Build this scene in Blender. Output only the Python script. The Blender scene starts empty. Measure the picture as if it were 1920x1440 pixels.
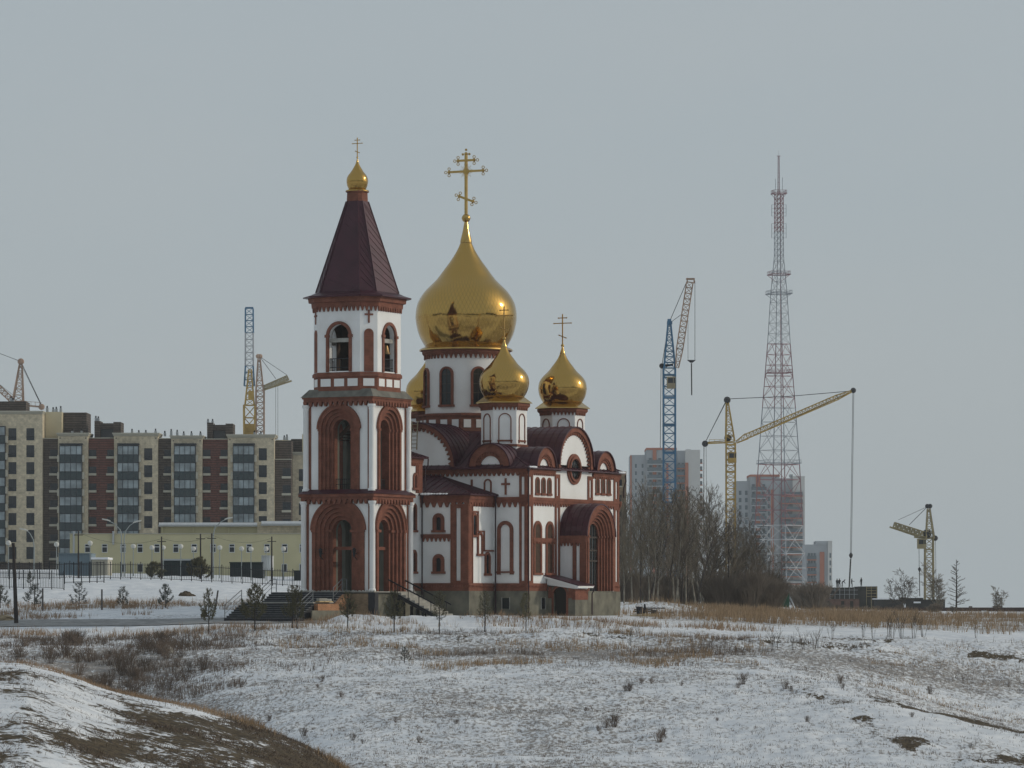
import bpy, bmesh, math, random
import numpy as np
from mathutils import Vector, Matrix
R = math.radians
SC = bpy.context.scene
COL = SC.collection
FL = 8000.0          # focal length in pixels of the 1920 px wide photograph
HY = 1140.0          # photograph row of the horizon

# ---------------------------------------------------------------- camera, sky, sun, exposure
cam_data = bpy.data.cameras.new('camera')
cam_data.sensor_width = 36.0
cam_data.lens = FL / 1920 * 36.0
cam_data.shift_y = (HY - 720) / 1920.0
cam_data.clip_start = 1.0
cam_data.clip_end = 20000.0
cam = bpy.data.objects.new('camera', cam_data)
cam.rotation_euler = (R(90), 0, 0)
COL.objects.link(cam)
SC.camera = cam

SUN_ELEV = 21.0
SUN_X, SUN_Y = 0.992, 0.10          # compass direction towards the sun (x right, y away)
world = bpy.data.worlds.new('World'); SC.world = world
world.use_nodes = True
nt = world.node_tree; nt.nodes.clear()
w_out = nt.nodes.new('ShaderNodeOutputWorld')
w_bg = nt.nodes.new('ShaderNodeBackground'); w_bg.inputs['Strength'].default_value = 0.1
w_sky = nt.nodes.new('ShaderNodeTexSky'); w_sky.sky_type = 'NISHITA'; w_sky.sun_disc = False
w_sky.sun_elevation = R(SUN_ELEV); w_sky.sun_rotation = math.atan2(SUN_X, SUN_Y)
w_sky.air_density = 1.0; w_sky.dust_density = 2.0; w_sky.ozone_density = 1.0
# a thin, almost even veil of cloud over the clear sky
w_tc = nt.nodes.new('ShaderNodeTexCoord')
w_map = nt.nodes.new('ShaderNodeMapping'); w_map.inputs['Scale'].default_value = (3, 3, 9)
w_no = nt.nodes.new('ShaderNodeTexNoise'); w_no.inputs['Scale'].default_value = 1.6; w_no.inputs['Detail'].default_value = 4
w_rmp = nt.nodes.new('ShaderNodeValToRGB')
w_rmp.color_ramp.elements[0].position = 0.3; w_rmp.color_ramp.elements[0].color = (3.86, 4.46, 4.86, 1)
w_rmp.color_ramp.elements[1].position = 0.75; w_rmp.color_ramp.elements[1].color = (4.18, 4.62, 4.90, 1)
w_mix = nt.nodes.new('ShaderNodeMix'); w_mix.data_type = 'RGBA'; w_mix.inputs[0].default_value = 0.90
nt.links.new(w_tc.outputs['Generated'], w_map.inputs['Vector'])
nt.links.new(w_map.outputs[0], w_no.inputs['Vector'])
nt.links.new(w_no.outputs[0], w_rmp.inputs[0])
nt.links.new(w_sky.outputs[0], w_mix.inputs[6]); nt.links.new(w_rmp.outputs[0], w_mix.inputs[7])
# the cloud glows towards the veiled sun
w_dot = nt.nodes.new('ShaderNodeVectorMath'); w_dot.operation = 'DOT_PRODUCT'
_sd = Vector((SUN_X, SUN_Y, math.tan(R(SUN_ELEV)))).normalized(); w_dot.inputs[1].default_value = _sd
w_nrm = nt.nodes.new('ShaderNodeVectorMath'); w_nrm.operation = 'NORMALIZE'
nt.links.new(w_tc.outputs['Generated'], w_nrm.inputs[0]); nt.links.new(w_nrm.outputs[0], w_dot.inputs[0])
w_mx = nt.nodes.new('ShaderNodeMath'); w_mx.operation = 'MAXIMUM'; w_mx.inputs[1].default_value = 0.0; nt.links.new(w_dot.outputs['Value'], w_mx.inputs[0])
w_pw = nt.nodes.new('ShaderNodeMath'); w_pw.operation = 'POWER'; w_pw.inputs[1].default_value = 14.0; nt.links.new(w_mx.outputs[0], w_pw.inputs[0])
w_glow = nt.nodes.new('ShaderNodeVectorMath'); w_glow.operation = 'SCALE'; w_glow.inputs[0].default_value = (13.0, 11.6, 9.2); nt.links.new(w_pw.outputs[0], w_glow.inputs['Scale'])
w_add = nt.nodes.new('ShaderNodeVectorMath'); w_add.operation = 'ADD'; nt.links.new(w_mix.outputs[2], w_add.inputs[0]); nt.links.new(w_glow.outputs[0], w_add.inputs[1])
nt.links.new(w_add.outputs[0], w_bg.inputs['Color']); nt.links.new(w_bg.outputs[0], w_out.inputs['Surface'])

sun_data = bpy.data.lights.new('sun', 'SUN'); sun_data.energy = 1.1; sun_data.angle = R(1.5)
sun_data.color = (1.0, 0.90, 0.74)
sun = bpy.data.objects.new('sun', sun_data); COL.objects.link(sun)
_d = Vector((SUN_X, SUN_Y, math.tan(R(SUN_ELEV)))).normalized()
sun.rotation_euler = _d.to_track_quat('Z', 'Y').to_euler()
sun.location = _d * 400
SC.view_settings.view_transform = 'Standard'; SC.view_settings.look = 'None'
SC.view_settings.exposure = 0.0; SC.view_settings.gamma = 1.0
SC.cycles.max_bounces = 6; SC.cycles.diffuse_bounces = 3; SC.cycles.glossy_bounces = 4
SC.cycles.volume_bounces = 1; SC.cycles.transparent_max_bounces = 8

# ---------------------------------------------------------------- materials
def mat(name, col, rough=0.8, metal=0.0, var=0.0, scale=1.0, var2=None, bump=0.0, spec=0.3, detail=4):
    m = bpy.data.materials.new(name); m.use_nodes = True
    t = m.node_tree; b = t.nodes['Principled BSDF']
    b.inputs['Base Color'].default_value = (*col, 1); b.inputs['Roughness'].default_value = rough
    b.inputs['Metallic'].default_value = metal; b.inputs['Specular IOR Level'].default_value = spec
    if var or var2 or bump:
        tc = t.nodes.new('ShaderNodeTexCoord')
        no = t.nodes.new('ShaderNodeTexNoise'); no.inputs['Scale'].default_value = scale; no.inputs['Detail'].default_value = detail
        t.links.new(tc.outputs['Object'], no.inputs['Vector'])
        rp = t.nodes.new('ShaderNodeValToRGB')
        c2 = var2 or tuple(min(1, c * (1 + var)) for c in col)
        c1 = col if var2 else tuple(c * (1 - var) for c in col)
        rp.color_ramp.elements[0].position = 0.32; rp.color_ramp.elements[0].color = (*c1, 1)
        rp.color_ramp.elements[1].position = 0.68; rp.color_ramp.elements[1].color = (*c2, 1)
        t.links.new(no.outputs[0], rp.inputs[0]); t.links.new(rp.outputs[0], b.inputs['Base Color'])
        if bump:
            bp = t.nodes.new('ShaderNodeBump'); bp.inputs['Strength'].default_value = bump; bp.inputs['Distance'].default_value = 0.05
            t.links.new(no.outputs[0], bp.inputs['Height']); t.links.new(bp.outputs[0], b.inputs['Normal'])
    return m

def brick_mat(name, c1, c2, mortar, w=0.25, h=0.075, bump=0.25, msize=0.012):
    """courses of brick on any upright wall: u follows the wall, v is height"""
    m = bpy.data.materials.new(name); m.use_nodes = True
    t = m.node_tree; b = t.nodes['Principled BSDF']; b.inputs['Roughness'].default_value = 0.85; b.inputs['Specular IOR Level'].default_value = 0.2
    tc = t.nodes.new('ShaderNodeTexCoord'); sp = t.nodes.new('ShaderNodeSeparateXYZ'); t.links.new(tc.outputs['Object'], sp.inputs[0])
    ad = t.nodes.new('ShaderNodeMath'); ad.operation = 'ADD'; t.links.new(sp.outputs[0], ad.inputs[0]); t.links.new(sp.outputs[1], ad.inputs[1])
    cb = t.nodes.new('ShaderNodeCombineXYZ'); t.links.new(ad.outputs[0], cb.inputs[0]); t.links.new(sp.outputs[2], cb.inputs[1])
    br = t.nodes.new('ShaderNodeTexBrick'); br.inputs['Scale'].default_value = 1.0
    br.inputs['Brick Width'].default_value = w; br.inputs['Row Height'].default_value = h; br.inputs['Mortar Size'].default_value = msize
    br.inputs['Color1'].default_value = (*c1, 1); br.inputs['Color2'].default_value = (*c2, 1); br.inputs['Mortar'].default_value = (*mortar, 1)
    t.links.new(cb.outputs[0], br.inputs['Vector'])
    no = t.nodes.new('ShaderNodeTexNoise'); no.inputs['Scale'].default_value = 1.5; no.inputs['Detail'].default_value = 8; no.inputs['Roughness'].default_value = .65
    t.links.new(tc.outputs['Object'], no.inputs['Vector'])
    mr = t.nodes.new('ShaderNodeMapRange'); mr.inputs[1].default_value = 0.3; mr.inputs[2].default_value = 0.7; mr.inputs[3].default_value = 0.68; mr.inputs[4].default_value = 1.26
    t.links.new(no.outputs[0], mr.inputs[0])
    mx = t.nodes.new('ShaderNodeMix'); mx.data_type = 'RGBA'; mx.blend_type = 'MULTIPLY'; mx.inputs[0].default_value = 1
    t.links.new(br.outputs['Color'], mx.inputs[6]); t.links.new(mr.outputs[0], mx.inputs[7]); t.links.new(mx.outputs[2], b.inputs['Base Color'])
    bp = t.nodes.new('ShaderNodeBump'); bp.inputs['Strength'].default_value = bump; bp.inputs['Distance'].default_value = 0.01
    t.links.new(br.outputs['Fac'], bp.inputs['Height']); bp.invert = True; t.links.new(bp.outputs[0], b.inputs['Normal'])
    return m

def gold_mat(name, ntiles, zs, amp=0.05, rough=0.12, col=(0.50, 0.315, 0.092)):
    """polished gilt sheet laid as diamond scales; every scale lies at a slightly different tilt"""
    m = bpy.data.materials.new(name); m.use_nodes = True
    t = m.node_tree; L = t.links; b = t.nodes['Principled BSDF']
    b.inputs['Metallic'].default_value = 1.0; b.inputs['Roughness'].default_value = rough; b.inputs['Base Color'].default_value = (*col, 1)
    def M(op, a, c=None):
        n = t.nodes.new('ShaderNodeMath'); n.operation = op
        for i, v in enumerate((a, c)):
            if v is None: continue
            if isinstance(v, (int, float)): n.inputs[i].default_value = v
            else: L.new(v, n.inputs[i])
        return n.outputs[0]
    tc = t.nodes.new('ShaderNodeTexCoord'); sp = t.nodes.new('ShaderNodeSeparateXYZ'); L.new(tc.outputs['Object'], sp.inputs[0])
    u = M('MULTIPLY', M('ARCTAN2', sp.outputs[1], sp.outputs[0]), ntiles / (2 * math.pi)); v = M('MULTIPLY', sp.outputs[2], zs)
    p = M('ADD', u, v); q = M('SUBTRACT', u, v)
    cb = t.nodes.new('ShaderNodeCombineXYZ'); L.new(M('FLOOR', p), cb.inputs[0]); L.new(M('FLOOR', q), cb.inputs[1])
    wn = t.nodes.new('ShaderNodeTexWhiteNoise'); wn.noise_dimensions = '2D'; L.new(cb.outputs[0], wn.inputs['Vector'])
    vs = t.nodes.new('ShaderNodeVectorMath'); vs.operation = 'SUBTRACT'; L.new(wn.outputs['Color'], vs.inputs[0]); vs.inputs[1].default_value = (.5, .5, .5)
    vm = t.nodes.new('ShaderNodeVectorMath'); vm.operation = 'SCALE'; L.new(vs.outputs[0], vm.inputs[0]); vm.inputs['Scale'].default_value = amp
    ge = t.nodes.new('ShaderNodeNewGeometry')
    # big gentle buckles of the sheet metal
    no = t.nodes.new('ShaderNodeTexNoise'); no.inputs['Scale'].default_value = 1.1; no.inputs['Detail'].default_value = 3; L.new(tc.outputs['Object'], no.inputs['Vector'])
    bs = t.nodes.new('ShaderNodeVectorMath'); bs.operation = 'SUBTRACT'; L.new(no.outputs['Color'], bs.inputs[0]); bs.inputs[1].default_value = (.5, .5, .5)
    bm_ = t.nodes.new('ShaderNodeVectorMath'); bm_.operation = 'SCALE'; L.new(bs.outputs[0], bm_.inputs[0]); bm_.inputs['Scale'].default_value = 0.11
    va = t.nodes.new('ShaderNodeVectorMath'); va.operation = 'ADD'; L.new(ge.outputs['Normal'], va.inputs[0]); L.new(vm.outputs[0], va.inputs[1])
    vb = t.nodes.new('ShaderNodeVectorMath'); vb.operation = 'ADD'; L.new(va.outputs[0], vb.inputs[0]); L.new(bm_.outputs[0], vb.inputs[1])
    vn = t.nodes.new('ShaderNodeVectorMath'); vn.operation = 'NORMALIZE'; L.new(vb.outputs[0], vn.inputs[0]); L.new(vn.outputs[0], b.inputs['Normal'])
    e = M('MINIMUM', M('MINIMUM', M('FRACT', p), M('FRACT', q)), M('MINIMUM', M('SUBTRACT', 1, M('FRACT', p)), M('SUBTRACT', 1, M('FRACT', q))))
    mr = t.nodes.new('ShaderNodeMapRange'); mr.inputs[1].default_value = 0.02; mr.inputs[2].default_value = 0.09; mr.inputs[3].default_value = 0.76; mr.inputs[4].default_value = 1.0; L.new(e, mr.inputs[0])
    mx = t.nodes.new('ShaderNodeMix'); mx.data_type = 'RGBA'; mx.blend_type = 'MULTIPLY'; mx.inputs[0].default_value = 1; mx.inputs[6].default_value = (*col, 1)
    L.new(mr.outputs[0], mx.inputs[7]); L.new(mx.outputs[2], b.inputs['Base Color'])
    return m

M_ = {}
M_['white'] = mat('white_plaster', (0.83, 0.835, 0.83), 0.9, var2=(0.76, 0.755, 0.74), scale=0.7, bump=0.06, detail=8)
M_['brick'] = brick_mat('red_brick', (0.230, 0.080, 0.048), (0.180, 0.060, 0.038), (0.20, 0.10, 0.075))
M_['orange_brick'] = brick_mat('orange_brick', (0.42, 0.17, 0.07), (0.33, 0.14, 0.06), (0.36, 0.26, 0.18))
M_['tan_brick'] = brick_mat('tan_brick', (0.30, 0.215, 0.135), (0.23, 0.16, 0.10), (0.22, 0.17, 0.12))
M_['plinth'] = mat('plinth_render', (0.105, 0.102, 0.084), 0.95, var2=(0.215, 0.205, 0.160), scale=1.0, bump=0.3, detail=8)
M_['granite'] = mat('dark_granite', (0.025, 0.026, 0.032), 0.45, var=0.3, scale=4)
M_['roof'] = mat('burgundy_sheet', (0.054, 0.012, 0.022), 0.42, metal=0.25, var=0.18, scale=0.8, spec=0.5)
M_['roof_grey'] = mat('mortar_skirt', (0.16, 0.155, 0.135), 0.95, var=0.3, scale=1.5, bump=0.3)
M_['gold_big'] = gold_mat('gilt_scales_large', 76, 1.55, 0.034)
M_['gold_small'] = gold_mat('gilt_scales_small', 46, 2.4, 0.045)
M_['gold_tiny'] = gold_mat('gilt_scales_tiny', 26, 3.4, 0.04)
M_['gold'] = mat('gilt_sheet', (0.50, 0.33, 0.11), 0.2, metal=1.0, var=0.1, scale=2)
M_['bronze'] = mat('gilt_cross', (0.46, 0.28, 0.085), 0.35, metal=0.8)
M_['glass'] = mat('dark_glass', (0.020, 0.026, 0.030), 0.08, spec=0.6)
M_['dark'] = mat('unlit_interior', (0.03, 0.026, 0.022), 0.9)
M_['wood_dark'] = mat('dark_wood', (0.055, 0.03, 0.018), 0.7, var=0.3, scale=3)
M_['bar'] = mat('window_bar', (0.05, 0.04, 0.035), 0.6)
M_['pipe'] = mat('downpipe_paint', (0.035, 0.014, 0.020), 0.45)
M_['iron'] = mat('black_iron', (0.02, 0.02, 0.024), 0.6)
M_['steel'] = mat('grey_steel', (0.20, 0.21, 0.22), 0.45, metal=0.6)
M_['concrete'] = mat('concrete', (0.33, 0.32, 0.29), 0.9, var=0.2, scale=2, bump=0.2)
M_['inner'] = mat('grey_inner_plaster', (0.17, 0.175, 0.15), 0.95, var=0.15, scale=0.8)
M_['snow'] = mat('snow_cap', (0.80, 0.81, 0.83), 0.6, var=0.05, scale=2, bump=0.3)
M_['board'] = mat('fresh_board', (0.52, 0.38, 0.19), 0.8, var=0.25, scale=4)

# ---------------------------------------------------------------- mesh builder and object tags
class MB:
    def __init__(s): s.v = []; s.f = []; s.m = []; s.mi = 0
    def poly(s, pts):
        i = len(s.v); s.v += [tuple(p) for p in pts]; s.f.append(tuple(range(i, i + len(pts)))); s.m.append(s.mi)
    def mesh(s, vs, fs):
        i = len(s.v); s.v += [tuple(p) for p in vs]
        for f in fs: s.f.append(tuple(i + k for k in f)); s.m.append(s.mi)
    def hexa(s, p):       # p: 4 bottom, 4 top
        s.mesh(p, [(3, 2, 1, 0), (4, 5, 6, 7), (0, 1, 5, 4), (1, 2, 6, 5), (2, 3, 7, 6), (3, 0, 4, 7)])
    def box(s, x0, x1, y0, y1, z0, z1):
        s.hexa([(x0, y0, z0), (x1, y0, z0), (x1, y1, z0), (x0, y1, z0), (x0, y0, z1), (x1, y0, z1), (x1, y1, z1), (x0, y1, z1)])
    def prism(s, pts, off):
        n = len(pts); a = [Vector(p) for p in pts]; o = Vector(off); b = [p + o for p in a]
        s.mesh(a + b, [tuple(range(n))[::-1], tuple(range(n, 2 * n))] + [(i, (i + 1) % n, n + (i + 1) % n, n + i) for i in range(n)])
    def bar(s, p, q, w, h=None, up=(0, 0, 1)):
        p = Vector(p); q = Vector(q); d = q - p
        if d.length < 1e-6: return
        d.normalize(); u = Vector(up)
        if abs(d.dot(u)) > .95: u = Vector((1, 0, 0)) if abs(d.x) < .9 else Vector((0, 1, 0))
        a = d.cross(u).normalized(); b = a.cross(d).normalized(); a = a * (w / 2); b = b * ((h or w) / 2)
        s.hexa([p - a - b, p + a - b, p + a + b, p - a + b, q - a - b, q + a - b, q + a + b, q - a + b])
    def tube(s, pts, rad, n=6, cap=True):
        pts = [Vector(p) for p in pts]
        if isinstance(rad, (int, float)): rad = [rad] * len(pts)
        i0 = len(s.v); ref = None
        for k, p in enumerate(pts):
            d = (pts[min(k + 1, len(pts) - 1)] - pts[max(k - 1, 0)]).normalized()
            if ref is None: ref = Vector((1, 0, 0)) if abs(d.x) < .8 else Vector((0, 1, 0))
            a = d.cross(ref).normalized(); b = d.cross(a).normalized(); ref = b.cross(d) if False else ref
            for j in range(n):
                t = 2 * math.pi * j / n; s.v.append(tuple(p + (a * math.cos(t) + b * math.sin(t)) * rad[k]))
        for k in range(len(pts) - 1):
            for j in range(n):
                s.f.append((i0 + k * n + j, i0 + k * n + (j + 1) % n, i0 + (k + 1) * n + (j + 1) % n, i0 + (k + 1) * n + j)); s.m.append(s.mi)
        if cap:
            s.f.append(tuple(i0 + j for j in range(n))[::-1]); s.m.append(s.mi)
            s.f.append(tuple(i0 + (len(pts) - 1) * n + j for j in range(n))); s.m.append(s.mi)
    def lathe(s, prof, n=32, c=(0, 0), ph=0.0, sx=1, sy=1):
        i0 = len(s.v)
        for r, z in prof:
            for j in range(n):
                t = ph + 2 * math.pi * j / n; s.v.append((c[0] + r * math.cos(t) * sx, c[1] + r * math.sin(t) * sy, z))
        for k in range(len(prof) - 1):
            for j in range(n):
                s.f.append((i0 + k * n + j, i0 + k * n + (j + 1) % n, i0 + (k + 1) * n + (j + 1) % n, i0 + (k + 1) * n + j)); s.m.append(s.mi)
        s.f.append(tuple(i0 + j for j in range(n))[::-1]); s.m.append(s.mi)
        s.f.append(tuple(i0 + (len(prof) - 1) * n + j for j in range(n))); s.m.append(s.mi)
    def loft(s, rings):   # closed rings of equal count, capped
        n = len(rings[0]); i0 = len(s.v)
        for r in rings: s.v += [tuple(p) for p in r]
        for k in range(len(rings) - 1):
            for j in range(n):
                s.f.append((i0 + k * n + j, i0 + k * n + (j + 1) % n, i0 + (k + 1) * n + (j + 1) % n, i0 + (k + 1) * n + j)); s.m.append(s.mi)
        s.f.append(tuple(i0 + j for j in range(n))[::-1]); s.m.append(s.mi)
        s.f.append(tuple(i0 + (len(rings) - 1) * n + j for j in range(n))); s.m.append(s.mi)
    def ball(s, c, r, n=10, m=6, sz=1.0):
        s.lathe([(max(r * math.sin(math.pi * k / m), 1e-4), c[2] - r * sz * math.cos(math.pi * k / m)) for k in range(m + 1)], n, (c[0], c[1]))
    def build(s, name, mats, parent=None, loc=None, smooth=False, angle=None):
        me = bpy.data.meshes.new(name); me.from_pydata(s.v, [], s.f)
        if not isinstance(mats, (list, tuple)): mats = [mats]
        for m in mats: me.materials.append(M_[m] if isinstance(m, str) else m)
        if len(mats) > 1: me.polygons.foreach_set('material_index', s.m)
        if smooth: me.polygons.foreach_set('use_smooth', [True] * len(me.polygons))
        me.update()
        bm = bmesh.new(); bm.from_mesh(me); bmesh.ops.recalc_face_normals(bm, faces=bm.faces); bm.to_mesh(me); bm.free()
        if smooth and angle: me.set_sharp_from_angle(angle=R(angle))
        return add(name, me, parent, loc)
def add(name, me, parent=None, loc=None):
    o = bpy.data.objects.new(name, me); COL.objects.link(o)
    if parent is not None: o.parent = parent
    if loc is not None: o.location = loc
    return o
def tag(o, label, cat, group=None, kind=None):
    if label: o['label'] = label
    if cat: o['category'] = cat
    if group: o['group'] = group
    if kind: o['kind'] = kind
    return o
def thing(name, label, cat, loc=(0, 0, 0), rz=0.0, group=None):
    o = bpy.data.objects.new(name, None); COL.objects.link(o); o.location = loc; o.rotation_euler = (0, 0, rz); o.empty_display_size = 0.5
    return tag(o, label, cat, group)
def dup(root, loc, rz=0.0, sc=1.0, label=None, group=None):
    r = root.copy(); COL.objects.link(r); r.location = loc; r.rotation_euler = (0, 0, rz); r.scale = (sc, sc, sc) if not isinstance(sc, tuple) else sc
    if label: r['label'] = label
    if group: r['group'] = group
    for ch in root.children:
        c = ch.copy(); COL.objects.link(c); c.parent = r
        for g in ch.children:
            d = g.copy(); COL.objects.link(d); d.parent = c
    return r
def P(px, py, Y): return Vector(((px - 960) / FL * Y, Y, (HY - py) / FL * Y))

# ---------------------------------------------------------------- wall helpers: a face maps (u along, height, out) to a point
def fbox(m, f, u0, u1, z0, z1, d0, d1):
    m.hexa([f(u0, z0, d0), f(u1, z0, d0), f(u1, z0, d1), f(u0, z0, d1), f(u0, z1, d0), f(u1, z1, d0), f(u1, z1, d1), f(u0, z1, d1)])
def arc(uc, zs, r, n=18): return [(uc - r * math.cos(math.pi * k / n), zs + r * math.sin(math.pi * k / n)) for k in range(n + 1)]
def arch_ring(m, f, uc, zs, ro, ri, zb, d0, d1, n=18):
    o = [(uc - ro, zb)] + arc(uc, zs, ro, n) + [(uc + ro, zb)]; i = [(uc - ri, zb)] + arc(uc, zs, ri, n) + [(uc + ri, zb)]
    if zb is None: o = o[1:-1]; i = i[1:-1]
    for k in range(len(o) - 1):
        m.hexa([f(*o[k], d0), f(*o[k + 1], d0), f(*i[k + 1], d0), f(*i[k], d0), f(*o[k], d1), f(*o[k + 1], d1), f(*i[k + 1], d1), f(*i[k], d1)])
def arch_fill(m, f, uc, zs, r, zb, d0, d1, n=18):
    pts = ([(uc - r, zb)] if zb is not None and zb < zs else []) + arc(uc, zs, r, n) + ([(uc + r, zb)] if zb is not None and zb < zs else [])
    a = [f(u, z, d0) for u, z in pts]; b = [f(u, z, d1) for u, z in pts]; k = len(pts)
    m.mesh(a + b, [tuple(range(k))[::-1], tuple(range(k, 2 * k))] + [(i, (i + 1) % k, k + (i + 1) % k, k + i) for i in range(k)])
def wall_hole(m, f, u0, u1, z0, z1, uc, zs, r, zb, d0, d1, n=18):
    if uc - r > u0: fbox(m, f, u0, uc - r, z0, z1, d0, d1)
    if u1 > uc + r: fbox(m, f, uc + r, u1, z0, z1, d0, d1)
    if zb > z0: fbox(m, f, uc - r, uc + r, z0, zb, d0, d1)
    a = arc(uc, zs, r, n)
    for k in range(n):
        (ua, za), (ub, zc) = a[k], a[k + 1]
        m.hexa([f(ua, za, d0), f(ub, zc, d0), f(ub, zc, d1), f(ua, za, d1), f(ua, z1, d0), f(ub, z1, d0), f(ub, z1, d1), f(ua, z1, d1)])
def teeth(m, f, u0, u1, zt, h, pitch, d0, d1, fill=0.74):
    n = max(1, round(abs(u1 - u0) / pitch)); w = (u1 - u0) / n
    for k in range(n):
        a = u0 + w * (k + .5 - fill / 2); b = u0 + w * (k + .5 + fill / 2); c = (a + b) / 2; q = (b - a) * .16
        m.prism([f(a, zt, d0), f(b, zt, d0), f(c + q, zt - h, d0), f(c - q, zt - h, d0)], Vector(f(a, zt, d1)) - Vector(f(a, zt, d0)))
def arc_teeth(m, f, uc, zs, r, h, n, d0, d1, a0=0.04, a1=0.96):
    for k in range(n):
        t0 = math.pi * (a0 + (a1 - a0) * (k + .08) / n); t1 = math.pi * (a0 + (a1 - a0) * (k + .92) / n); tm = (t0 + t1) / 2; e = (t1 - t0) * .12
        pt = lambda t, rr: (uc - rr * math.cos(t), zs + rr * math.sin(t))
        q = [pt(t0, r), pt(t1, r), pt(tm + e, r - h), pt(tm - e, r - h)]
        m.prism([f(*x, d0) for x in q], Vector(f(0, 0, d1)) - Vector(f(0, 0, d0)))
def fcross(m, f, uc, zc, hw, up, dn, w, d0, d1):
    fbox(m, f, uc - w / 2, uc + w / 2, zc - dn, zc + up, d0, d1)
    fbox(m, f, uc - hw, uc - w / 2, zc - w / 2, zc + w / 2, d0, d1); fbox(m, f, uc + w / 2, uc + hw, zc - w / 2, zc + w / 2, d0, d1)

# ================================================================ terrain
def vnoise(x, y, seed=0):
    xi = np.floor(x).astype(np.int64); yi = np.floor(y).astype(np.int64); fx = x - xi; fy = y - yi
    fx = fx * fx * (3 - 2 * fx); fy = fy * fy * (3 - 2 * fy)
    def h(a, b):
        n = (a * 374761393 + b * 668265263 + seed * 974711) & 0x7fffffff
        n = ((n ^ (n >> 13)) * 1274126177) & 0x7fffffff
        return ((n ^ (n >> 16)) & 0xffff) / 65535.0
    return (h(xi, yi) * (1 - fx) + h(xi + 1, yi) * fx) * (1 - fy) + (h(xi, yi + 1) * (1 - fx) + h(xi + 1, yi + 1) * fx) * fy
def fbm(x, y, oct=4, seed=0, gain=.5):
    s = 0; a = 1; t = 0
    for k in range(oct):
        s = s + a * vnoise(x * 2 ** k + 17.3 * k, y * 2 ** k - 9.1 * k, seed + k); t += a; a *= gain
    return s / t
# profiles of the land: for bearings (named by photo column) a list of distance -> row pairs fixes the height
T_YK = [150, 190, 215, 235, 250, 265, 280, 292, 305, 316, 330, 360, 400, 450, 520, 600, 760, 1000, 1700, 6000]
T_PROF = {
    -3200: [1600, 1700, 1520, 1400, 1330, 1270, 1225, 1200, 1185, 1171, 1150, 1118, 1088, 1080, 1079, 1078, 1066, 1070, 1080, 1120],
    0:    [1640, 1720, 1560, 1420, 1345, 1275, 1226, 1203, 1188, 1174, 1153, 1118, 1090, 1081, 1079, 1079, 1066, 1070, 1080, 1120],
    130:  [1640, 1720, 1600, 1470, 1390, 1305, 1236, 1205, 1186, 1170, 1149, 1116, 1088, 1081, 1079, 1079, 1066, 1070, 1080, 1120],
    260:  [1640, 1720, 1600, 1470, 1390, 1305, 1238, 1205, 1184, 1166, 1145, 1114, 1087, 1081, 1079, 1079, 1066, 1070, 1080, 1120],
    400:  [1640, 1690, 1520, 1400, 1320, 1262, 1226, 1201, 1169, 1157, 1143, 1112, 1090, 1083, 1081, 1080, 1070, 1075, 1085, 1120],
    640:  [1640, 1561, 1440, 1345, 1288, 1250, 1222, 1198, 1167, 1155, 1151, 1130, 1105, 1095, 1090, 1085, 1080, 1085, 1095, 1120],
    960:  [1640, 1561, 1440, 1345, 1285, 1248, 1220, 1199, 1173, 1155, 1151, 1146, 1138, 1128, 1122, 1120, 1120, 1122, 1125, 1130],
    1200: [1640, 1561, 1440, 1345, 1285, 1248, 1220, 1200, 1181, 1160, 1153, 1147, 1132, 1124, 1122, 1122, 1124, 1126, 1128, 1132],
    1440: [1640, 1561, 1440, 1340, 1282, 1245, 1218, 1202, 1186, 1172, 1164, 1157, 1150, 1146, 1142, 1140, 1138, 1138, 1136, 1138],
    1640: [1640, 1561, 1440, 1322, 1292, 1282, 1238, 1207, 1188, 1178, 1170, 1162, 1156, 1152, 1149, 1147, 1145, 1143, 1141, 1140],
    1800: [1640, 1561, 1440, 1348, 1350, 1322, 1262, 1213, 1192, 1182, 1174, 1166, 1159, 1155, 1152, 1149, 1146, 1144, 1142, 1140],
    1920: [1640, 1540, 1440, 1372, 1385, 1340, 1282, 1220, 1196, 1185, 1177, 1168, 1161, 1157, 1153, 1150, 1147, 1144, 1142, 1140],
    2300: [1640, 1540, 1470, 1440, 1420, 1370, 1300, 1230, 1200, 1188, 1179, 1170, 1162, 1158, 1154, 1150, 1147, 1144, 1142, 1140],
    5200: [1640, 1540, 1470, 1440, 1420, 1370, 1300, 1230, 1200, 1188, 1179, 1170, 1162, 1158, 1154, 1150, 1147, 1144, 1142, 1140]}
CRX = [-3200, -1200, -300, 0, 50, 120, 175, 225, 300, 362, 475, 530, 580, 640, 720, 900, 1200, 2000, 5200]
CRY = [1000, 1120, 1215, 1242, 1244, 1264, 1285, 1301, 1318, 1329, 1361, 1380, 1400, 1440, 1500, 1600, 1680, 1800, 1900]
N_YK = [15, 45, 60, 75, 88, 95, 104]; N_DY = [None, 330, 195, 78, 13, 0, 16]
_px = np.concatenate([np.arange(-3200, -400, 80), np.arange(-400, 2320, 4.0), np.arange(2320, 5201, 80)])
_yy = np.concatenate([np.arange(15, 110, 0.8), np.arange(110, 200, 4.0), np.arange(200, 345, .55), np.arange(345, 560, 2.5), np.arange(560, 1000, 20), np.geomspace(1000, 6000, 30)])
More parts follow.
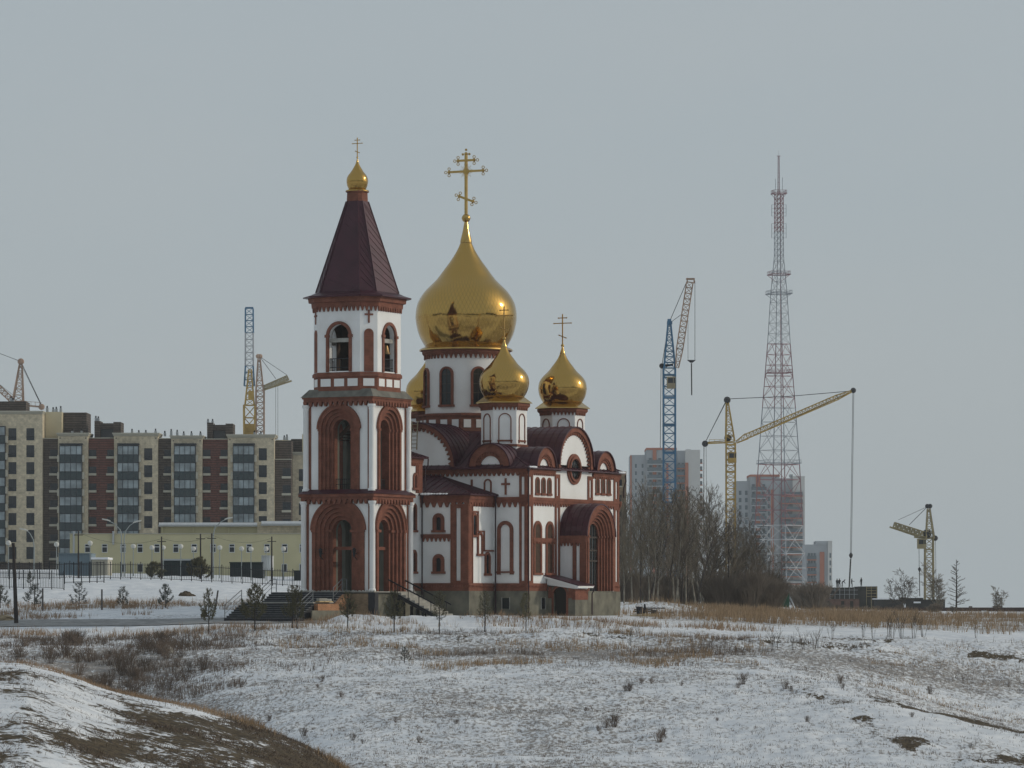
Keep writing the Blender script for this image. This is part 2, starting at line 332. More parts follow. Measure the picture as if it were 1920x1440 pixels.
def _profile():
    keys = sorted(T_PROF); out = np.zeros((len(_yy), len(_px)))
    tab = np.array([T_PROF[k] for k in keys], float)                 # bearings x keys
    cols = np.array([np.interp(_px, keys, tab[:, j]) for j in range(len(T_YK))])   # keys x px
    yc = np.interp(_px, CRX, CRY)
    near = np.array([np.full_like(yc, HY + 3.2 * FL / 15)] + [yc + d for d in N_DY[1:]])
    Y = np.array(N_YK + T_YK, float); rows = np.concatenate([near, cols])
    z = (HY - rows) / FL * Y[:, None]
    for i in range(len(_px)): out[:, i] = np.interp(_yy, Y, z[:, i])
    # round the kinks between the bearings, then along the line of sight
    u = (_px >= -400) & (_px < 2320); blk = out[:, u]; kk = np.hanning(83); kk /= kk.sum()
    far_ = _yy > 112
    pad = np.concatenate([blk[:, :1].repeat(41, 1), blk, blk[:, -1:].repeat(41, 1)], 1)
    sm = np.array([np.convolve(r, kk, 'valid') for r in pad]); blk = np.where(far_[:, None], sm, blk); out[:, u] = blk
    k = np.array([1, 2, 3, 4, 3, 2, 1], float); k /= k.sum()
    for _ in range(3):
        pad = np.concatenate([out[:1].repeat(3, 0), out, out[-1:].repeat(3, 0)]); sm = sum(k[j] * pad[j:j + len(_yy)] for j in range(7))
        w = np.clip((_yy - 18) / 5, 0, 1)[:, None]; out = out * (1 - w) + sm * w
    nr = _yy < 112                                   # keep the near hill's crest on its measured line
    for _ in range(2):
        dr = (HY - out[nr] * FL / _yy[nr, None])[_yy[nr] > 70].min(0) - yc
        out[nr] += dr[None, :] * _yy[nr, None] / FL * np.clip((_yy[nr] - 40) / 40, 0, 1)[:, None]
    return out
_zz = _profile()
XX = (_px[None, :] - 960) / FL * _yy[:, None]; YY = np.repeat(_yy[:, None], len(_px), 1)
PXX = np.repeat(_px[None, :], len(_yy), 0)
def sstep(a, b, x): t = np.clip((x - a) / (b - a), 0, 1); return t * t * (3 - 2 * t)
def bumpfield(X, Y, px):
    mid = sstep(120, 200, Y) * (1 - sstep(302, 312, Y)); nearm = 1 - sstep(100, 115, Y); far = sstep(318, 345, Y) * (1 - sstep(500, 700, Y))
    b = mid * (0.85 * (fbm(X / 14, Y / 9, 4, 3) - .5) + 0.30 * (fbm(X / 2.2, Y / 2.2, 3, 5) - .5) + .10 * (fbm(X / .6, Y / .6, 2, 8) - .5))
    b = b + nearm * (0.12 * (fbm(X / 2.5, Y / 5, 3, 11) - .5) + .11 * (fbm(X / .7, Y / 1.4, 3, 13) - .5))
    b = b + far * (0.5 * (fbm(X / 9, Y / 9, 3, 17) - .5) + .25 * (fbm(X / 1.8, Y / 1.8, 2, 19) - .5))
    # the broken turf lip along the plateau's edge and the mound behind the church
    edge = np.exp(-((Y - 290 - 5 * (fbm(X / 6, X * 0, 3, 23) - .5)) / 2.2) ** 2) * sstep(330, 460, px) * (1 - sstep(1640, 1760, px))
    b = b + edge * 0.62 * fbm(X / 1.9, Y / 1.9, 3, 29)
    mound = np.exp(-((px - 1235) / 75.0) ** 2) * np.exp(-((Y - 372) / 12.0) ** 2)
    b = b + mound * .7
    berm = np.exp(-((Y - 307.5 + .8 * np.sin(X / 3)) / 1.5) ** 2) * sstep(600, 650, px) * (1 - sstep(1120, 1200, px))
    b = b + berm * (0.42 + .5 * (fbm(X / 1.5, Y / 1.5, 3, 37) - .45))
    return b
ZZ = _zz + bumpfield(XX, YY, PXX)
# level ground for the road
def road_mid(px): return 311.5 + 0.0 * px
def ground_z(x, Y):
    px = x * FL / Y + 960
    i = np.clip(np.searchsorted(_yy, Y) - 1, 0, len(_yy) - 2); j = np.clip(np.searchsorted(_px, px) - 1, 0, len(_px) - 2)
    fy = np.clip((Y - _yy[i]) / (_yy[i + 1] - _yy[i]), 0, 1); fx = np.clip((px - _px[j]) / (_px[j + 1] - _px[j]), 0, 1)
    return (ZZ[i, j] * (1 - fx) + ZZ[i, j + 1] * fx) * (1 - fy) + (ZZ[i + 1, j] * (1 - fx) + ZZ[i + 1, j + 1] * fx) * fy
def gz(x, Y): return float(ground_z(np.array([x], float), np.array([Y], float))[0])
def ground_at_row(px, row, y0=196, y1=420):
    """distance at which the land shows at this photo row (nearest crossing beyond y0)"""
    ys = np.arange(y0, y1, .5); x = (px - 960) / FL * ys; r = HY - ground_z(x, ys) * FL / ys
    k = np.where(r <= row)[0]
    return float(ys[k[0]]) if len(k) else float(y1)
# ---- what covers the land: grass (g) and bare earth (d), 0..1
rowv = HY - ZZ * FL / YY
def cover(X, Y, px):
    near = 1 - sstep(100, 115, Y)
    g = np.zeros_like(X); d = np.zeros_like(X)
    # near hill: melted streaks, strong along its lower right flank
    yc = np.interp(px, CRX, CRY)
    strip = near * sstep(330, 500, px) * sstep(70, 80, Y)
    d = d + near * (0.522 + 0.46 * (fbm(X / 1.6, Y / 7, 2, 41) - .5)) + strip * .16; g = g + near * .34
    d = d + near * (1 - sstep(300, 480, px)) * .07 * np.exp(-((Y - 82 - 2 * np.sin(X / 2)) / 2.6) ** 2) - near * .30 * (1 - sstep(360, 500, px)) * np.exp(-((Y - 91.5) / 2.6) ** 2); g = g - near * .3 * (1 - sstep(360, 500, px)) * np.exp(-((Y - 91) / 3.4) ** 2)
    mid = sstep(120, 200, Y) * (1 - sstep(296, 304, Y))
    g = g + mid * (0.50 + .40 * (fbm(X / 14, Y / 14, 3, 43) - .5))
    lip = np.exp(-((Y - 289) / 3.4) ** 2) * mid
    d = d + lip * (.62 * sstep(.40, .66, fbm(X / 3.2, Y / 2.6, 3, 47))) * sstep(350, 470, px)
    lip2 = np.exp(-((Y - 277) / 6) ** 2) * mid; g = g + lip2 * .16
    hollow = np.exp(-((px - 230) / 150.0) ** 2) * sstep(225, 250, Y) * (1 - sstep(283, 291, Y)); g = g + hollow * .25
    # snow packed on the old track crossing the slope
    track = np.exp(-((Y - 259 - 2.5 * np.sin(X / 9)) / 1.3) ** 2) * sstep(350, 500, px) * (1 - sstep(1700, 1800, px)); g = g - track * .4
    track2 = np.exp(-((Y - 218 - 1.5 * np.sin(X / 7 + 1)) / .7) ** 2) * sstep(800, 900, px); g = g - track2 * .4
    # the spur on the right: bright crest with a strip of bare turf just behind it
    cy = np.interp(px, [1400, 1440, 1560, 1640, 1720, 1920, 2300], [280, 275, 258, 246, 240, 236, 228])
    sp = sstep(1400, 1460, px)
    g = g - sp * .6 * np.exp(-((Y - cy + 6.5) / 3.2) ** 2); d = d + sp * sstep(1600, 1680, px) * 1.5 * np.exp(-((Y - cy + 1.2) / 2.5) ** 2)
    d = d + sstep(1420, 1540, px) * .62 * np.exp(-((Y - cy + 17) / 7.0) ** 2) * sstep(.40, .60, fbm(X / 2.6, Y / 3.5, 3, 53))
    d = d + sstep(1500, 1580, px) * (1 - sstep(1680, 1760, px)) * .62 * np.exp(-((Y - 296 + (px - 1600) * .02) / 5.0) ** 2) * sstep(.4, .55, fbm(X / 4, Y / 4, 3, 59))
    # the plateau: clean snow by the road, straw beyond the church
    plat = sstep(296, 304, Y)
    g = g + plat * (0.20 + .18 * (fbm(X / 7, Y / 7, 3, 61) - .5))
    straw = sstep(1120, 1260, px) * sstep(309, 320, Y) * (1 - sstep(470, 560, Y)); g = g + straw * .42
    g = g + sstep(300, 322, Y) * (1 - sstep(345, 370, Y)) * (1 - sstep(560, 640, px)) * .24 * sstep(.40, .6, fbm(X / 8, Y / 5, 2, 67))
    d = np.where(Y > 120, np.minimum(d, .50 + .10 * sstep(1640, 1720, px)), d)
    return np.clip(g, 0, 1), np.clip(d, 0, 1)
GG, DD = cover(XX, YY, PXX)

def grid_mesh(name, X, Y, Z):
    r, c = X.shape; me = bpy.data.meshes.new(name)
    idx = np.arange(r * c).reshape(r, c)
    q = np.stack([idx[:-1, :-1], idx[:-1, 1:], idx[1:, 1:], idx[1:, :-1]], -1).reshape(-1, 4)
    me.vertices.add(r * c); me.vertices.foreach_set('co', np.stack([X, Y, Z], -1).astype(np.float32).ravel())
    me.loops.add(q.size); me.loops.foreach_set('vertex_index', q.astype(np.int32).ravel())
    me.polygons.add(len(q)); me.polygons.foreach_set('loop_start', np.arange(0, q.size, 4, dtype=np.int32)); me.polygons.foreach_set('loop_total', np.full(len(q), 4, np.int32))
    me.update(); me.validate(); me.polygons.foreach_set('use_smooth', [True] * len(me.polygons)); return me
def ground_material(flat=None):
    m = bpy.data.materials.new('snowy_steppe'); m.use_nodes = True; t = m.node_tree; L = t.links; b = t.nodes['Principled BSDF']
    b.inputs['Roughness'].default_value = 0.9; b.inputs['Specular IOR Level'].default_value = 0.15
    ge = t.nodes.new('ShaderNodeNewGeometry')
    def noise(sc, det=5, rough=.6, stretch=None):
        n = t.nodes.new('ShaderNodeTexNoise'); n.inputs['Scale'].default_value = sc; n.inputs['Detail'].default_value = det; n.inputs['Roughness'].default_value = rough
        if stretch:
            mp = t.nodes.new('ShaderNodeMapping'); mp.inputs['Scale'].default_value = stretch; L.new(ge.outputs['Position'], mp.inputs[0]); L.new(mp.outputs[0], n.inputs['Vector'])
        else: L.new(ge.outputs['Position'], n.inputs['Vector'])
        return n.outputs[0]
    def M(op, *a):
        n = t.nodes.new('ShaderNodeMath'); n.operation = op
        for i, v in enumerate(a):
            if isinstance(v, (int, float)): n.inputs[i].default_value = v
            else: L.new(v, n.inputs[i])
        return n.outputs[0]
    def MR(x, a, c, lo=0.0, hi=1.0):
        n = t.nodes.new('ShaderNodeMapRange'); n.interpolation_type = 'SMOOTHSTEP'
        for i, v in enumerate((x, a, c, lo, hi)):
            if isinstance(v, (int, float)): n.inputs[i].default_value = v
            else: L.new(v, n.inputs[i])
        return n.outputs[0]
    def MIX(f, a, c):
        n = t.nodes.new('ShaderNodeMix'); n.data_type = 'RGBA'
        if isinstance(f, (int, float)): n.inputs[0].default_value = f
        else: L.new(f, n.inputs[0])
        for i, v in ((6, a), (7, c)):
            if isinstance(v, tuple): n.inputs[i].default_value = (*v, 1)
            else: L.new(v, n.inputs[i])
        return n.outputs[2]
    if flat is None:
        ag = t.nodes.new('ShaderNodeAttribute'); ag.attribute_name = 'grass_cover'; ad = t.nodes.new('ShaderNodeAttribute'); ad.attribute_name = 'bare_earth'
        g, d = ag.outputs['Fac'], ad.outputs['Fac']
    else: g, d = flat
    dp = (1.0, 0.42, 1.0); n_hi = noise(2.6, 6, .72, dp); n_lo = noise(.33, 4, .6); n_mid = noise(0.95, 6, .7, dp); n_sp = noise(4.6, 3, .6, dp); n_fi = noise(11.0, 3, .65, dp)
    # straw and stems poking through the snow: the threshold drops where cover is dense
    gsum = M('ADD', M('MULTIPLY', n_sp, .60), M('ADD', M('MULTIPLY', n_hi, .22), M('MULTIPLY', n_lo, .18)))
    gth = M('SUBTRACT', 0.725, M('MULTIPLY', g, 0.42))
    gf = MR(M('SUBTRACT', gsum, gth), -0.04, 0.10)
    # melted-out earth: larger ragged patches
    dsum = M('ADD', M('MULTIPLY', n_mid, .46), M('ADD', M('MULTIPLY', n_sp, .30), M('MULTIPLY', n_fi, .24)))
    dth = M('SUBTRACT', 0.785, M('MULTIPLY', d, 0.62))
    df = MR(M('SUBTRACT', dsum, dth), -0.01, 0.05)
    n_c = noise(1.7, 5, .65); n_c2 = noise(6.0, 4, .7)
    grass = MIX(MR(n_c, .35, .65), (0.085, 0.068, 0.056), (0.190, 0.150, 0.110))
    earth = MIX(MR(n_c2, .35, .62), (0.028, 0.021, 0.015), (0.110, 0.082, 0.048))
    snow = MIX(MR(noise(.8, 5, .6), .35, .7), (0.62, 0.645, 0.685), (0.80, 0.81, 0.83))
    c = MIX(M('MULTIPLY', gf, .78), snow, grass); c = MIX(df, c, earth)
    L.new(c, b.inputs['Base Color'])
    bp = t.nodes.new('ShaderNodeBump'); bp.inputs['Strength'].default_value = .55; bp.inputs['Distance'].default_value = .12
    L.new(M('ADD', n_hi, M('MULTIPLY', df, -.25)), bp.inputs['Height']); L.new(bp.outputs[0], b.inputs['Normal'])
    return m
M_['ground'] = ground_material()
_gm = grid_mesh('ground', XX, YY, ZZ)
for nm, arr in (('grass_cover', GG), ('bare_earth', DD)):
    a = _gm.attributes.new(nm, 'FLOAT', 'POINT'); a.data.foreach_set('value', arr.astype(np.float32).ravel())
_gm.materials.append(M_['ground'])
tag(add('ground', _gm), 'snow dusted steppe with dry grass and patches of bare earth', 'ground', kind='structure')
# the land behind the viewpoint (it shows in the gilded domes) and the wide plain below
M_['plain'] = ground_material((0.22, 0.12))
_b = MB(); _b.mesh([(-4000, -3500, -3.25), (4000, -3500, -3.25), (4000, 14.9, -3.25), (-4000, 14.9, -3.25)], [(0, 1, 2, 3)])
_b.mesh([(-9000, 14.9, -13), (9000, 14.9, -13), (9000, 9000, -13), (-9000, 9000, -13)], [(0, 1, 2, 3)])
tag(_b.build('plain', 'plain'), 'open snowy plain around the hill', 'ground', kind='structure')
M_['hill'] = mat('wooded_hill', (0.030, 0.032, 0.026), 0.95, var2=(0.09, 0.085, 0.07), scale=.02, detail=8)
_b = MB(); _n = 140; _ring = []
for k in range(_n + 1):
    a = math.pi * (1.0 + k / _n); r = 800 + 200 * math.sin(k * .13)
    h = 84 + 24 * math.sin(k * .17) + 13 * math.sin(k * .61) + 8 * math.sin(k * 1.9) + 5 * math.sin(k * 4.3)
    _ring.append([(r * math.cos(a), r * math.sin(a), -4), ((r + 200) * math.cos(a), (r + 200) * math.sin(a), h), ((r + 800) * math.cos(a), (r + 800) * math.sin(a), h * 1.3), ((r + 1200) * math.cos(a), (r + 1200) * math.sin(a), -4)])
for k in range(_n):
    for j in range(3): _b.poly([_ring[k][j], _ring[k + 1][j], _ring[k + 1][j + 1], _ring[k][j + 1]])
tag(_b.build('hills', 'hill', smooth=True), 'dark wooded hills behind the viewpoint', 'hills', kind='structure')
# asphalt road in front of the church, a strip that follows the land 2 cm above it
def strip(name, pxa, pxb, fa, fb, material, n=160, lift=.02, raise_=0.0, cross=8):
    xs = np.linspace(pxa, pxb, n); rows = []
    for q in range(cross + 1):
        yk = np.array([fa(p) + (fb(p) - fa(p)) * q / cross for p in xs]); rows.append(((xs - 960) / FL * yk, yk))
    X = np.array([r[0] for r in rows]); Y = np.array([r[1] for r in rows]); Z = ground_z(X.ravel(), Y.ravel()).reshape(X.shape) + lift
    me = grid_mesh(name, X, Y, Z); me.materials.append(M_[material]); return add(name, me)
M_['asphalt'] = mat('old_asphalt', (0.25, 0.25, 0.25), 0.9, var=0.3, scale=1.5, detail=8)
tag(strip('road', -900, 600, lambda p: float(np.interp(p, [0, 200, 400, 600], [313.8, 312, 306, 304])) + .4 * math.sin(p / 45), lambda p: float(np.interp(p, [0, 200, 400, 600], [322.5, 320, 315, 311.5])) + .4 * math.sin(p / 70 + 1), 'asphalt', lift=.05, cross=16), 'narrow asphalt road leading to the church stairs', 'road', kind='structure')
tag(strip('pavement', 600, 1010, lambda p: 310.6 + .3 * math.sin(p / 40), lambda p: 312.6, 'asphalt', lift=.05, n=120), 'dark wet paved strip before the church', 'pavement', kind='structure')

# ================================================================ church (x = east along the south wall, y = north, z up; origin at the south-west corner of the main cube)
CA = R(27.5); CROT = math.pi / 2 - CA
COX, COY = (988 - 960) / FL * 320, 320.0
def eS(px, n=0.0):      # x on a wall facing south at y = n that shows at photo column px
    k = (px - 960) / FL; s, c = math.sin(CA), math.cos(CA)
    return (k * (COY + s * n) - COX + c * n) / (s - k * c)
def nW(px, e=0.0):      # y on a wall facing west at x = e
    k = (px - 960) / FL; s, c = math.sin(CA), math.cos(CA)
    return (k * (COY + c * e) - COX - s * e) / (-c - k * s)
def zz(py, e=0.0, n=0.0): return (HY - py) * (COY + math.cos(CA) * e + math.sin(CA) * n) / FL
church = thing('church', 'white and red brick church with five golden onion domes', 'church', (COX, COY, 0), CROT)
EC, NC, EL, NL = 7.8, 9.34, 15.6, 18.7
fS = lambda u, z, d: (u, -d, z)
fE = lambda u, z, d: (EL + d, u, z)
fN = lambda u, z, d: (u, NL + d, z)
fW = lambda u, z, d: (-d, u, z)
ER, NR, NR2 = -4.0, 2.85, 15.8            # refectory
fRW = lambda u, z, d: (ER - d, u, z)
fRS = lambda u, z, d: (u, NR - d, z)
NK, NK2 = 6.83, 11.85                     # link between refectory and bell tower
fKS = lambda u, z, d: (u, NK - d, z)
ZP, ZB0, ZB1, ZC0, ZC1 = 1.28, 7.93, 8.34, 10.16, 10.5

# --- plinths and white walls
m = MB(); m.box(-.12, EL + .12, -.12, NL + .12, -3, ZP); m.box(ER - .12, -.13, NR - .12, NR2 + .12, -3, ZP - .003); m.box(-6.4, ER - .13, NK - .1, NK2 + .1, -3, ZP - .006)
m.box(5.28, 10.32, -2.4, -.13, -3, ZP - .004); m.lathe([(4.3, -3), (4.3, ZP)], 24, (EL, NC)); 
m.build('plinth', 'plinth', church)
m = MB(); m.box(0, EL, 0, NL, ZP + .002, 10.5); m.build('wall', 'white', church); m = MB(); m.box(ER, -.002, NR, NR2, ZP + .002, 8.45); m.build('refectory_wall', 'white', church); m = MB(); m.box(-6.5, ER - .002, NK, NK2, ZP + .002, 11.2); m.build('link_wall', 'white', church)
m = MB(); m.lathe([(4.15, ZP), (4.15, 9.0)], 24, (EL, NC)); m.build('apse_wall', 'white', church)

# --- brick base band, pilasters, belts and cornices
for f, u0, u1 in ((fS, -.06, 3.2), (fS, 10.4, EL + .06), (fW, -.06, NR - .13), (fRW, NR - .06, NK - .07), (fRS, ER - .06, -.07), (fKS, -6.4, ER - .07)):
    m = MB(); fbox(m, f, u0, u1, ZP - .02, 1.86, -.05, .09)
    n = int(abs(u1 - u0) / .22)
    for k in range(n): fbox(m, f, u0 + (k + .2) * (u1 - u0) / n, u0 + (k + .75) * (u1 - u0) / n, 1.56, 1.70, .088, .14)
    m.build('base_band', 'brick', church)
def pilaster(name, f, u0, u1, z0, z1, inset=True, d=.08):
    m = MB(); w = u1 - u0
    if inset:
        s = w * .30
        fbox(m, f, u0, u0 + s, z0, z1, -.02, d); fbox(m, f, u1 - s, u1, z0, z1, -.02, d)
        fbox(m, f, u0 + s, u1 - s, z0, z0 + .18, -.02, d); fbox(m, f, u0 + s, u1 - s, z1 - .3, z1, -.02, d)
    else: fbox(m, f, u0, u1, z0, z1, -.02, d)
    m.build(name, 'brick', church)
for z0, z1 in ((1.86, ZB0), (ZB1, ZC0)):
    pilaster('pilaster', fS, 0.0, .88, z0, z1); pilaster('pilaster', fS, EL - .9, EL, z0, z1)
    pilaster('pilaster', fW, 0.0, .62, z0, z1); pilaster('pilaster', fE, 0.0, .7, z0, z1)
    pilaster('pilaster', fS, 4.58, 5.38, z0, z1); pilaster('pilaster', fS, 10.15, 11.0, z0, z1)
pilaster('pilaster', fRW, NR - .1, NR + 1.45, 1.86, 7.75, d=.13)
m = MB(); fbox(m, fRW, NR - .1, NR + .55, 1.86, 7.75, .135, .2); fbox(m, fRS, ER - .13, ER + .35, 1.86, 7.75, -.02, .12); fbox(m, fRS, ER + .5, ER + .62, 1.86, 7.75, -.02, .1); m.build('pilaster', 'brick', church)
def belt(name, f, u0, u1, z0, z1, th=.42, pitch=.46, d=.22, tm=None):
    m = MB(); fbox(m, f, u0, u1, z0 + (z1 - z0) * .45, z1, -.02, d); fbox(m, f, u0, u1, z0, z0 + (z1 - z0) * .45, -.02, d * .72)
    teeth(m, f, u0, u1, z0, th, pitch, .0, d * .6); m.build(name, 'brick', church)
belt('belt', fS, -.2, EL + .2, ZB0, ZB1, th=.24, pitch=.43, d=.15); belt('belt', fW, -.2, NR + .2, ZB0, ZB1, th=.36, pitch=.5)
belt('belt', fE, -.2, NL, ZB0, ZB1)
belt('cornice', fRW, NR - .2, NK + .3, 7.88, 8.42, th=.36, pitch=.53, d=.26); belt('cornice', fRS, ER - .2, -.02, 7.88, 8.42, th=.3, pitch=.4, d=.26)
belt('cornice', fKS, -6.45, ER + .1, 10.85, 11.2, th=.26, pitch=.3, d=.16)
belt('belt', fRW, NR + 1.46, NK, 5.22, 5.52, th=.26, pitch=.36, d=.13)
belt('cornice', fW, -.25, NL + .2, ZC0, ZC1, th=.22, pitch=.4, d=.24)
belt('cornice', fS, -.25, 4.58, ZC0, ZC1 - .05, th=.17, pitch=.32, d=.15); belt('cornice', fS, 11.0, EL + .25, ZC0, ZC1 - .05, th=.17, pitch=.32, d=.15)
m = MB(); fbox(m, fKS, ER - .62, ER, 8.6, 10.8, -.02, .1); fbox(m, fKS, ER - .9, ER - .75, 8.6, 10.8, -.02, .09); m.build('pilaster', 'brick', church)
# brick courses at the springing of the tall windows on the south wall
m = MB(); fbox(m, fS, .9, 4.56, 5.0, 5.28, -.02, .1); teeth(m, fS, .9, 4.56, 5.0, .16, .24, 0, .08); m.build('belt', 'brick', church)

# --- windows: a pane (dark glass and glazing bars) with a brick surround
def window(f, uc, zs, r, zb, ring=.22, pane='glass', sill=True, bars=True, depth=.16, par=None, vbars=1, hb=None, sp=.09):
    m = MB(); arch_fill(m, f, uc, zs, r, zb, -.05, .02)
    if bars:
        m.mi = 1
        for k in range(vbars):
            u = uc + (k - (vbars - 1) / 2) * r; fbox(m, f, u - .03, u + .03, zb, zs + r * .95, .018, .05)
        for z in (hb or (zb + (zs - zb) * .33, zb + (zs - zb) * .68, zs)): fbox(m, f, uc - r, uc + r, z - .03, z + .03, .019, .048)
    o = m.build('window', [pane, 'bar'], par or church)
    m = MB(); arch_ring(m, f, uc, zs, r + ring, r, zb, -.03, depth); arch_ring(m, f, uc, zs, r + ring * .42, r - .05, zb, -.03, depth * .55)
    if sill: fbox(m, f, uc - r - ring - sp, uc + r + ring + sp, zb - .17, zb, -.03, depth + .05)
    m.build('surround', 'brick', o); return o
def blind_arch(f, uc, zs, r, zb, ring=.1, d=.09, name='blind_arch', par=None, sill=True):
    m = MB(); arch_ring(m, f, uc, zs, r + ring, r, zb, -.02, d)
    if sill: fbox(m, f, uc - r - ring - .08, uc + r + ring + .08, zb - .12, zb, -.02, d + .04); fbox(m, f, uc - r - ring - .04, uc - r, zb - .24, zb - .12, -.02, d); fbox(m, f, uc + r, uc + r + ring + .04, zb - .24, zb - .12, -.02, d)
    return m.build(name, 'brick', par or church)
for px in (1007.5, 1030): window(fS, eS(px), zz(993, 2), .44, zz(1074, 2), ring=.22, pane='wood_dark', bars=False, depth=.09)
for c in (2.68, 12.85):
    for k in (-1, 0, 1): window(fS, c + k * .98, zz(904, c), .245, zz(925, c), ring=.115, pane='wood_dark', bars=False, depth=.06, sp=.02)
# round window with a leaf shaped grille
m = MB(); cz = zz(880, EC); ring = lambda r: [fS(EC + r * math.cos(t * math.pi / 14), cz + r * math.sin(t * math.pi / 14), .02) for t in range(28)]
m.poly(ring(.82)); m.mi = 1
for t in range(8):
    a = t * math.pi / 4; m.bar(fS(EC, cz, .05), fS(EC + .8 * math.cos(a), cz + .8 * math.sin(a), .05), .035)
o = m.build('round_window', ['glass', 'bar'], church)
m = MB()
for r0, r1, d in ((1.18, .98, .12), (.98, .8, .22)):
    for k in range(28):
        a, b = k * math.pi / 14, (k + 1) * math.pi / 14; q = lambda r, t, dd: fS(EC + r * math.cos(t), cz + r * math.sin(t), dd)
        m.hexa([q(r0, a, -.02), q(r0, b, -.02), q(r1, b, -.02), q(r1, a, -.02), q(r0, a, d), q(r0, b, d), q(r1, b, d), q(r1, a, d)])
m.build('surround', 'brick', o)
# west wall of the cube
blind_arch(fW, nW(948), zz(993), .40, zz(1071), ring=.27, d=.12)
blind_arch(fW, nW(915), zz(905), .22, zz(925), ring=.11, sill=False)
m = MB(); fcross(m, fW, nW(948.5), zz(907), .36, .44, .80, .15, -.02, .08); m.build('wall_cross', 'brick', church)
m = MB(); fbox(m, fW, nW(885) - .08, nW(885) + .08, 9.0, 9.7, -.02, .08); m.build('wall_strip', 'brick', church)
# refectory west wall and the link
for z0, z1 in ((966, 993), (1043, 1071)):
    window(fRW, nW(823, ER), zz(z0, ER) - .28, .24, zz(z1, ER), ring=.24, depth=.14, bars=False)
for z0, z1 in ((952, 993), (1040, 1071)): window(fKS, eS(775, NK), zz(z0, ER), .2, zz(z1, ER), ring=.2, depth=.12, bars=False)
window(fKS, eS(778, NK), zz(893, ER), .17, zz(913, ER), ring=.17, depth=.12, bars=False)
# refectory south wall: three stepped windows under a stepped moulding
for px, a, b, pane in ((888.5, 972, 1003, 'glass'), (899, 1008, 1038, 'white'), (913, 1045, 1075, 'glass')):
    window(fRS, eS(px, NR), zz(a, -3, NR), .27, zz(b, -3, NR), ring=.15, pane=pane, depth=.12, bars=False)
m = MB(); st = [(882, 959.5), (895.5, 959.5), (895.5, 996), (907, 996), (907, 1032), (925, 1032)]
for (a, b), (c, d) in zip(st[:-1], st[1:]):
    e0, e1 = eS(a, NR), eS(c, NR); z0, z1 = zz(b, -3, NR), zz(d, -3, NR)
    fbox(m, fRS, min(e0, e1) - .06, max(e0, e1) + .06, min(z0, z1) - .06, max(z0, z1) + .06, -.02, .09)
m.build('moulding', 'brick', church)
# basement openings
for f, u, d0 in ((fW, nW(950), .12), (fS, 2.4, .12)):
    m = MB(); fbox(m, f, u - .3, u + .3, -.05, .75, d0 - .05, d0 + .02); o = m.build('basement_window', 'glass', church)
    m = MB()
    for a in (-.36, .3): fbox(m, f, u + a, u + a + .06, -.11, .81, d0 - .05, d0 + .05)
    m.build('frame', 'concrete', o)

# --- zakomara gables with barrel roofs
def gable(f, uc, zs, ro, depth, white_r, nteeth, big=False):
    m = MB(); arch_fill(m, f, uc, zs, ro - .3, None, -.25, -.02, 24); m.build('gable_wall', 'white', church)
    m = MB()
    if big:
        arch_ring(m, f, uc, zs, ro, ro - .34, zs - .5, -.3, .22, 24); arc_teeth(m, f, uc, zs, ro - .34, .26, nteeth, -.1, .12, -.04, 1.04)
    else:
        arch_ring(m, f, uc, zs, ro, white_r + .32, None, -.3, .22, 20); arch_ring(m, f, uc, zs, white_r + .32, white_r, None, -.3, .10, 20); arc_teeth(m, f, uc, zs, white_r + .34, .2, nteeth, -.1, .17)
    m.build('gable_arch', 'brick', church)
    m = MB(); n = 20; rr = ro + .07; a = arc(uc, zs, rr, n); b = arc(uc, zs, ro - .01, n)
    for k in range(n):
        m.hexa([f(*a[k], .34), f(*a[k + 1], .34), f(*b[k + 1], .34), f(*b[k], .34), f(*a[k], -depth), f(*a[k + 1], -depth), f(*b[k + 1], -depth), f(*b[k], -depth)])
    nr = max(3, int(depth / .55))                       # standing seams across the barrel
    for j in range(1, nr):
        d = .34 - (depth + .34) * j / nr; c = arc(uc, zs, rr + .045, n)
        for k in range(n): m.hexa([f(*c[k], d), f(*c[k + 1], d), f(*a[k + 1], d), f(*a[k], d), f(*c[k], d - .04), f(*c[k + 1], d - .04), f(*a[k + 1], d - .04), f(*a[k], d - .04)])
    return m.build('barrel_roof', 'roof', church)
gable(fS, EC, zz(873, EC), 2.92, 8.6, 0, 27, True)
gable(fW, NC, 10.72, 3.30, 6.0, 0, 26, True)
gable(fS, 2.72, 10.5, 1.62, 2.4, .78, 13); gable(fS, 12.88, 10.5, 1.62, 2.4, .78, 13)
gable(fW, nW(920), 10.6, 1.75, 2.2, .86, 13); gable(fW, 2 * NC - nW(920), 10.6, 1.75, 2.2, .86, 13)
gable(fN, EC, 10.8, 2.92, 8, 0, 27, True); gable(fE, NC, 10.72, 3.0, 6, 0, 20, True)
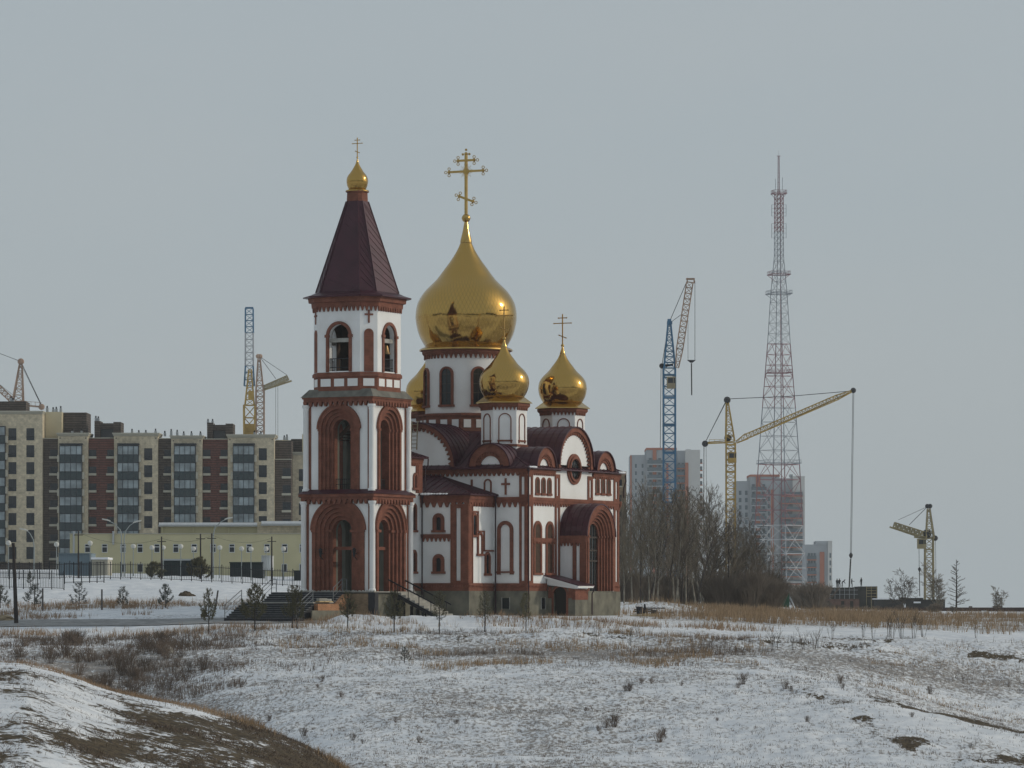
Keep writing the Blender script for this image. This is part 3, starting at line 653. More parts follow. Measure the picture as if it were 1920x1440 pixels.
# --- roofs
def hip(name, lo, hi, z0, z1, seam=.6, par=None):
    """lo/hi = (x0,x1,y0,y1) of the eaves and of the top"""
    m = MB(); a = [(lo[0], lo[2]), (lo[1], lo[2]), (lo[1], lo[3]), (lo[0], lo[3])]; b = [(hi[0], hi[2]), (hi[1], hi[2]), (hi[1], hi[3]), (hi[0], hi[3])]
    m.hexa([(*p, z0) for p in a] + [(*p, z1) for p in b])
    m.box(lo[0], lo[1], lo[2], lo[3], z0 - .09, z0 - .002)
    for i in range(4):
        p, q, s, t = Vector((*a[i], z0)), Vector((*a[(i + 1) % 4], z0)), Vector((*b[i], z1)), Vector((*b[(i + 1) % 4], z1))
        n = max(2, int((q - p).length / seam)); up = (q - p).cross(s - p).normalized()
        ud = (q - p).normalized(); fall = up.cross(ud)
        for k in range(1, n):
            c = p.lerp(q, k / n); L = (q - p).length; x = k / n * L
            a_s, a_t = (s - p).dot(ud), (t - p).dot(ud); h = (s - p).dot(fall); 
            if abs(h) < 1e-3: continue
            g = 1.0
            if x < a_s: g = x / a_s
            elif x > a_t and L - a_t > 1e-3: g = (L - x) / (L - a_t)
            e = c + fall * (h * g * .995); m.bar(c + up * .012, e + up * .012, .035, .06, up)
        m.bar(p + up * .01, s + up * .01, .09, .08, up)
    return m.build(name, 'roof', par or church)
hip('roof', (-.42, EL + .42, -.42, NL + .42), (4.4, 11.2, 5.9, 12.8), 10.56, 13.4)
hip('refectory_roof', (ER - .5, .0, NR - .45, NR2 + .45), (-.3, -.05, 7.5, NR2 - 4.6), 8.5, 10.05)
hip('link_roof', (-6.6, ER + .4, NK - .4, NK2 + .4), (-6.5, -5.9, 8.6, 10.2), 11.26, 12.2, .5)
m = MB(); m.lathe([(4.5, 9.05), (4.4, 9.3), (2.6, 10.6), (.4, 11.6)], 24, (EL, NC)); m.build('apse_roof', 'roof', church, smooth=True, angle=30)
# snow left along the eaves
m = MB(); rnd = random.Random(4)
for (x0, y0, x1, y1, z) in ((ER - .48, NR + 1.6, ER - .48, NR + 3.9, 8.5), (-.3, -.38, .7, -.38, 10.56), (EL - .6, -.38, EL + .3, -.38, 10.56), (1.0, 3.1, 2.6, 2.0, 11.15)):
    n = 9
    for k in range(n):
        t = k / n; x, y = x0 + (x1 - x0) * t, y0 + (y1 - y0) * t; s = .12 + .1 * rnd.random(); m.ball((x, y, z + .02), s, 7, 4, .45)
m.build('roof_snow', 'snow', church, smooth=True)

# --- domes
ONION = [(0.800, 0.000), (0.890, 0.080), (0.955, 0.165), (0.992, 0.260), (1.000, 0.335), (0.968, 0.440), (0.895, 0.520), (0.785, 0.595), (0.585, 0.698), (0.425, 0.810), (0.325, 0.880), (0.238, 0.948), (0.165, 1.015), (0.112, 1.080)]
def spline(prof, n=4):
    out = []
    for i in range(len(prof) - 1):
        p0, p1, p2, p3 = prof[max(i - 1, 0)], prof[i], prof[i + 1], prof[min(i + 2, len(prof) - 1)]
        for k in range(n):
            t = k / n; out.append(tuple(.5 * (2 * p1[j] + (p2[j] - p0[j]) * t + (2 * p0[j] - 5 * p1[j] + 4 * p2[j] - p3[j]) * t * t + (3 * p1[j] - p0[j] - 3 * p2[j] + p3[j]) * t ** 3) for j in (0, 1)))
    out.append(prof[-1]); return out
def ortho_cross(m, z0, h, w, t, fancy=False, plane='y'):
    """upright cross whose arms run north-south; z0 foot, h height, w span of the main arm"""
    A = lambda u, z: (0, u, z)
    m.bar(A(0, z0), A(0, z0 + h * .97), t); zc = z0 + h * .69; zt = z0 + h * .865; zl = z0 + h * .25
    arms = [(A(-w / 2, zc), A(w / 2, zc)), (A(-w * .235, zt), A(w * .235, zt)), (A(w * .2, zl + w * .075), A(-w * .2, zl - w * .075))]
    for p, q in arms:
        m.bar(p, q, t * .9)
        for e in (p, q):
            e = Vector(e); s = t * (1.05 if fancy else .8)
            if fancy:
                dr = (e - (Vector(p) + Vector(q)) / 2).normalized(); up = Vector((0, -dr.z, dr.y))
                for o in (dr * s * 1.45, up * s * 1.25, -up * s * 1.25):
                    c = e + o; k = 8
                    for j in range(k):
                        a0, a1 = 2 * math.pi * j / k, 2 * math.pi * (j + 1) / k
                        m.bar(c + Vector((0, math.cos(a0), math.sin(a0))) * s * .55, c + Vector((0, math.cos(a1), math.sin(a1))) * s * .55, t * .24)
                m.ball(e, t * .72, 8, 5)
            else:
                m.ball(e, s, 7, 5)
    top = Vector(A(0, z0 + h * .97)); m.ball(top, t * .8, 8, 5)
    if fancy:
        for o in ((0, 0, t * 1.7), (0, t * 1.5, -t * .1), (0, -t * 1.5, -t * .1)): m.ball(top + Vector(o), t * .55, 6, 4)
        k = 24
        for j in range(k):
            a = 2 * math.pi * j / k; rr = t * (3.1 if j % 2 else 2.4); m.bar(A(0, zc), A(math.cos(a) * rr, zc + math.sin(a) * rr), t * .12)
        m.lathe([(t * 1.35, -t * .35), (t * 1.35, t * .35)], 16); i0 = len(m.v) - 32
        for i in range(i0, len(m.v)):
            x, y, z = m.v[i]; m.v[i] = (z, y, x + zc)
    else: m.ball(A(0, zc), t * 1.1, 8, 5)
def dome(par, loc, r, h, spike_h, ball_r, cross_h, cross_w, ct, gold, cross_m, nseg=64, fancy=False, skirt=None, hexskirt=False):
    """onion with its cone-shaped tip, ball and cross; loc = middle of its foot"""
    m = MB(); p = spline([(a * r, b * h) for a, b in ONION], 3)
    m.lathe(p, nseg); o = m.build('dome', gold, par, loc, smooth=True)
    z1 = 1.08 * h
    m = MB(); m.lathe([(.116 * r, z1 - .01), (.116 * r, z1 + .03 * r), (.072 * r, z1 + spike_h * .5), (.033 * r, z1 + spike_h)], 20); m.build('tip', 'gold', o, smooth=True, angle=50)
    zb = z1 + spike_h + ball_r * .8; m = MB(); m.ball((0, 0, zb), ball_r, 16, 10, 1.0); m.lathe([(ball_r * 1.04, zb - ball_r * .12), (ball_r * 1.04, zb + ball_r * .12)], 16); m.build('finial', 'gold', o, smooth=True, angle=50)
    m = MB(); ortho_cross(m, zb + ball_r * .85, cross_h, cross_w, ct, fancy); m.build('cross', cross_m, o)
    return o
# main drum
md = dict(e=EC, n=NC); Z = lambda py: zz(py, EC, NC)
m = MB(); m.lathe([(3.16, Z(782)), (3.16, Z(664))], 64, (0, 0)); drum = m.build('main_drum', 'white', church, (EC, NC, 0), smooth=True, angle=40)
m = MB(); m.lathe([(3.30, Z(668)), (3.42, Z(664)), (3.42, Z(660)), (3.56, Z(659)), (3.56, Z(655))], 64)
for k in range(52):
    a = 2 * math.pi * k / 52; f = lambda u, z, d, a=a: (3.16 * math.cos(a) + d * math.cos(a) - u * math.sin(a), 3.16 * math.sin(a) + d * math.sin(a) + u * math.cos(a), z)
    teeth(m, f, -.185, .185, Z(668), .30, .37, .0, .12)
m.build('drum_cornice', 'brick', drum, smooth=True, angle=30)
for k in range(8):
    a = R(45 * k); f = lambda u, z, d, a=a: (3.13 * math.cos(a) + d * math.cos(a) - u * math.sin(a), 3.13 * math.sin(a) + d * math.sin(a) + u * math.cos(a), z)
    mm = MB(); arch_fill(mm, f, 0, Z(705), .42, Z(762), -.3, .05); mm.mi = 1
    fbox(mm, f, -.03, .03, Z(762), Z(695), .05, .075)
    for py in (740, 705, 723): fbox(mm, f, -.42, .42, Z(py) - .03, Z(py) + .03, .051, .077)
    ow = mm.build('drum_window', ['glass', 'bar'], drum)
for k in range(8):
    m = MB(); a = R(45 * k); f = lambda u, z, d, a=a: (3.13 * math.cos(a) + d * math.cos(a) - u * math.sin(a), 3.13 * math.sin(a) + d * math.sin(a) + u * math.cos(a), z)
    arch_ring(m, f, 0, Z(705), .58, .42, Z(762), -.1, .17); fbox(m, f, -.66, .66, Z(766), Z(762), -.1, .24)
    m.build('window_surround', 'brick', drum)
# octagonal base of the main drum with its row of white panels
ra = 3.62; rv = ra / math.cos(math.pi / 8)
m = MB(); m.lathe([(rv, Z(822)), (rv, Z(783)), (rv + .12, Z(783)), (rv + .12, Z(778.5)), (3.1, Z(777))], 8, ph=math.pi / 8); base = m.build('drum_base', 'brick', church, (EC, NC, 0))
m = MB(); 
for k in range(8):
    a = R(45 * k); s = 2 * ra * math.tan(math.pi / 8)
    for j in range(3):
        u = (j - 1) * s / 3; f = lambda uu, z, d, a=a: (ra * math.cos(a) + d * math.cos(a) - uu * math.sin(a), ra * math.sin(a) + d * math.sin(a) + uu * math.cos(a), z)
        m = MB(); fbox(m, f, u - .29, u + .29, Z(805), Z(790), -.05, .03); m.build('panel', 'white', base)
m = MB(); m.lathe([(rv + .5, Z(832)), (rv + .05, Z(812))], 8, ph=math.pi / 8); m.build('drum_skirt', 'roof', church, (EC, NC, 0))
big = dome(church, (EC, NC, Z(651)), 3.93, 6.95 * .0 + 9.35 / 1.245, .12 * 13.6, .34, Z(287) - Z(404), 3.0, .19, 'gold_big', 'gold', 96, True)
# gilt apron under the big onion
m = MB(); m.lathe([(3.66, Z(658.5)), (3.62, Z(656)), (3.30, Z(652)), (3.12, Z(649)), (3.05, Z(645))], 64); m.build('apron', 'gold', church, (EC, NC, 0), smooth=True, angle=40)
# four small hexagonal drums
for e, n in ((2.88, 3.44), (12.72, 3.44), (12.72, 15.24), (2.88, 15.24)):
    q = 0.0; m = MB(); rv = 1.74; zt, zb = 15.22, 12.28
    m.lathe([(rv + .03, 10.8), (rv + .03, 12.24), (rv, 12.25), (rv, zt)], 6)
    d = m.build('small_drum', 'white', church, (e, n, 0)); ap = rv * math.cos(math.pi / 6)
    m = MB(); m.lathe([(rv + .10, zb - .06), (rv + .10, zb + .12)], 6); m.build('drum_band', 'brick', d); m = MB()
    m.lathe([(rv + .12, zt - .02), (rv + .24, zt + .1), (rv + .24, zt + .3)], 6)
    for k in range(6):
        a = R(60 * k + 30); f = lambda u, z, dd, a=a: (ap * math.cos(a) + dd * math.cos(a) - u * math.sin(a), ap * math.sin(a) + dd * math.sin(a) + u * math.cos(a), z)
        teeth(m, f, -.86, .86, zt, .24, .3, 0, .12)
        blind_arch(f, 0, 14.25, .42, 12.72, ring=.075, d=.06, par=d)
    m.build('drum_cornice', 'brick', d)
    m = MB(); m.lathe([(rv + .42, zt + .31), (rv + .38, zt + .38), (1.52, zt + .82), (1.44, zt + .95)], 6); m.build('apron', 'gold', d)
    dome(church, (e, n, 16.02), 1.90, 3.52, .55, .13, 2.36, 1.5, .075, 'gold_small', 'bronze', 64)
# little cupola over the altar, seen past the drums
m = MB(); m.lathe([(.55, 11.3), (.55, 12.15)], 8, (0, 0)); m.build('altar_drum', 'white', church, (16.7, NC, 0))
dome(church, (16.7, NC, 12.1), .72, 1.42, .42, .07, 1.3, .95, .06, 'gold_tiny', 'bronze', 32)

# --- south porch
fPS = lambda u, z, d: (u, -2.25 - d, z)
P0, P1, PC = 5.42, 10.22, 7.82
fPW = lambda u, z, d: (P0 - d, u, z)
m = MB(); m.box(P0, P0 + .25, -2.25, -.01, ZP, 5.5); m.build('porch_wall', 'white', church); m = MB(); m.box(P1 - .25, P1, -2.25, -.01, ZP, 5.5); m.build('porch_wall', 'white', church)
m = MB()
for k in range(6):
    ro = 2.24 - k * .215; arch_ring(m, fPS, PC, 5.5, ro, ro - .235, ZP + .02, -.95, .10 - k * .14, 24)
    for s in (-1, 1):
        u = PC + s * (ro - .11); fbox(m, fPS, u - .15, u + .15, 5.36, 5.52, -.9, .16 - k * .14)
m.build('porch_arch', 'brick', church)
m = MB(); arch_ring(m, fPS, PC, 5.5, 2.36, 2.24, 5.0, -.3, .12, 24); m.build('porch_arch_rim', 'brick', church)
m = MB()
fbox(m, fPW, -2.33, -1.75, 1.9, 5.5, -.02, .1); fbox(m, fPW, -1.45, -1.15, 1.9, 5.5, -.02, .1)
fbox(m, fPW, -2.33, -.02, 4.95, 5.5, -.02, .16); teeth(m, fPW, -2.3, -.05, 4.95, .24, .3, 0, .12); m.build('porch_cornice', 'brick', church)
m = MB(); n = 20; a = arc(PC, 5.45, 2.52, n); b = arc(PC, 5.45, 2.42, n)
for k in range(n): m.hexa([fPS(*a[k], .16), fPS(*a[k + 1], .16), fPS(*b[k + 1], .16), fPS(*b[k], .16), fPS(*a[k], -2.3), fPS(*a[k + 1], -2.3), fPS(*b[k + 1], -2.3), fPS(*b[k], -2.3)])
for j in range(1, 5):
    c = arc(PC, 5.45, 2.555, n); d = .16 - j * .48
    for k in range(n): m.hexa([fPS(*c[k], d), fPS(*c[k + 1], d), fPS(*a[k + 1], d), fPS(*a[k], d), fPS(*c[k], d - .04), fPS(*c[k + 1], d - .04), fPS(*a[k + 1], d - .04), fPS(*a[k], d - .04)])
m.build('porch_roof', 'roof', church)
m = MB(); arch_fill(m, fPS, PC, 5.5, 1.0, ZP + .02, -.94, -.76); m.mi = 1
for u in (-.5, 0, .5): fbox(m, fPS, PC + u - .04, PC + u + .04, ZP + .02, 6.3, -.76, -.70)
for z in (3.6, 4.4, 5.4): fbox(m, fPS, PC - 1, PC + 1, z - .06, z + .06, -.76, -.69)
m.build('porch_door', ['glass', 'bar'], church)
# --- lean-to over the basement door, in the angle of the porch
A0, A1, AD = 3.25, 5.36, -2.42
m = MB(); fAW = lambda u, z, d: (A0 - d, u, z)
m.box(A0 + .3, A1, AD, AD + .3, -3, .62); wall_hole(m, fAW, AD, -.13, -3, 1.62, nW(1050, A0), 1.06, .53, -2.9, -.3, 0); m.build('lean_to_wall', 'plinth', church)
m = MB(); arch_ring(m, fAW, nW(1050, A0), 1.06, .70, .53, -1.5, -.25, .04); m.box(A0 - .03, A1, AD - .03, AD + .27, .625, 1.42); fbox(m, fAW, nW(1050, A0) + .71, -.14, .75, 1.61, -.28, .025); fbox(m, fAW, AD + .28, nW(1050, A0) - .71, .75, 1.61, -.28, .025); m.build('lean_to_brick', 'brick', church)
m = MB(); arch_fill(m, fAW, nW(1050, A0), 1.06, .53, -2.5, -.28, -.2); m.build('basement_door', 'dark', church)
m = MB(); m.hexa([(A0 - .1, -.1, 1.75), (A1, -.1, 1.75), (A1, AD, 1.45), (A0 - .1, AD, 1.45), (A0 - .1, -.1, 2.3), (A1, -.1, 2.3), (A1, AD - .1, 1.58), (A0 - .1, AD - .1, 1.58)])
m.hexa([(A0 - .5, -.02, 2.28), (A1 + .1, -.02, 2.28), (A1 + .1, AD - .5, 1.52), (A0 - .5, AD - .5, 1.52), (A0 - .5, -.02, 2.42), (A1 + .1, -.02, 2.42), (A1 + .1, AD - .5, 1.66), (A0 - .5, AD - .5, 1.66)])
m.build('lean_to_fascia', 'white', church)
m = MB(); m.hexa([(A0 - .54, -.02, 2.425), (A1 + .14, -.02, 2.425), (A1 + .14, AD - .54, 1.665), (A0 - .54, AD - .54, 1.665), (A0 - .54, -.02, 2.49), (A1 + .14, -.02, 2.49), (A1 + .14, AD - .54, 1.73), (A0 - .54, AD - .54, 1.73)]); m.build('lean_to_roof', 'roof', church)
# --- downpipes
def downpipe(x, y, z0, z1, top=None, r=.055):
    m = MB(); pts = [(x, y, z0), (x, y, z1)] + (top or []); m.tube(pts, r, 8)
    m.lathe([(r * 1.1, z1 - .12), (r * 2.4, z1 + .05), (r * 2.4, z1 + .18)], 8, (x, y)) if not top else None
    m.build('downpipe', 'pipe', church)
downpipe(-.3, -.3, -.5, 10.3); downpipe(-.32, NR - .35, -.5, 8.3); downpipe(ER - .3, NK - .22, 1.0, 8.3); downpipe(EL + .36, -.3, 8.6, 9.4, [(EL + .5, -.42, 9.9), (EL + .42, -.42, 10.4)])
downpipe(A1 + .25, AD - .25, -.5, 1.1, [(A1 + .1, AD - .5, 1.35), (A1 + .05, AD - .55, 1.6)]); downpipe(ER + .15, NK - .25, 8.6, 10.3, [(ER + .3, NK - .4, 10.7), (ER + .35, NK - .4, 11.2)])

# ================================================================ bell tower
TE, TN = -9.3, 9.34
_t = Matrix.Rotation(CROT, 3, 'Z') @ Vector((TE, TN, 0))
tower = thing('bell_tower', 'white and red brick bell tower with a tall burgundy spire and a small golden dome', 'bell tower', (COX + _t.x, COY + _t.y, 0), CROT)
FT = [lambda u, z, d, h=0: (-H_ - d, u, z), lambda u, z, d: (u, -H_ - d, z), lambda u, z, d: (H_ + d, u, z), lambda u, z, d: (u, H_ + d, z)]
H_ = 2.78
zt = lambda py: (HY - py) * .0392
# plinth and paved top
m = MB(); m.box(-3.0, 3.0, -3.0, 3.0, -3, 1.2); m.build('plinth', 'plinth', tower)
m = MB(); m.box(-3.32, -3.02, -3.2, -.95, -3, 1.05); m.build('plinth_facing', 'tan_brick', tower)
m = MB(); m.box(-3.42, -2.9, -3.42, -2.85, -3, 1.14); m.build('corner_pier', 'granite', tower)
m = MB(); rnd = random.Random(7)
m.box(-3.36, 3.05, -3.3, 3.05, 1.145, 1.22)
for k in range(22):
    t = -3.3 + k * .3; m.ball((-3.3 + rnd.random() * .2, t * .98, 1.24), .08 + .07 * rnd.random(), 6, 4, .6)
m.build('ledge', 'concrete', tower)
# tier 1 and 2 white walls with stepped brick arches
def stepped_arch(f, uc, zs, r0, n, w, step, zb, back):
    m = MB()
    for k in range(n):
        ro = r0 - k * w; arch_ring(m, f, uc, zs, ro, ro - w - .01, zb, -back, .14 - k * step, 24)
        for s in (-1, 1):
            u = uc + s * (ro - w / 2); fbox(m, f, u - w * .62, u + w * .62, zs - .15, zs + .04, -.3, .20 - k * step)
    m.build('stepped_arch', 'brick', tower)
    m = MB(); arch_ring(m, f, uc, zs, r0 + .13, r0, zs, -.05, .19, 24); m.build('arch_rim', 'brick', tower)
for tier, (z0, z1, zs, r0, n, w, rt) in enumerate(((1.22, 8.35, 5.72, 2.2, 5, .28, 2.2), (8.6, 15.45, 13.17, 1.72, 4, .245, 1.72))):
    H_ = 2.78 if tier == 0 else 2.66
    m = MB()
    for i, f in enumerate(FT):
        e = H_ if i % 2 == 0 else H_ - .42
        wall_hole(m, f, -e, e, z0, z1, 0, zs, r0 - .02, z0, -.4, 0, 24)
    m.build('wall', 'white', tower)
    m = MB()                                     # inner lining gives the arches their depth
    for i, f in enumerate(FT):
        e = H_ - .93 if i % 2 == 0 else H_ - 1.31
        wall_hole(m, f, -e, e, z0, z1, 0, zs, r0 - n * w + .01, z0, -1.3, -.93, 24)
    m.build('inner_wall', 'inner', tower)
    for f in FT: stepped_arch(f, 0, zs, r0, n, w, .17, z0, 1.0)
    cc = H_ + .12
    for sx in (-1, 1):
        for sy in (-1, 1):
            q = MB(); q.lathe([(.27, z0), (.27, z0 + .14), (.21, z0 + .2), (.20, z1 - .9), (.23, z1 - .85), (.21, z1 - .78), (.30, z1 - .62), (.30, z1 - .5)], 20, (sx * cc, sy * cc))
            q.build('column', 'white', tower, smooth=True, angle=35)
    for i, f in enumerate(FT):
        for s in (-1, 1): m = MB(); fbox(m, f, s * (H_ - .16) - .10, s * (H_ - .16) + .10, z0, z1 - .55, -.01, .05); m.build('brick_strip', 'brick', tower)
    m = MB(); hc = H_ + .36
    if tier == 0:
        zc0, zc1 = 7.98, 8.38; m.box(-hc - .05, hc + .05, -hc - .05, hc + .05, zc0 + .2, zc1)
        m.box(-hc + .08, hc - .08, -hc + .08, hc - .08, zc0, zc0 + .2)
    else:
        zc0, zc1 = 15.18, 15.5; m.box(-hc + .02, hc - .02, -hc + .02, hc - .02, zc0 + .2, zc1); m.box(-hc + .1, hc - .1, -hc + .1, hc - .1, zc0, zc0 + .2)
    for f in FT: teeth(m, f, -hc + .05, hc - .05, zc0, .34, .43, .05, .3)
    m.build('cornice', 'brick', tower)
# skirts between the tiers
m = MB(); q = 2.78 + .48; w = 2.75; m.hexa([(-q, -q, 8.385), (q, -q, 8.385), (q, q, 8.385), (-q, q, 8.385), (-w, -w, 8.72), (w, -w, 8.72), (w, w, 8.72), (-w, w, 8.72)]); m.build('tier_roof', 'roof', tower)
OW, OH = 2.70, 1.76
def octa(s): return [(-OW * s, -OH * s), (-OH * s, -OW * s), (OH * s, -OW * s), (OW * s, -OH * s), (OW * s, OH * s), (OH * s, OW * s), (-OH * s, OW * s), (-OW * s, OH * s)]
m = MB(); q = 3.08; w = 2.6; m.hexa([(-q, -q, 15.5), (q, -q, 15.5), (q, q, 15.5), (-q, q, 15.5), (-w, -w, 16.1), (w, -w, 16.1), (w, w, 16.1), (-w, w, 16.1)]); m.build('tier_skirt', 'roof_grey', tower)
# octagon: belt with white panels, belfry with four open arches
m = MB(); m.loft([[(x, y, 15.9) for x, y in octa(1.0)], [(x, y, 17.0) for x, y in octa(1.0)]]); m.loft([[(x, y, 17.0) for x, y in octa(1.035)], [(x, y, 17.22) for x, y in octa(1.035)], [(x, y, 17.34) for x, y in octa(.995)]])
belt_o = m.build('belfry_belt', 'brick', tower)
def main_f(i):
    c, s = [(-1, 0), (0, -1), (1, 0), (0, 1)][i]
    return (lambda u, z, d: (c * (OW + d) + (u if c == 0 else 0), s * (OW + d) + (u if s == 0 else 0), z))
def cham_f(i):
    a = math.pi * .25 + i * math.pi / 2; r = (OW + OH) / math.sqrt(2)
    return lambda u, z, d: ((r + d) * math.cos(a) - u * math.sin(a), (r + d) * math.sin(a) + u * math.cos(a), z)
for i in range(4):
    for f, u in ((main_f(i), -1.14), (main_f(i), 0), (main_f(i), 1.14), (cham_f(i), 0)): m = MB(); fbox(m, f, u - .42, u + .42, 16.3, 16.86, -.02, .025); m.build('panel', 'white', belt_o)
m = MB(); T = .42; cw = (OW - OH) / math.sqrt(2)
for i in range(4): wall_hole(m, main_f(i), -OH, OH, 17.34, 22.3, 0, 20.0, .86, 17.42, -T, 0)
for i in range(4): fbox(m, cham_f(i), -cw, cw, 17.34, 22.3, -T * .9, 0)
m.build('belfry_wall', 'white', tower)
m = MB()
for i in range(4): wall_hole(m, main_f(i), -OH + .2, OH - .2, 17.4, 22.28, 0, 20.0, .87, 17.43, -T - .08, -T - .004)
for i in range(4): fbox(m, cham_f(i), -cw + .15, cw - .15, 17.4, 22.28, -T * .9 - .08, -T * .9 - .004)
m.box(-2.2, 2.2, -2.2, 2.2, 17.35, 17.4); m.build('shade_lining', 'wood_dark', tower)  # lining added over the white inner walls, coloured dark to stand for shade
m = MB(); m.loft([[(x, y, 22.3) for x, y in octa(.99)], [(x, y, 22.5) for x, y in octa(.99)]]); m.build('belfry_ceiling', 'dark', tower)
for i in range(4):
    m = MB(); f = main_f(i); arch_ring(m, f, 0, 20.0, 1.08, .85, 17.36, -.05, .10); 
    for s in (-1, 1): fbox(m, f, s * .985 - .17, s * .985 + .17, 19.9, 20.1, -.05, .16)
    m.build('arch_surround', 'brick', tower)
for i in range(4): m = MB(); fbox(m, main_f(i), -.86, .86, 19.55, 19.85, -.36, -.1); m.build('bell_beam', 'concrete', tower)
for i in range(4):
    m = MB(); f = main_f(i)
    for z in (18.35, 17.7): fbox(m, f, -.86, .86, z - .025, z + .025, -.2, -.15)
    for k in range(11): fbox(m, f, -.8 + k * .16 - .012, -.8 + k * .16 + .012, 17.42, 18.35, -.19, -.16)
    m.build('belfry_railing', 'iron', tower)
for i in range(4): m = MB(); arch_fill(m, cham_f(i), 0, 20.15, .36, 17.36, -.02, .045); m.build('blind_niche', 'brick', tower)
for i in range(4):
    m = MB(); fcross(m, cham_f(i), 0, 21.55, .32, .34, .62, .13, -.02, .07); m.build('wall_cross', 'brick', tower)
m = MB(); m.loft([[(x, y, 22.15) for x, y in octa(1.05)], [(x, y, 22.5) for x, y in octa(1.06)], [(x, y, 22.52) for x, y in octa(1.12)], [(x, y, 22.95) for x, y in octa(1.14)]])
for i in range(4):
    teeth(m, main_f(i), -OH * 1.02, OH * 1.02, 22.16, .34, .36, 0, .13); teeth(m, cham_f(i), -cw, cw, 22.16, .34, .36, 0, .13)
m.build('cornice', 'brick', tower)
# spire: flared eaves, eight sheets with slanting seams
m = MB(); rings = [(1.245, 22.86), (1.25, 22.96), (1.08, 23.12), (.955, 23.3), (.252, 30.1)]
m.loft([[(x, y, z) for x, y in octa(s)] for s, z in rings]); spire = m.build('spire', 'roof', tower)
m = MB()
lo, hi = [Vector((x, y, 23.3)) for x, y in octa(.955)], [Vector((x, y, 30.1)) for x, y in octa(.252)]
for i in range(8):
    a, b, c, d = lo[i], lo[(i + 1) % 8], hi[(i + 1) % 8], hi[i]; up = (b - a).cross(d - a).normalized()
    if up.dot((a + b) / 2 - Vector((0, 0, 23))) < 0: up = -up
    m.bar(a + up * .02, d + up * .02, .09, .07, up)
    N = 11
    for k in range(N):                       # seams slant down across the sheet
        t0 = k / N; p = a.lerp(d, min(1, t0 + .16)); q = b.lerp(c, max(0, t0 - .06))
        m.bar(p + up * .008, q + up * .008, .035, .035, up)
m.build('seam', 'roof', spire)
m = MB(); m.loft([[(x, y, z) for x, y in octa(s)] for s, z in ((.245, 30.0), (.235, 30.75), (.27, 30.78), (.27, 30.88))]); m.build('spire_neck', 'brick', tower)
m = MB(); m.lathe([(.70, 30.8), (.86, 30.84), (.86, 30.92), (.66, 31.0), (.60, 31.1)], 24); m.build('apron', 'gold', tower, smooth=True, angle=40)
dome(tower, (0, 0, 31.02), .80, 1.86, .28, .075, 1.42, .84, .055, 'gold_tiny', 'bronze', 40)
# stair flight seen through the second tier, transoms and lanterns of the first
m = MB()
for k in range(12): m.box(-1.2, 1.2, 1.2 - k * .22 - .13, 1.2 - k * .22 + .12, 12.4 + k * .2, 12.46 + k * .2)
for sx in (-1, 1): m.bar((sx * 1.2, 1.3, 12.2), (sx * 1.2, -1.4, 14.7), .1, .3)
m.build('stair_flight', 'wood_dark', tower)
m = MB(); m.box(-2.3, 2.3, -2.3, 2.3, 8.4, 8.58); m.build('floor_slab', 'inner', tower); m = MB(); m.box(-2.3, 2.3, -2.3, 2.3, 15.2, 15.45); m.build('floor_slab', 'inner', tower)
H_ = 2.78
for i in (0, 1):
    m = MB(); fbox(m, FT[i], -.82, .82, 4.28, 4.52, -1.15, -.8); m.build('transom', 'brick', tower)
for i in (0,):
    for s in (-1, 1):
        u = s * 1.42; f = FT[i]; m = MB(); m.bar(f(u, 4.0, -.25), f(u, 4.0, .16), .05); m.tube([f(u, 3.75, .2), f(u, 4.25, .2)], [.07, .16], 6); m.tube([f(u, 4.27, .2), f(u, 4.42, .2)], [.2, .03], 6); m.bar(f(u, 3.55, -.2), f(u, 3.8, .2), .04)
        m.build('wall_lantern', 'iron', tower)
for i in range(4):
    m = MB()
    for z in (9.5, 9.1): fbox(m, FT[i], -.75, .75, z - .02, z + .02, -.9, -.86)
    for k in range(9): fbox(m, FT[i], -.7 + k * .175 - .01, -.7 + k * .175 + .01, 8.6, 9.5, -.89, -.87)
    m.build('balcony_railing', 'iron', tower)
# bells hanging in the belfry
M_['bell'] = mat('old_bronze', (0.20, 0.13, 0.06), 0.4, metal=.8)
def bell(x, y, z, s, label):
    w = Matrix.Rotation(CROT, 3, 'Z') @ Vector((x, y, 0)); m = MB()
    m.lathe([(.50 * s, 0), (.47 * s, .06 * s), (.36 * s, .25 * s), (.29 * s, .55 * s), (.24 * s, .78 * s), (.12 * s, .86 * s), (.03 * s, .87 * s)], 18); m.lathe([(.03 * s, .86 * s), (.03 * s, 1.2 * s)], 6)
    o = m.build('bell', 'bell', None, (tower.location.x + w.x, tower.location.y + w.y, z), smooth=True, angle=40); tag(o, label, 'bell', 'bells in the belfry')
bell(.35, -2.2, 18.75, .8, 'larger bronze bell hanging under the beam in the right belfry arch'); bell(-.4, -2.2, 18.95, .55, 'smaller bronze bell hanging under the beam in the right belfry arch')

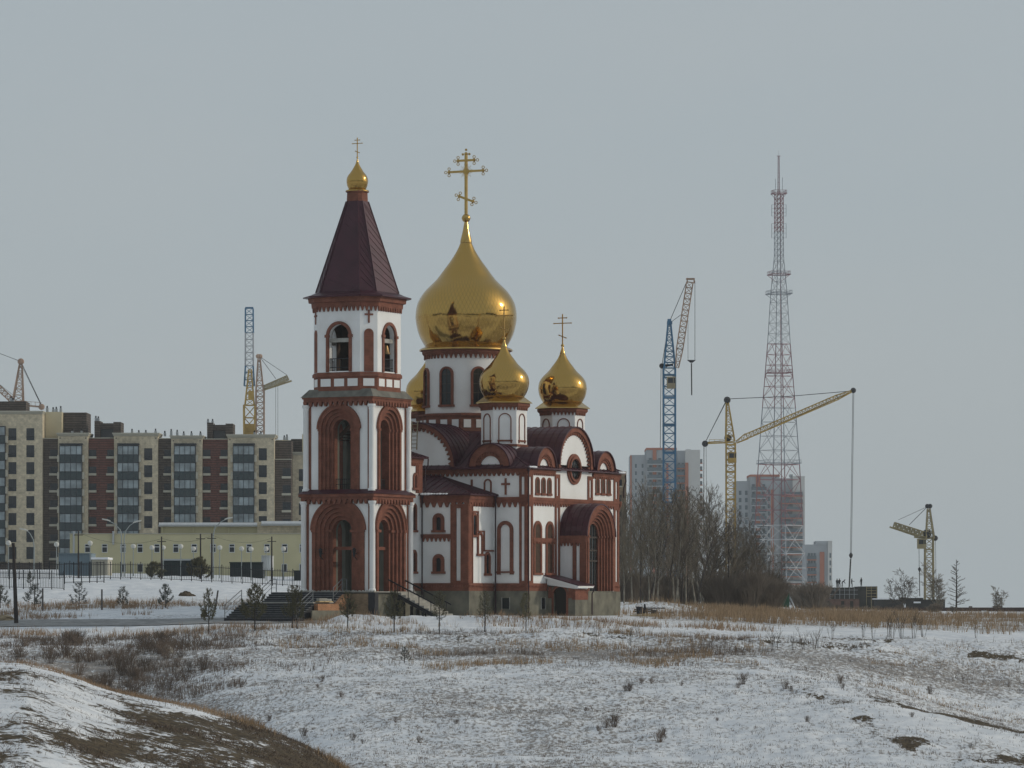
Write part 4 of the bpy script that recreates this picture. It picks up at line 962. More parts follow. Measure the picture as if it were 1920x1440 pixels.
# ================================================================ stairs, railings and odd things round the church
def at_tower(x, y, z=0): w = Matrix.Rotation(CROT, 3, 'Z') @ Vector((x, y, 0)); return (tower.location.x + w.x, tower.location.y + w.y, z)
st = thing('entrance_stairs', 'broad dark granite stairs in two flights before the bell tower', 'stairs', at_tower(-4, 0), CROT)
Y0, Y1 = -1.04, 5.06
m = MB(); m.box(.0, .75, Y0, Y1, -3, 1.16); m.box(-1.3, 0, Y0, Y1, -3, .50)
for k in range(4): m.box(-.32 * (k + 1), -.32 * k - .002, Y0, Y1, .5, 1.16 - .165 * (k + 1) + .0)
m.box(-4.25, -1.302, Y0, Y1, -3, .34)
for k in range(7): m.box(-4.25 - .34 * (k + 1), -4.25 - .34 * k - .002, Y0, Y1, -3, .34 - .155 * (k + 1))
m.build('steps', 'granite', st)
m = MB()
for k in range(4): m.box(-.32 * (k + 1) - .03, -.32 * k, Y0 - .02, Y1 + .02, 1.16 - .165 * (k + 1) - .0, 1.16 - .165 * (k + 1) + .035)
for k in range(7): m.box(-4.25 - .34 * (k + 1) - .03, -4.25 - .34 * k, Y0 - .02, Y1 + .02, .34 - .155 * (k + 1), .34 - .155 * (k + 1) + .03)
M_['tread'] = mat('granite_tread', (0.19, 0.195, 0.20), 0.5, var=.35, scale=3)
m.build('treads', 'tread', st)
m = MB(); m.box(-4.3, -1.25, Y0, Y1, .345, .43); m.build('landing', 'concrete', st)
m = MB(); m.box(-4.2, .0, Y0 - .35, Y0 - .02, -3, .30); m.prism([(-1.3, Y0 - .35, .30), (0.5, Y0 - .35, .30), (.5, Y0 - .35, 1.0), (-.1, Y0 - .35, 1.0)], (0, .33, 0)); m.build('cheek_wall', 'orange_brick', st)
m = MB(); m.box(-5.2, .6, Y0 - .45, Y0 - .36, -3, -.18); m.build('footing', 'plinth', st)
m = MB(); m.box(-.02, .5, Y0 - .38, Y0 - .34, -.1, .72); m.build('hatch', 'dark', st)
def rail(par, pts, h=.95, mid=2, mats='steel', posts=True):
    m = MB(); pts = [Vector(p) for p in pts]
    for k in range(mid + 1): 
        z = h * (k + 1) / (mid + 1)
        for p, q in zip(pts[:-1], pts[1:]): m.bar(p + Vector((0, 0, z)), q + Vector((0, 0, z)), .045 if k == mid else .025)
    for p in pts: m.bar(p, p + Vector((0, 0, h)), .045)
    m.build('railing', mats, par)
for y in (Y1 - .05, Y0 + .05):
    rail(st, [(-6.6, y, -.72), (-4.25, y, .36)]); rail(st, [(-1.3, y, .52), (0.02, y, 1.18), (.7, y, 1.18)])
# pallet of bricks and boards left on the landing
b = thing('brick_stack', 'low stack of light bricks on boards on the stair landing', 'bricks', at_tower(-6.9, -1.2, .43), CROT)
m = MB()
for i in range(11):
    for j in range(2): m.box(-.9 + i * .16, -.78 + i * .16, -.1 + j * .14, .02 + j * .14, .06, .28 - .05 * (i > 6))
m.build('bricks', 'concrete', b); m = MB(); m.box(-1, 1, -.14, .2, 0, .055); m.build('board', 'board', b)
# side stairs to the south arch: concrete treads on a dark steel frame
s2 = thing('side_stairs', 'side stairs of pale concrete treads on a dark steel frame', 'stairs', at_tower(.85, -3.1), CROT)
m = MB(); N = 9; run = 3.5
for k in range(N): m.box(-1.15, 1.15, -.36 - k * .385 - .42, -.36 - k * .385, 1.14 - k * .195 - .19, 1.14 - k * .195)
m.box(-1.15, 1.15, -.36, .0, 1.0, 1.2)
m.build('treads', 'concrete', s2)
m = MB()
for x in (-1.2, 1.2): m.bar((x, .0, 1.12), (x, -4.0, -.78), .07, .26)
m.build('stringer', 'iron', s2)
m = MB()
for x in (-1.15, 1.1):
    for y in (-.5, -1.05, -1.6, -2.1, -2.6): m.box(x - .05, x + .05, y - .05, y + .05, -2, .95 + y * .49)
m.build('legs', 'iron', s2)
for x in (-1.2, 1.2):
    m = MB(); m.bar((x, .3, 2.1), (x, -3.7, .25), .06, .1)
    for y in (-.5, -1.4, -2.3, -3.3): m.bar((x, y, 1.0 + y * .48), (x, y, 1.95 + y * .465), .045)
    m.build('railing', 'iron', s2)
# wooden ladder on the west wall of the church
ld = MB(); a, b_ = Vector((0, 0, 0)), Vector((0, .3, 1.85))
w = Matrix.Rotation(CROT, 3, 'Z')
for s in (-.25, .25): ld.bar((-.35, s, 0), (0, s + .1, 2.2), .07)
for k in range(7): ld.bar((-.35 + .05 * k, -.25 + .015 * k, .15 + .3 * k), (-.35 + .05 * k, .25 + .015 * k, .15 + .3 * k), .05)
M_['ladder'] = mat('weathered_wood', (0.30, 0.24, 0.16), .9)
lw = w @ Vector((-.35, 9.3, 0)); o = ld.build('ladder', 'ladder', None, (COX + lw.x, COY + lw.y, 12.0)); o.rotation_euler = (0, 0, CROT); tag(o, 'wooden ladder leaning on the west gable beside the bell tower', 'ladder')
# timber, barrels and a board by the porch
def world_c(x, y): v = w @ Vector((x, y, 0)); return COX + v.x, COY + v.y
x, y = world_c(9.2, -5.4); t = thing('plank_stack', 'long fresh yellow planks lying on the ground by the porch', 'planks', (x, y, gz(x, y)), 0)
for k in range(2):
    m = MB(); m.box(-1.15 + k * .2, 1.35 - k * .3, -.3, .25, .02 + k * .12, .1 + k * .12); m.build('plank', 'board', t)
def bucket(x, y, z, s, label):
    m = MB(); m.lathe([(.2 * s, 0), (.26 * s, .55 * s), (.25 * s, .55 * s), (.2 * s, .5 * s)], 14); m.tube([(-.25 * s, 0, .5 * s), (-.2 * s, 0, .72 * s), (0, 0, .8 * s), (.2 * s, 0, .72 * s), (.25 * s, 0, .5 * s)], .015, 5)
    tag(m.build('bucket', 'granite', None, (x, y, z), smooth=True, angle=40), label, 'bucket', 'buckets by the porch')
x, y = world_c(8.6, -5.2); bucket(x, y, gz(x, y) + .2, 1.0, 'dark bucket standing on the yellow planks by the porch')
x, y = world_c(14.9, -3.4); bucket(x, y, gz(x, y), .95, 'dark bluish bucket standing alone at the right corner of the church')
x, y = world_c(13.4, -3.2); m = MB(); m.bar((0, 0, 0), (.12, 0, .95), .09); m.bar((.32, 0, 0), (.14, 0, .93), .09); m.bar((.1, .4, 0), (.13, 0, .9), .07); m.bar((.03, 0, .3), (.25, 0, .3), .05)
tag(m.build('trestle', 'iron', None, (x, y, gz(x, y))), 'small dark trestle leaning by the grey plinth of the porch', 'trestle')
m = MB(); px_, py_ = 1200, 1148; Yb = 346
m.box(-1.1, .9, -.4, .4, .1, .22); m.box(-1.0, .5, -.3, .35, .25, .36); m.box(-.4, 1.5, -.35, .3, .4, .48); m.box(.4, 2.2, -.3, .2, .03, .09)
M_['old_board'] = mat('rotten_board', (0.045, 0.035, 0.025), .95, var=.4, scale=3)
p = P(1212, 1148, Yb); tag(m.build('board_pile', 'old_board', None, (p.x, Yb, gz(p.x, Yb))), 'pile of dark old boards lying right of the church', 'boards')

# ================================================================ far buildings, cranes, mast, fences
M_['beige'] = brick_mat('beige_facade', (0.58, 0.50, 0.36), (0.54, 0.47, 0.34), (0.48, 0.42, 0.31), .6, .3, .1, .03)
M_['cream'] = mat('cream_facade', (0.56, 0.49, 0.33), .9, var=.08, scale=.3)
M_['brown_rustic'] = brick_mat('brown_rustic', (0.115, 0.090, 0.074), (0.095, 0.076, 0.064), (0.055, 0.044, 0.038), 6.0, .42, .6, .09)
M_['red_rustic'] = brick_mat('red_rustic', (0.165, 0.066, 0.050), (0.14, 0.058, 0.045), (0.075, 0.034, 0.028), 6.0, .42, .6, .09)
M_['pale_trim'] = mat('pale_trim', (0.42, 0.40, 0.33), .9)
M_['loggia_frame'] = mat('dark_blue_frame', (0.018, 0.026, 0.036), .5)
M_['loggia_low'] = mat('tinted_panel', (0.022, 0.040, 0.046), .25, spec=.5)
M_['pane'] = mat('pale_pane', (0.22, 0.265, 0.285), .08, spec=1.0, var=.45, scale=.55)
M_['pane_dark'] = mat('dark_pane', (0.022, 0.026, 0.032), .10, spec=.5)
M_['yellow_wall'] = mat('yellow_render', (0.50, 0.46, 0.29), .95, var=.05, scale=.4)
M_['white_frame'] = mat('white_frame', (0.62, 0.64, 0.64), .6)
M_['tin'] = mat('galvanised', (0.40, 0.42, 0.43), .45, metal=.5)
M_['green_shed'] = mat('dark_green_sheet', (0.022, 0.034, 0.036), .6, var=.25, scale=.5)
M_['booth'] = mat('blue_grey_sheet', (0.19, 0.25, 0.29), .7, var=.06, scale=.4)
M_['globe'] = mat('opal_globe', (0.55, 0.55, 0.51), .35)
M_['lamp_post'] = mat('pale_post', (0.26, 0.29, 0.29), .6)
M_['wood_pole'] = mat('tarred_pole', (0.045, 0.038, 0.036), .9, var=.3, scale=2)
M_['post_grey'] = mat('old_concrete_post', (0.125, 0.11, 0.105), .95, var=.2, scale=3)

class BX:
    """boxes given by photo columns/rows at a distance, used for far facades; origin at the thing's own base"""
    def __init__(s, Y, org): s.Y = Y; s.o = org; s.m = MB()
    def box(s, px0, px1, py0, py1, front=0.0, depth=1.0):
        k = s.Y / FL; x0, x1 = (px0 - 960) * k - s.o[0], (px1 - 960) * k - s.o[0]; z0, z1 = (HY - py1) * k - s.o[2], (HY - py0) * k - s.o[2]
        s.m.box(x0, x1, -front, -front + depth, z0, z1)
    def build(s, name, mats, par): return s.m.build(name, mats, par)
def apartment(name, label, x0, x1, Y):
    k = Y / FL; cx = ((x0 + x1) / 2 - 960) * k; return thing(name, label, 'apartment building', (cx, Y, (HY - 1075) * k)), ((cx), Y, (HY - 1075) * k)
YA = 760.0
def one(par, org, Y, name, mats, *boxes):
    b = BX(Y, org)
    for q in boxes:
        if isinstance(q, int): b.m.mi = q
        else: b.box(*q)
    return b.build(name, mats, par)
def far_window(par, org, Y, px0, px1, py0, py1, d=.02, sill=False, rail=True):
    w = px1 - px0; h = py1 - py0
    q = [(px0, px1, py0, py1, d, .3), 1, (px0 + w * .08, px0 + w * .47, py0 + h * .05, py1 - h * .30, d + .04, .06), (px0 + w * .53, px1 - w * .08, py0 + h * .05, py1 - h * .30, d + .04, .06)]
    if rail: q += [0, (px0 - w * .02, px1 + w * .02, py1 - h * .27, py1 - h * .23, d + .2, .18)]
    o = one(par, org, Y, 'window', ['loggia_frame', 'pane_dark'], *q)
    if sill: one(o, org, Y, 'sill', 'pale_trim', (px0 - 1.5, px1 + .5, py1, py1 + 4.2, d + .5, .55))
def loggia(par, org, Y, px0, px1, py0, h, d=1.0, last=False):
    gl = h * .52; n = 4; q = [(px0, px1, py0 - 1.2, py0 + .4, d + .02, 1.0), (px0, px0 + 1.1, py0, py0 + h, d, .9), (px1 - 1.1, px1, py0, py0 + h, d, .9), (px0, px1, py0 + gl - .7, py0 + gl + .7, d, .9)]
    for i in range(1, n): x = px0 + (px1 - px0) * i / n; q.append((x - .45, x + .45, py0, py0 + h, d, .3))
    q += [1, (px0 + 1, px1 - 1, py0, py0 + gl, d - .06, .1), 2, (px0 + 1, px1 - 1, py0 + gl, py0 + h - 1, d - .05, .1)]
    o = one(par, org, Y, 'balcony', ['loggia_frame', 'pane', 'loggia_low'], *q)
    one(o, org, Y, 'side_panel', 'pale_trim', (px0 - 4.0, px0 - .1, py0 + gl + .5, py0 + h * .94, d - .1, .9)); one(o, org, Y, 'side_panel', 'pale_trim', (px1 + .1, px1 + 4.0, py0 + gl + .5, py0 + h * .94, d - .1, .9))
PIT = 31.75
def parapet(par, org, Y, px0, px1, py, over=3, front=0.0):
    one(par, org, Y, 'parapet', 'pale_trim', (px0 - over, px1 + over, py, py + 2.2, front + .5, 8), (px0 - over * .6, px1 + over * .6, py + 2.2, py + 4.4, front + .3, 8), (px0 - over * .3, px1 + over * .3, py + 4.4, py + 6.2, front + .12, 8))
def vents(par, org, Y, px0, px1, py, n, rnd):
    n = max(2, n - 1)
    for i in range(n):
        x = px0 + (px1 - px0) * (i + rnd.uniform(.1, .9)) / n; h = rnd.uniform(2, 6)
        one(par, org, Y, 'roof_vent', ['tin', 'iron'], (x - 2, x + 2, py - h, py + 4, -4, 1.0), 1, (x - 1.1, x + 1.1, py - h - 3.5, py - h, -4, .6))
# taller block at the left edge
bA, oA = apartment('apartment_block', 'tallest beige apartment block at the left edge of the photo', -120, 82, YA)
one(bA, oA, YA, 'wall', 'beige', (-140, 81, 777, 1075, 1.2, 14)); parapet(bA, oA, YA, -140, 80, 771, 3, 1.2)
one(bA, oA, YA, 'plinth', 'brown_rustic', (-140, 80, 1055, 1090, 1.3, 1))
for f in range(8):
    y = 803.5 + f * PIT
    for x in (17.4, 51.0, -85, -120): far_window(bA, oA, YA, x, x + 14.8, y, y + 22.6, 1.22)
    loggia(bA, oA, YA, -42, 12.5, 801 + f * PIT, PIT, 2.3); 
one(bA, oA, YA, 'stair_house', 'brown_rustic', (-20, 45, 751, 775, -3, 6)); one(bA, oA, YA, 'stair_house', 'cream', (82, 113, 771, 823, -2.5, 8)); one(bA, oA, YA, 'stair_house', 'brown_rustic', (113.5, 157, 771, 815, -5, 8))
vents(bA, oA, YA, 82, 112, 768, 5, random.Random(1)); vents(bA, oA, YA, 5, 30, 750, 2, random.Random(2))
# long lower block with alternating beige, red and brown bays
bB, oB = apartment('apartment_block', 'long beige apartment block with red and brown bays and glazed loggias', 80, 545, YA)
one(bB, oB, YA, 'core_wall', 'brown_rustic', (81.5, 546, 826, 1090, -1.2, 12))
for a, b, top, m in ((81.3, 110, 823, 'brown_rustic'), (166, 215, 822, 'red_rustic'), (297, 322, 823, 'brown_rustic'), (380, 428, 824, 'red_rustic'), (515, 546, 862, 'brown_rustic')):
    one(bB, oB, YA, 'bay_wall', m, (a + .03, b - .03, top, 1080, -.02, 1.17)); one(bB, oB, YA, 'coping', 'pale_trim', (a + .05, b - .05, top - 1.6, top, .1, 1.4))
for a, b, top in ((110, 166, 812), (215, 297, 812), (322, 380, 817), (428, 515, 815)):
    one(bB, oB, YA, 'bay_wall', 'beige', (a, b, top + 4, 1080, 1.2, 3)); parapet(bB, oB, YA, a, b, top, 3, 1.2)
    for x in (a + 4, b - 4): one(bB, oB, YA, 'vent_hole', 'iron', (x - 1.1, x + 1.1, top + 9, top + 11, 1.22, .1))
for a, b in ((113.5, 156), (222, 262), (328, 368.5), (438, 478)):
    one(bB, oB, YA, 'loggia_roof', 'loggia_frame', (a, b + 1, 832.2, 834.5, 2.3, 1.2))
    for f in range(7): loggia(bB, oB, YA, a, b, 837 + f * PIT, PIT, 2.2)
for f in range(7):
    y = 843 + f * PIT
    for x0, x1 in ((94, 109.3), (166.6, 180.5), (201, 214.6), (308, 321.4), (380.5, 394.5), (413.5, 427.4), ): far_window(bB, oB, YA, x0, x1, y, y + 12.7, 0, True, False)
    for x in (271.5, 486): far_window(bB, oB, YA, x, x + 15, 841 + f * PIT, 863.5 + f * PIT, 1.22)
rr = random.Random(8)
for a, b, t in ((174, 224, 790), (386, 435, 793)):
    o = one(bB, oB, YA, 'stair_house', 'brown_rustic', (a, a + 11, t - 2, 830, -3, 5), (b - 14, b, t, 830, -2.6, 6), (a + 11, b - 14, t + 2, t + 13, -3.4, 5)); one(o, oB, YA, 'stair_door', 'pane_dark', (a + 11, b - 14, t + 13, 830, -4, .4))
    vents(bB, oB, YA, a, a + 10, t - 3, 2, rr)
for a, b, y, n in ((118, 160, 810, 3), (240, 296, 811, 5), (300, 340, 812, 4), (335, 380, 815, 4), (450, 510, 813, 3)): vents(bB, oB, YA, a, b, y, n, rr)
# third block, lower, running behind the bell tower
bC, oC = apartment('apartment_block', 'lower beige apartment block half hidden behind the bell tower', 545, 640, YA + 6)
one(bC, oC, YA + 6, 'wall', 'beige', (545.5, 640, 853, 1080, 1.2, 10)); parapet(bC, oC, YA + 6, 546, 640, 848, 2, 1.2)
one(bC, oC, YA + 6, 'stair_house', 'cream', (516, 529, 824, 862, -2, 8), (529.2, 544, 824, 862, -3, 8)); one(bC, oC, YA + 6, 'stair_house', 'brown_rustic', (544.3, 570, 822, 850, -2.6, 7)); one(bC, oC, YA + 6, 'stair_house', 'cream', (566, 640, 814, 850, -1, 4))
vents(bC, oC, YA + 6, 520, 545, 822, 3, rr)
for f in range(6):
    far_window(bC, oC, YA + 6, 561, 572, 880 + f * PIT, 902.5 + f * PIT, 1.22); far_window(bB, oB, YA, 530, 545, 878 + f * PIT, 893 + f * PIT, -.0, True, False)
# long low yellow building in front of the flats
YY_ = 600.0; kY = YY_ / FL
yb = thing('yellow_building', 'long low yellow building with small white framed windows', 'building', ((352 - 960) * kY, YY_, (HY - 1080) * kY)); oy = tuple(yb.location)
one(yb, oy, YY_, 'wall', 'yellow_wall', (131, 620, 1001.5, 1095, 0, 18)); one(yb, oy, YY_, 'coping', 'pale_trim', (130.5, 620, 1000, 1001.4, .15, 18.3))
one(yb, oy, YY_, 'upper_wall', 'yellow_wall', (296, 620, 986, 1000, -5, 12), *[(x, x + 3, 987, 1000, -4.75, .24) for x in (298, 356, 423, 478)])
one(yb, oy, YY_, 'upper_wall', 'beige', (479, 620, 977, 1000, -4.5, 10)); 
one(yb, oy, YY_, 'roof_edge', 'tin', (292, 478.8, 982.8, 986, -4.4, 13), (486, 620, 981, 984.5, -3.9, 12))
one(yb, oy, YY_, 'snow_cover', 'snow', (293, 478.6, 978.5, 982.7, -4.5, 12), (487, 620, 976, 980.8, -4, 11))
for x in (159, 191, 225.5, 257.5, 289, 324.5, 359, 394.5, 429.5, 462, 495.5, 528.5, 561.5):
    o = one(yb, oy, YY_, 'window', ['white_frame', 'pane_dark'], (x, x + 10.6, 1020, 1036.2, .08, .4), 1, (x + 1.1, x + 9.6, 1021, 1024.6, .12, .1), (x + 1.1, x + 9.6, 1026.2, 1035, .12, .1))
for x in (225.5, 257.5, 528, 561):
    one(yb, oy, YY_, 'window', ['white_frame', 'pane_dark'], (x, x + 10.6, 1057, 1073, .08, .4), 1, (x + 1.1, x + 9.6, 1058, 1072, .12, .1))
for x in (137, 211): one(yb, oy, YY_, 'duct', 'tin', (x, x + 3.4, 996, 1040 if x < 200 else 1021, .4, .4))
# sheds and booths along the fence
def shed(name, label, x0, x1, y0, y1, Y, m, roof=None, rm='tin', cat='shed'):
    k = Y / FL; o = ((x0 + x1) / 2 - 960) * k, Y, (HY - y1) * k; t = thing(name, label, cat, o)
    one(t, o, Y, 'wall', m, (x0, x1, y0, y1 + 12, 0, 5))
    if roof: one(t, o, Y, 'roof', rm, (x0 - 1, x1 + 1, y0 - roof, y0 - .05, .3, 5.6))
    n = int((x1 - x0) / 4)
    one(t, o, Y, 'rib', m, *[(x0 + (i + .5) * 4, x0 + (i + .5) * 4 + .8, y0 + .2, y1, .06, .1) for i in range(n)])
    return t
shed('metal_shed', 'dark green sheet metal shed with a pale roof before the yellow building', 302, 368, 1051, 1082, 470, 'green_shed', 3)
shed('metal_shed', 'dark sheet metal shed with a flat dark roof nearest the bell tower', 431, 492, 1056, 1082, 465, 'green_shed', 2.2, 'green_shed')
shed('booth', 'plain blue grey metal booth at the fence on the left', 110, 171, 1038, 1074, 480, 'booth', .8, 'booth', 'booth')
shed('kiosk', 'small pale kiosk with snow on its roof beside the blue grey booth', 172, 202, 1049, 1074, 478, 'pale_trim', 4, 'snow', 'kiosk')
shed('white_container', 'small white slatted container standing on the dark shed', 490, 508, 1042, 1057, 466, 'white_frame', .6, 'white_frame', 'container')
shed('garage', 'low dark garage at the foot of the bell tower', 551, 572, 1071, 1088, 455, 'green_shed', 1.5, 'green_shed', 'garage')
# globe lamps, cobra-head lamps and wooden poles
def base_z(px, Y): x = (px - 960) / FL * Y; return x, gz(x, Y)
ords = ['first', 'second', 'third', 'fourth', 'fifth', 'sixth', 'seventh', 'eighth', 'ninth', 'tenth', 'eleventh', 'twelfth', 'last']
proto = None
for i, (px, py) in enumerate(((16, 1019.5), (106, 1022), (169, 1020), (250, 1025.6), (285, 1028), (306, 1028), (339, 1026), (363, 1030), (412, 1028), (453, 1030), (470.6, 1031), (499, 1030.5), (531.5, 1030.5))):
    Y = 440.0 + (i * 37 % 5) * 4; x, z0 = base_z(px, Y); top = (HY - py) / FL * Y; lab = 'white globe street lamp, %s from the left along the fence' % ords[i]
    if proto is None:
        proto = thing('street_lamp', lab, 'street lamp', (x, Y, z0), 0, 'white globe street lamps'); H0 = top - z0
        m = MB(); m.tube([(0, 0, -.3), (0, 0, H0 - .1)], [.06, .045], 6); m.lathe([(.12, H0 - .2), (.14, H0 - .14)], 8); m.build('pole', 'lamp_post', proto)
        m = MB(); m.ball((0, 0, H0 + .08), .27, 14, 9); m.build('globe', 'globe', proto, smooth=True)
    else: dup(proto, (x, Y, z0), 0, (1, 1, (top - z0) / H0), lab)
def cobra(px, py, dx, Y, label):
    x, z0 = base_z(px, Y); top = (HY - py) / FL * Y; t = thing('street_lamp', label, 'street lamp', (x, Y, z0), 0, 'street lamps with curved arms')
    h = top - z0; m = MB(); m.tube([(0, 0, -.3), (0, 0, h - 1.6), (dx * .1, 0, h - .9), (dx * .45, 0, h - .3), (dx * .8, 0, h)], [.09, .07, .06, .05, .045], 6); m.build('pole', 'lamp_post', t)
    m = MB(); s = 1 if dx > 0 else -1; m.loft([[(dx * .8 + s * a, b, h + c) for a, b, c in q] for q in ([(-.1, -.07, -.05), (-.1, .07, -.05), (-.1, .07, .07), (-.1, -.07, .07)], [(.25, -.17, .05), (.25, .17, .05), (.25, .14, .2), (.25, -.14, .2)], [(.75, -.15, .15), (.75, .15, .15), (.75, .11, .28), (.75, -.11, .28)])]); m.build('lamp_head', 'globe', t)
cobra(64, 995, -.9, 430, 'curved street lamp with a white head before the leftmost apartment block')
cobra(228, 977, -1.6, 445, 'curved street lamp leaning left above the yellow building')
cobra(233, 980, 1.3, 452, 'curved street lamp leaning right above the yellow building')
cobra(400, 974, 1.6, 450, 'curved street lamp reaching over the snowy roof of the yellow building')
for px, py, yb_, Y, label in ((28, 1018, 1159, 318, 'thick dark wooden pole standing by the road at the left'), (147, 994, 1080, 436, 'thin wooden pole rising before the blue grey booth'), (376, 1001, 1085, 430, 'slim utility pole beside the dark bush'), (397, 1000, 1085, 426, 'utility pole with wires just right of the dark bush'), (303, 1006, 1085, 432, 'slim utility pole at the left end of the green shed'), (509.6, 1006, 1085, 434, 'utility pole by the white slatted container')):
    x, z0 = base_z(px, Y); h = (HY - py) / FL * Y - z0; r = .17 if Y < 400 else .1; m = MB()
    m.tube([(.12 if Y < 400 else 0, 0, -.4), (0, 0, h * .5), (-.12 if Y < 400 else 0, 0, h)], [r, r * .85, r * .7], 7)
    if Y > 400: m.bar((-.45, 0, h - .5), (.45, 0, h - .5), .08); 
    tag(m.build('utility_pole', 'wood_pole', None, (x, Y, z0)), label, 'pole', 'poles along the road and fence')
def wire(a, b, sag=.5, r=.012, name='wire', label=None):
    m = MB(); a = Vector(a); b = Vector(b); n = 12
    m.tube([a.lerp(b, k / n) - Vector((0, 0, sag * 4 * (k / n) * (1 - k / n))) - a for k in range(n + 1)], r, 4)
    tag(m.build(name, 'iron', None, a), label, 'wire', 'overhead wires before the yellow building')
wire(P(147, 998, 436), P(303, 1010, 432), .8, label='overhead wire from the booth pole to the green shed pole'); wire(P(303, 1009, 432), P(397, 1004, 426), .5, label='overhead wire from the green shed pole to the pole by the bush'); wire(P(397, 1003, 426), P(509.6, 1009, 434), .6, label='overhead wire between the bush pole and the container pole')
# iron fences
def fence(name, label, pts, Y, h, npk, low=.15):
    """pts: photo columns of the posts along a straight run at distance Y"""
    x0 = (pts[0] - 960) / FL * Y[0]; t = thing(name, label, 'fence', (x0, Y[0], gz(x0, Y[0])), 0, 'black iron picket fences')
    base = t.location; pos = []
    for i, p in enumerate(pts):
        f = i / max(1, len(pts) - 1); yy = Y[0] + (Y[1] - Y[0]) * f; x = (p - 960) / FL * yy; pos.append(Vector((x, yy, gz(x, yy))) - Vector(base))
    for p in pos: m = MB(); m.bar(p - Vector((0, 0, .4)), p + Vector((0, 0, h + .12)), .08); m.build('post', 'iron', t)
    for p, q in zip(pos[:-1], pos[1:]):
        m = MB(); up = lambda v, z: v + Vector((0, 0, z))
        for z in (low, h - .18): m.bar(up(p, z), up(q, z), .045)
        n = max(2, round(npk * (q - p).length))
        for k in range(1, n): c = p.lerp(q, k / n); m.bar(up(c, low), up(c, h), .03)
        m.build('picket_panel', 'iron', t)
fence('picket_fence', 'nearer stretch of black picket fence at the far left', [-60, -30, -5, 18, 44, 70, 97, 120], (376, 372), 1.55, 6)
fence('picket_fence', 'black picket fence running behind the snowy bank to the bell tower', list(range(-40, 575, 19)), (424, 402), 1.6, 5)
# gate posts without pickets
t = thing('gate_frame', 'open frame of black gate posts between the two picket fences', 'gate', (*base_z(140, 392)[:1], 392, base_z(140, 392)[1]))
for px in (121, 138, 153, 168, 182, 195):
    x, z = base_z(px, 392); m = MB(); p = Vector((x, 392, z)) - Vector(t.location); m.bar(p - Vector((0, 0, .3)), p + Vector((0, 0, 1.95)), .085); m.build('post', 'iron', t)
m = MB(); a = Vector((*base_z(121, 392)[:1], 392, base_z(121, 392)[1])) - Vector(t.location); b = Vector((base_z(195, 392)[0], 392, base_z(195, 392)[1])) - Vector(t.location)
for z in (1.85, .15): m.bar(a + Vector((0, 0, z)), b + Vector((0, 0, z)), .05)
m.build('rail', 'iron', t)
# concrete posts with sagging wire
pp = []
for px, y0, y1, Y, label in ((80, 1103, 1138, 334, 'short grey concrete post next to the leftmost small pine'), (191, 1105, 1138, 333, 'short grey concrete post between two small pines'), (402, 1107, 1138, 331, 'leaning grey concrete post beside a thin pine')):
    x, z0 = base_z(px, Y); h = (HY - y0) / FL * Y - z0; m = MB(); lean = .28 if px == 402 else 0
    m.hexa([(-.07, -.07, -.3), (.07, -.07, -.3), (.07, .07, -.3), (-.07, .07, -.3), (-.06 + lean, -.06, h), (.06 + lean, -.06, h), (.06 + lean, .06, h), (-.06 + lean, .06, h)])
    tag(m.build('concrete_post', 'post_grey', None, (x, Y, z0)), label, 'post', 'old concrete fence posts'); pp.append((x, Y, z0))
# ---------------------------------------------------------------- right hand distance
M_['grey_panel'] = mat('grey_panels', (0.36, 0.38, 0.40), .9, var=.06, scale=.15)
M_['white_panel'] = mat('white_panels', (0.56, 0.55, 0.53), .9, var=.05, scale=.15)
M_['orange_panel'] = mat('salmon_panels', (0.40, 0.155, 0.10), .9, var=.06, scale=.15)
M_['blue_glass'] = mat('bluish_glazing', (0.105, 0.135, 0.155), .25, spec=.6)
def tower_block(label, x0, x1, base, Y, parts, wins, bands, name='tower_block'):
    k = Y / FL; o = (((x0 + x1) / 2 - 960) * k, Y, (HY - base) * k); t = thing(name, label, 'apartment tower', o, 0, 'apartment towers on the right horizon')
    for nm, m, q in parts: one(t, o, Y, nm, m, q)
    for (a, b, ya, yb, nx, pit, w, h, fr) in wins:
        for i in range(nx):
            for j in range(int((yb - ya) / pit)):
                x = a + (b - a) * (i + .5) / nx; y = ya + j * pit; one(t, o, Y, 'window', 'blue_glass', (x - w / 2, x + w / 2, y, y + h, fr + .1, .4))
    for (a, b, ya, yb, pit, fr, m) in bands:
        for j in range(int((yb - ya) / pit)):
            y = ya + j * pit; one(t, o, Y, 'balcony', [m, 'blue_glass'], (a, b, y, y + 1.8, fr + 1.2, 1.4), 1, (a + .5, b - .5, y - 7, y, fr + .9, 1.0))
    return t
YT = 1700.0
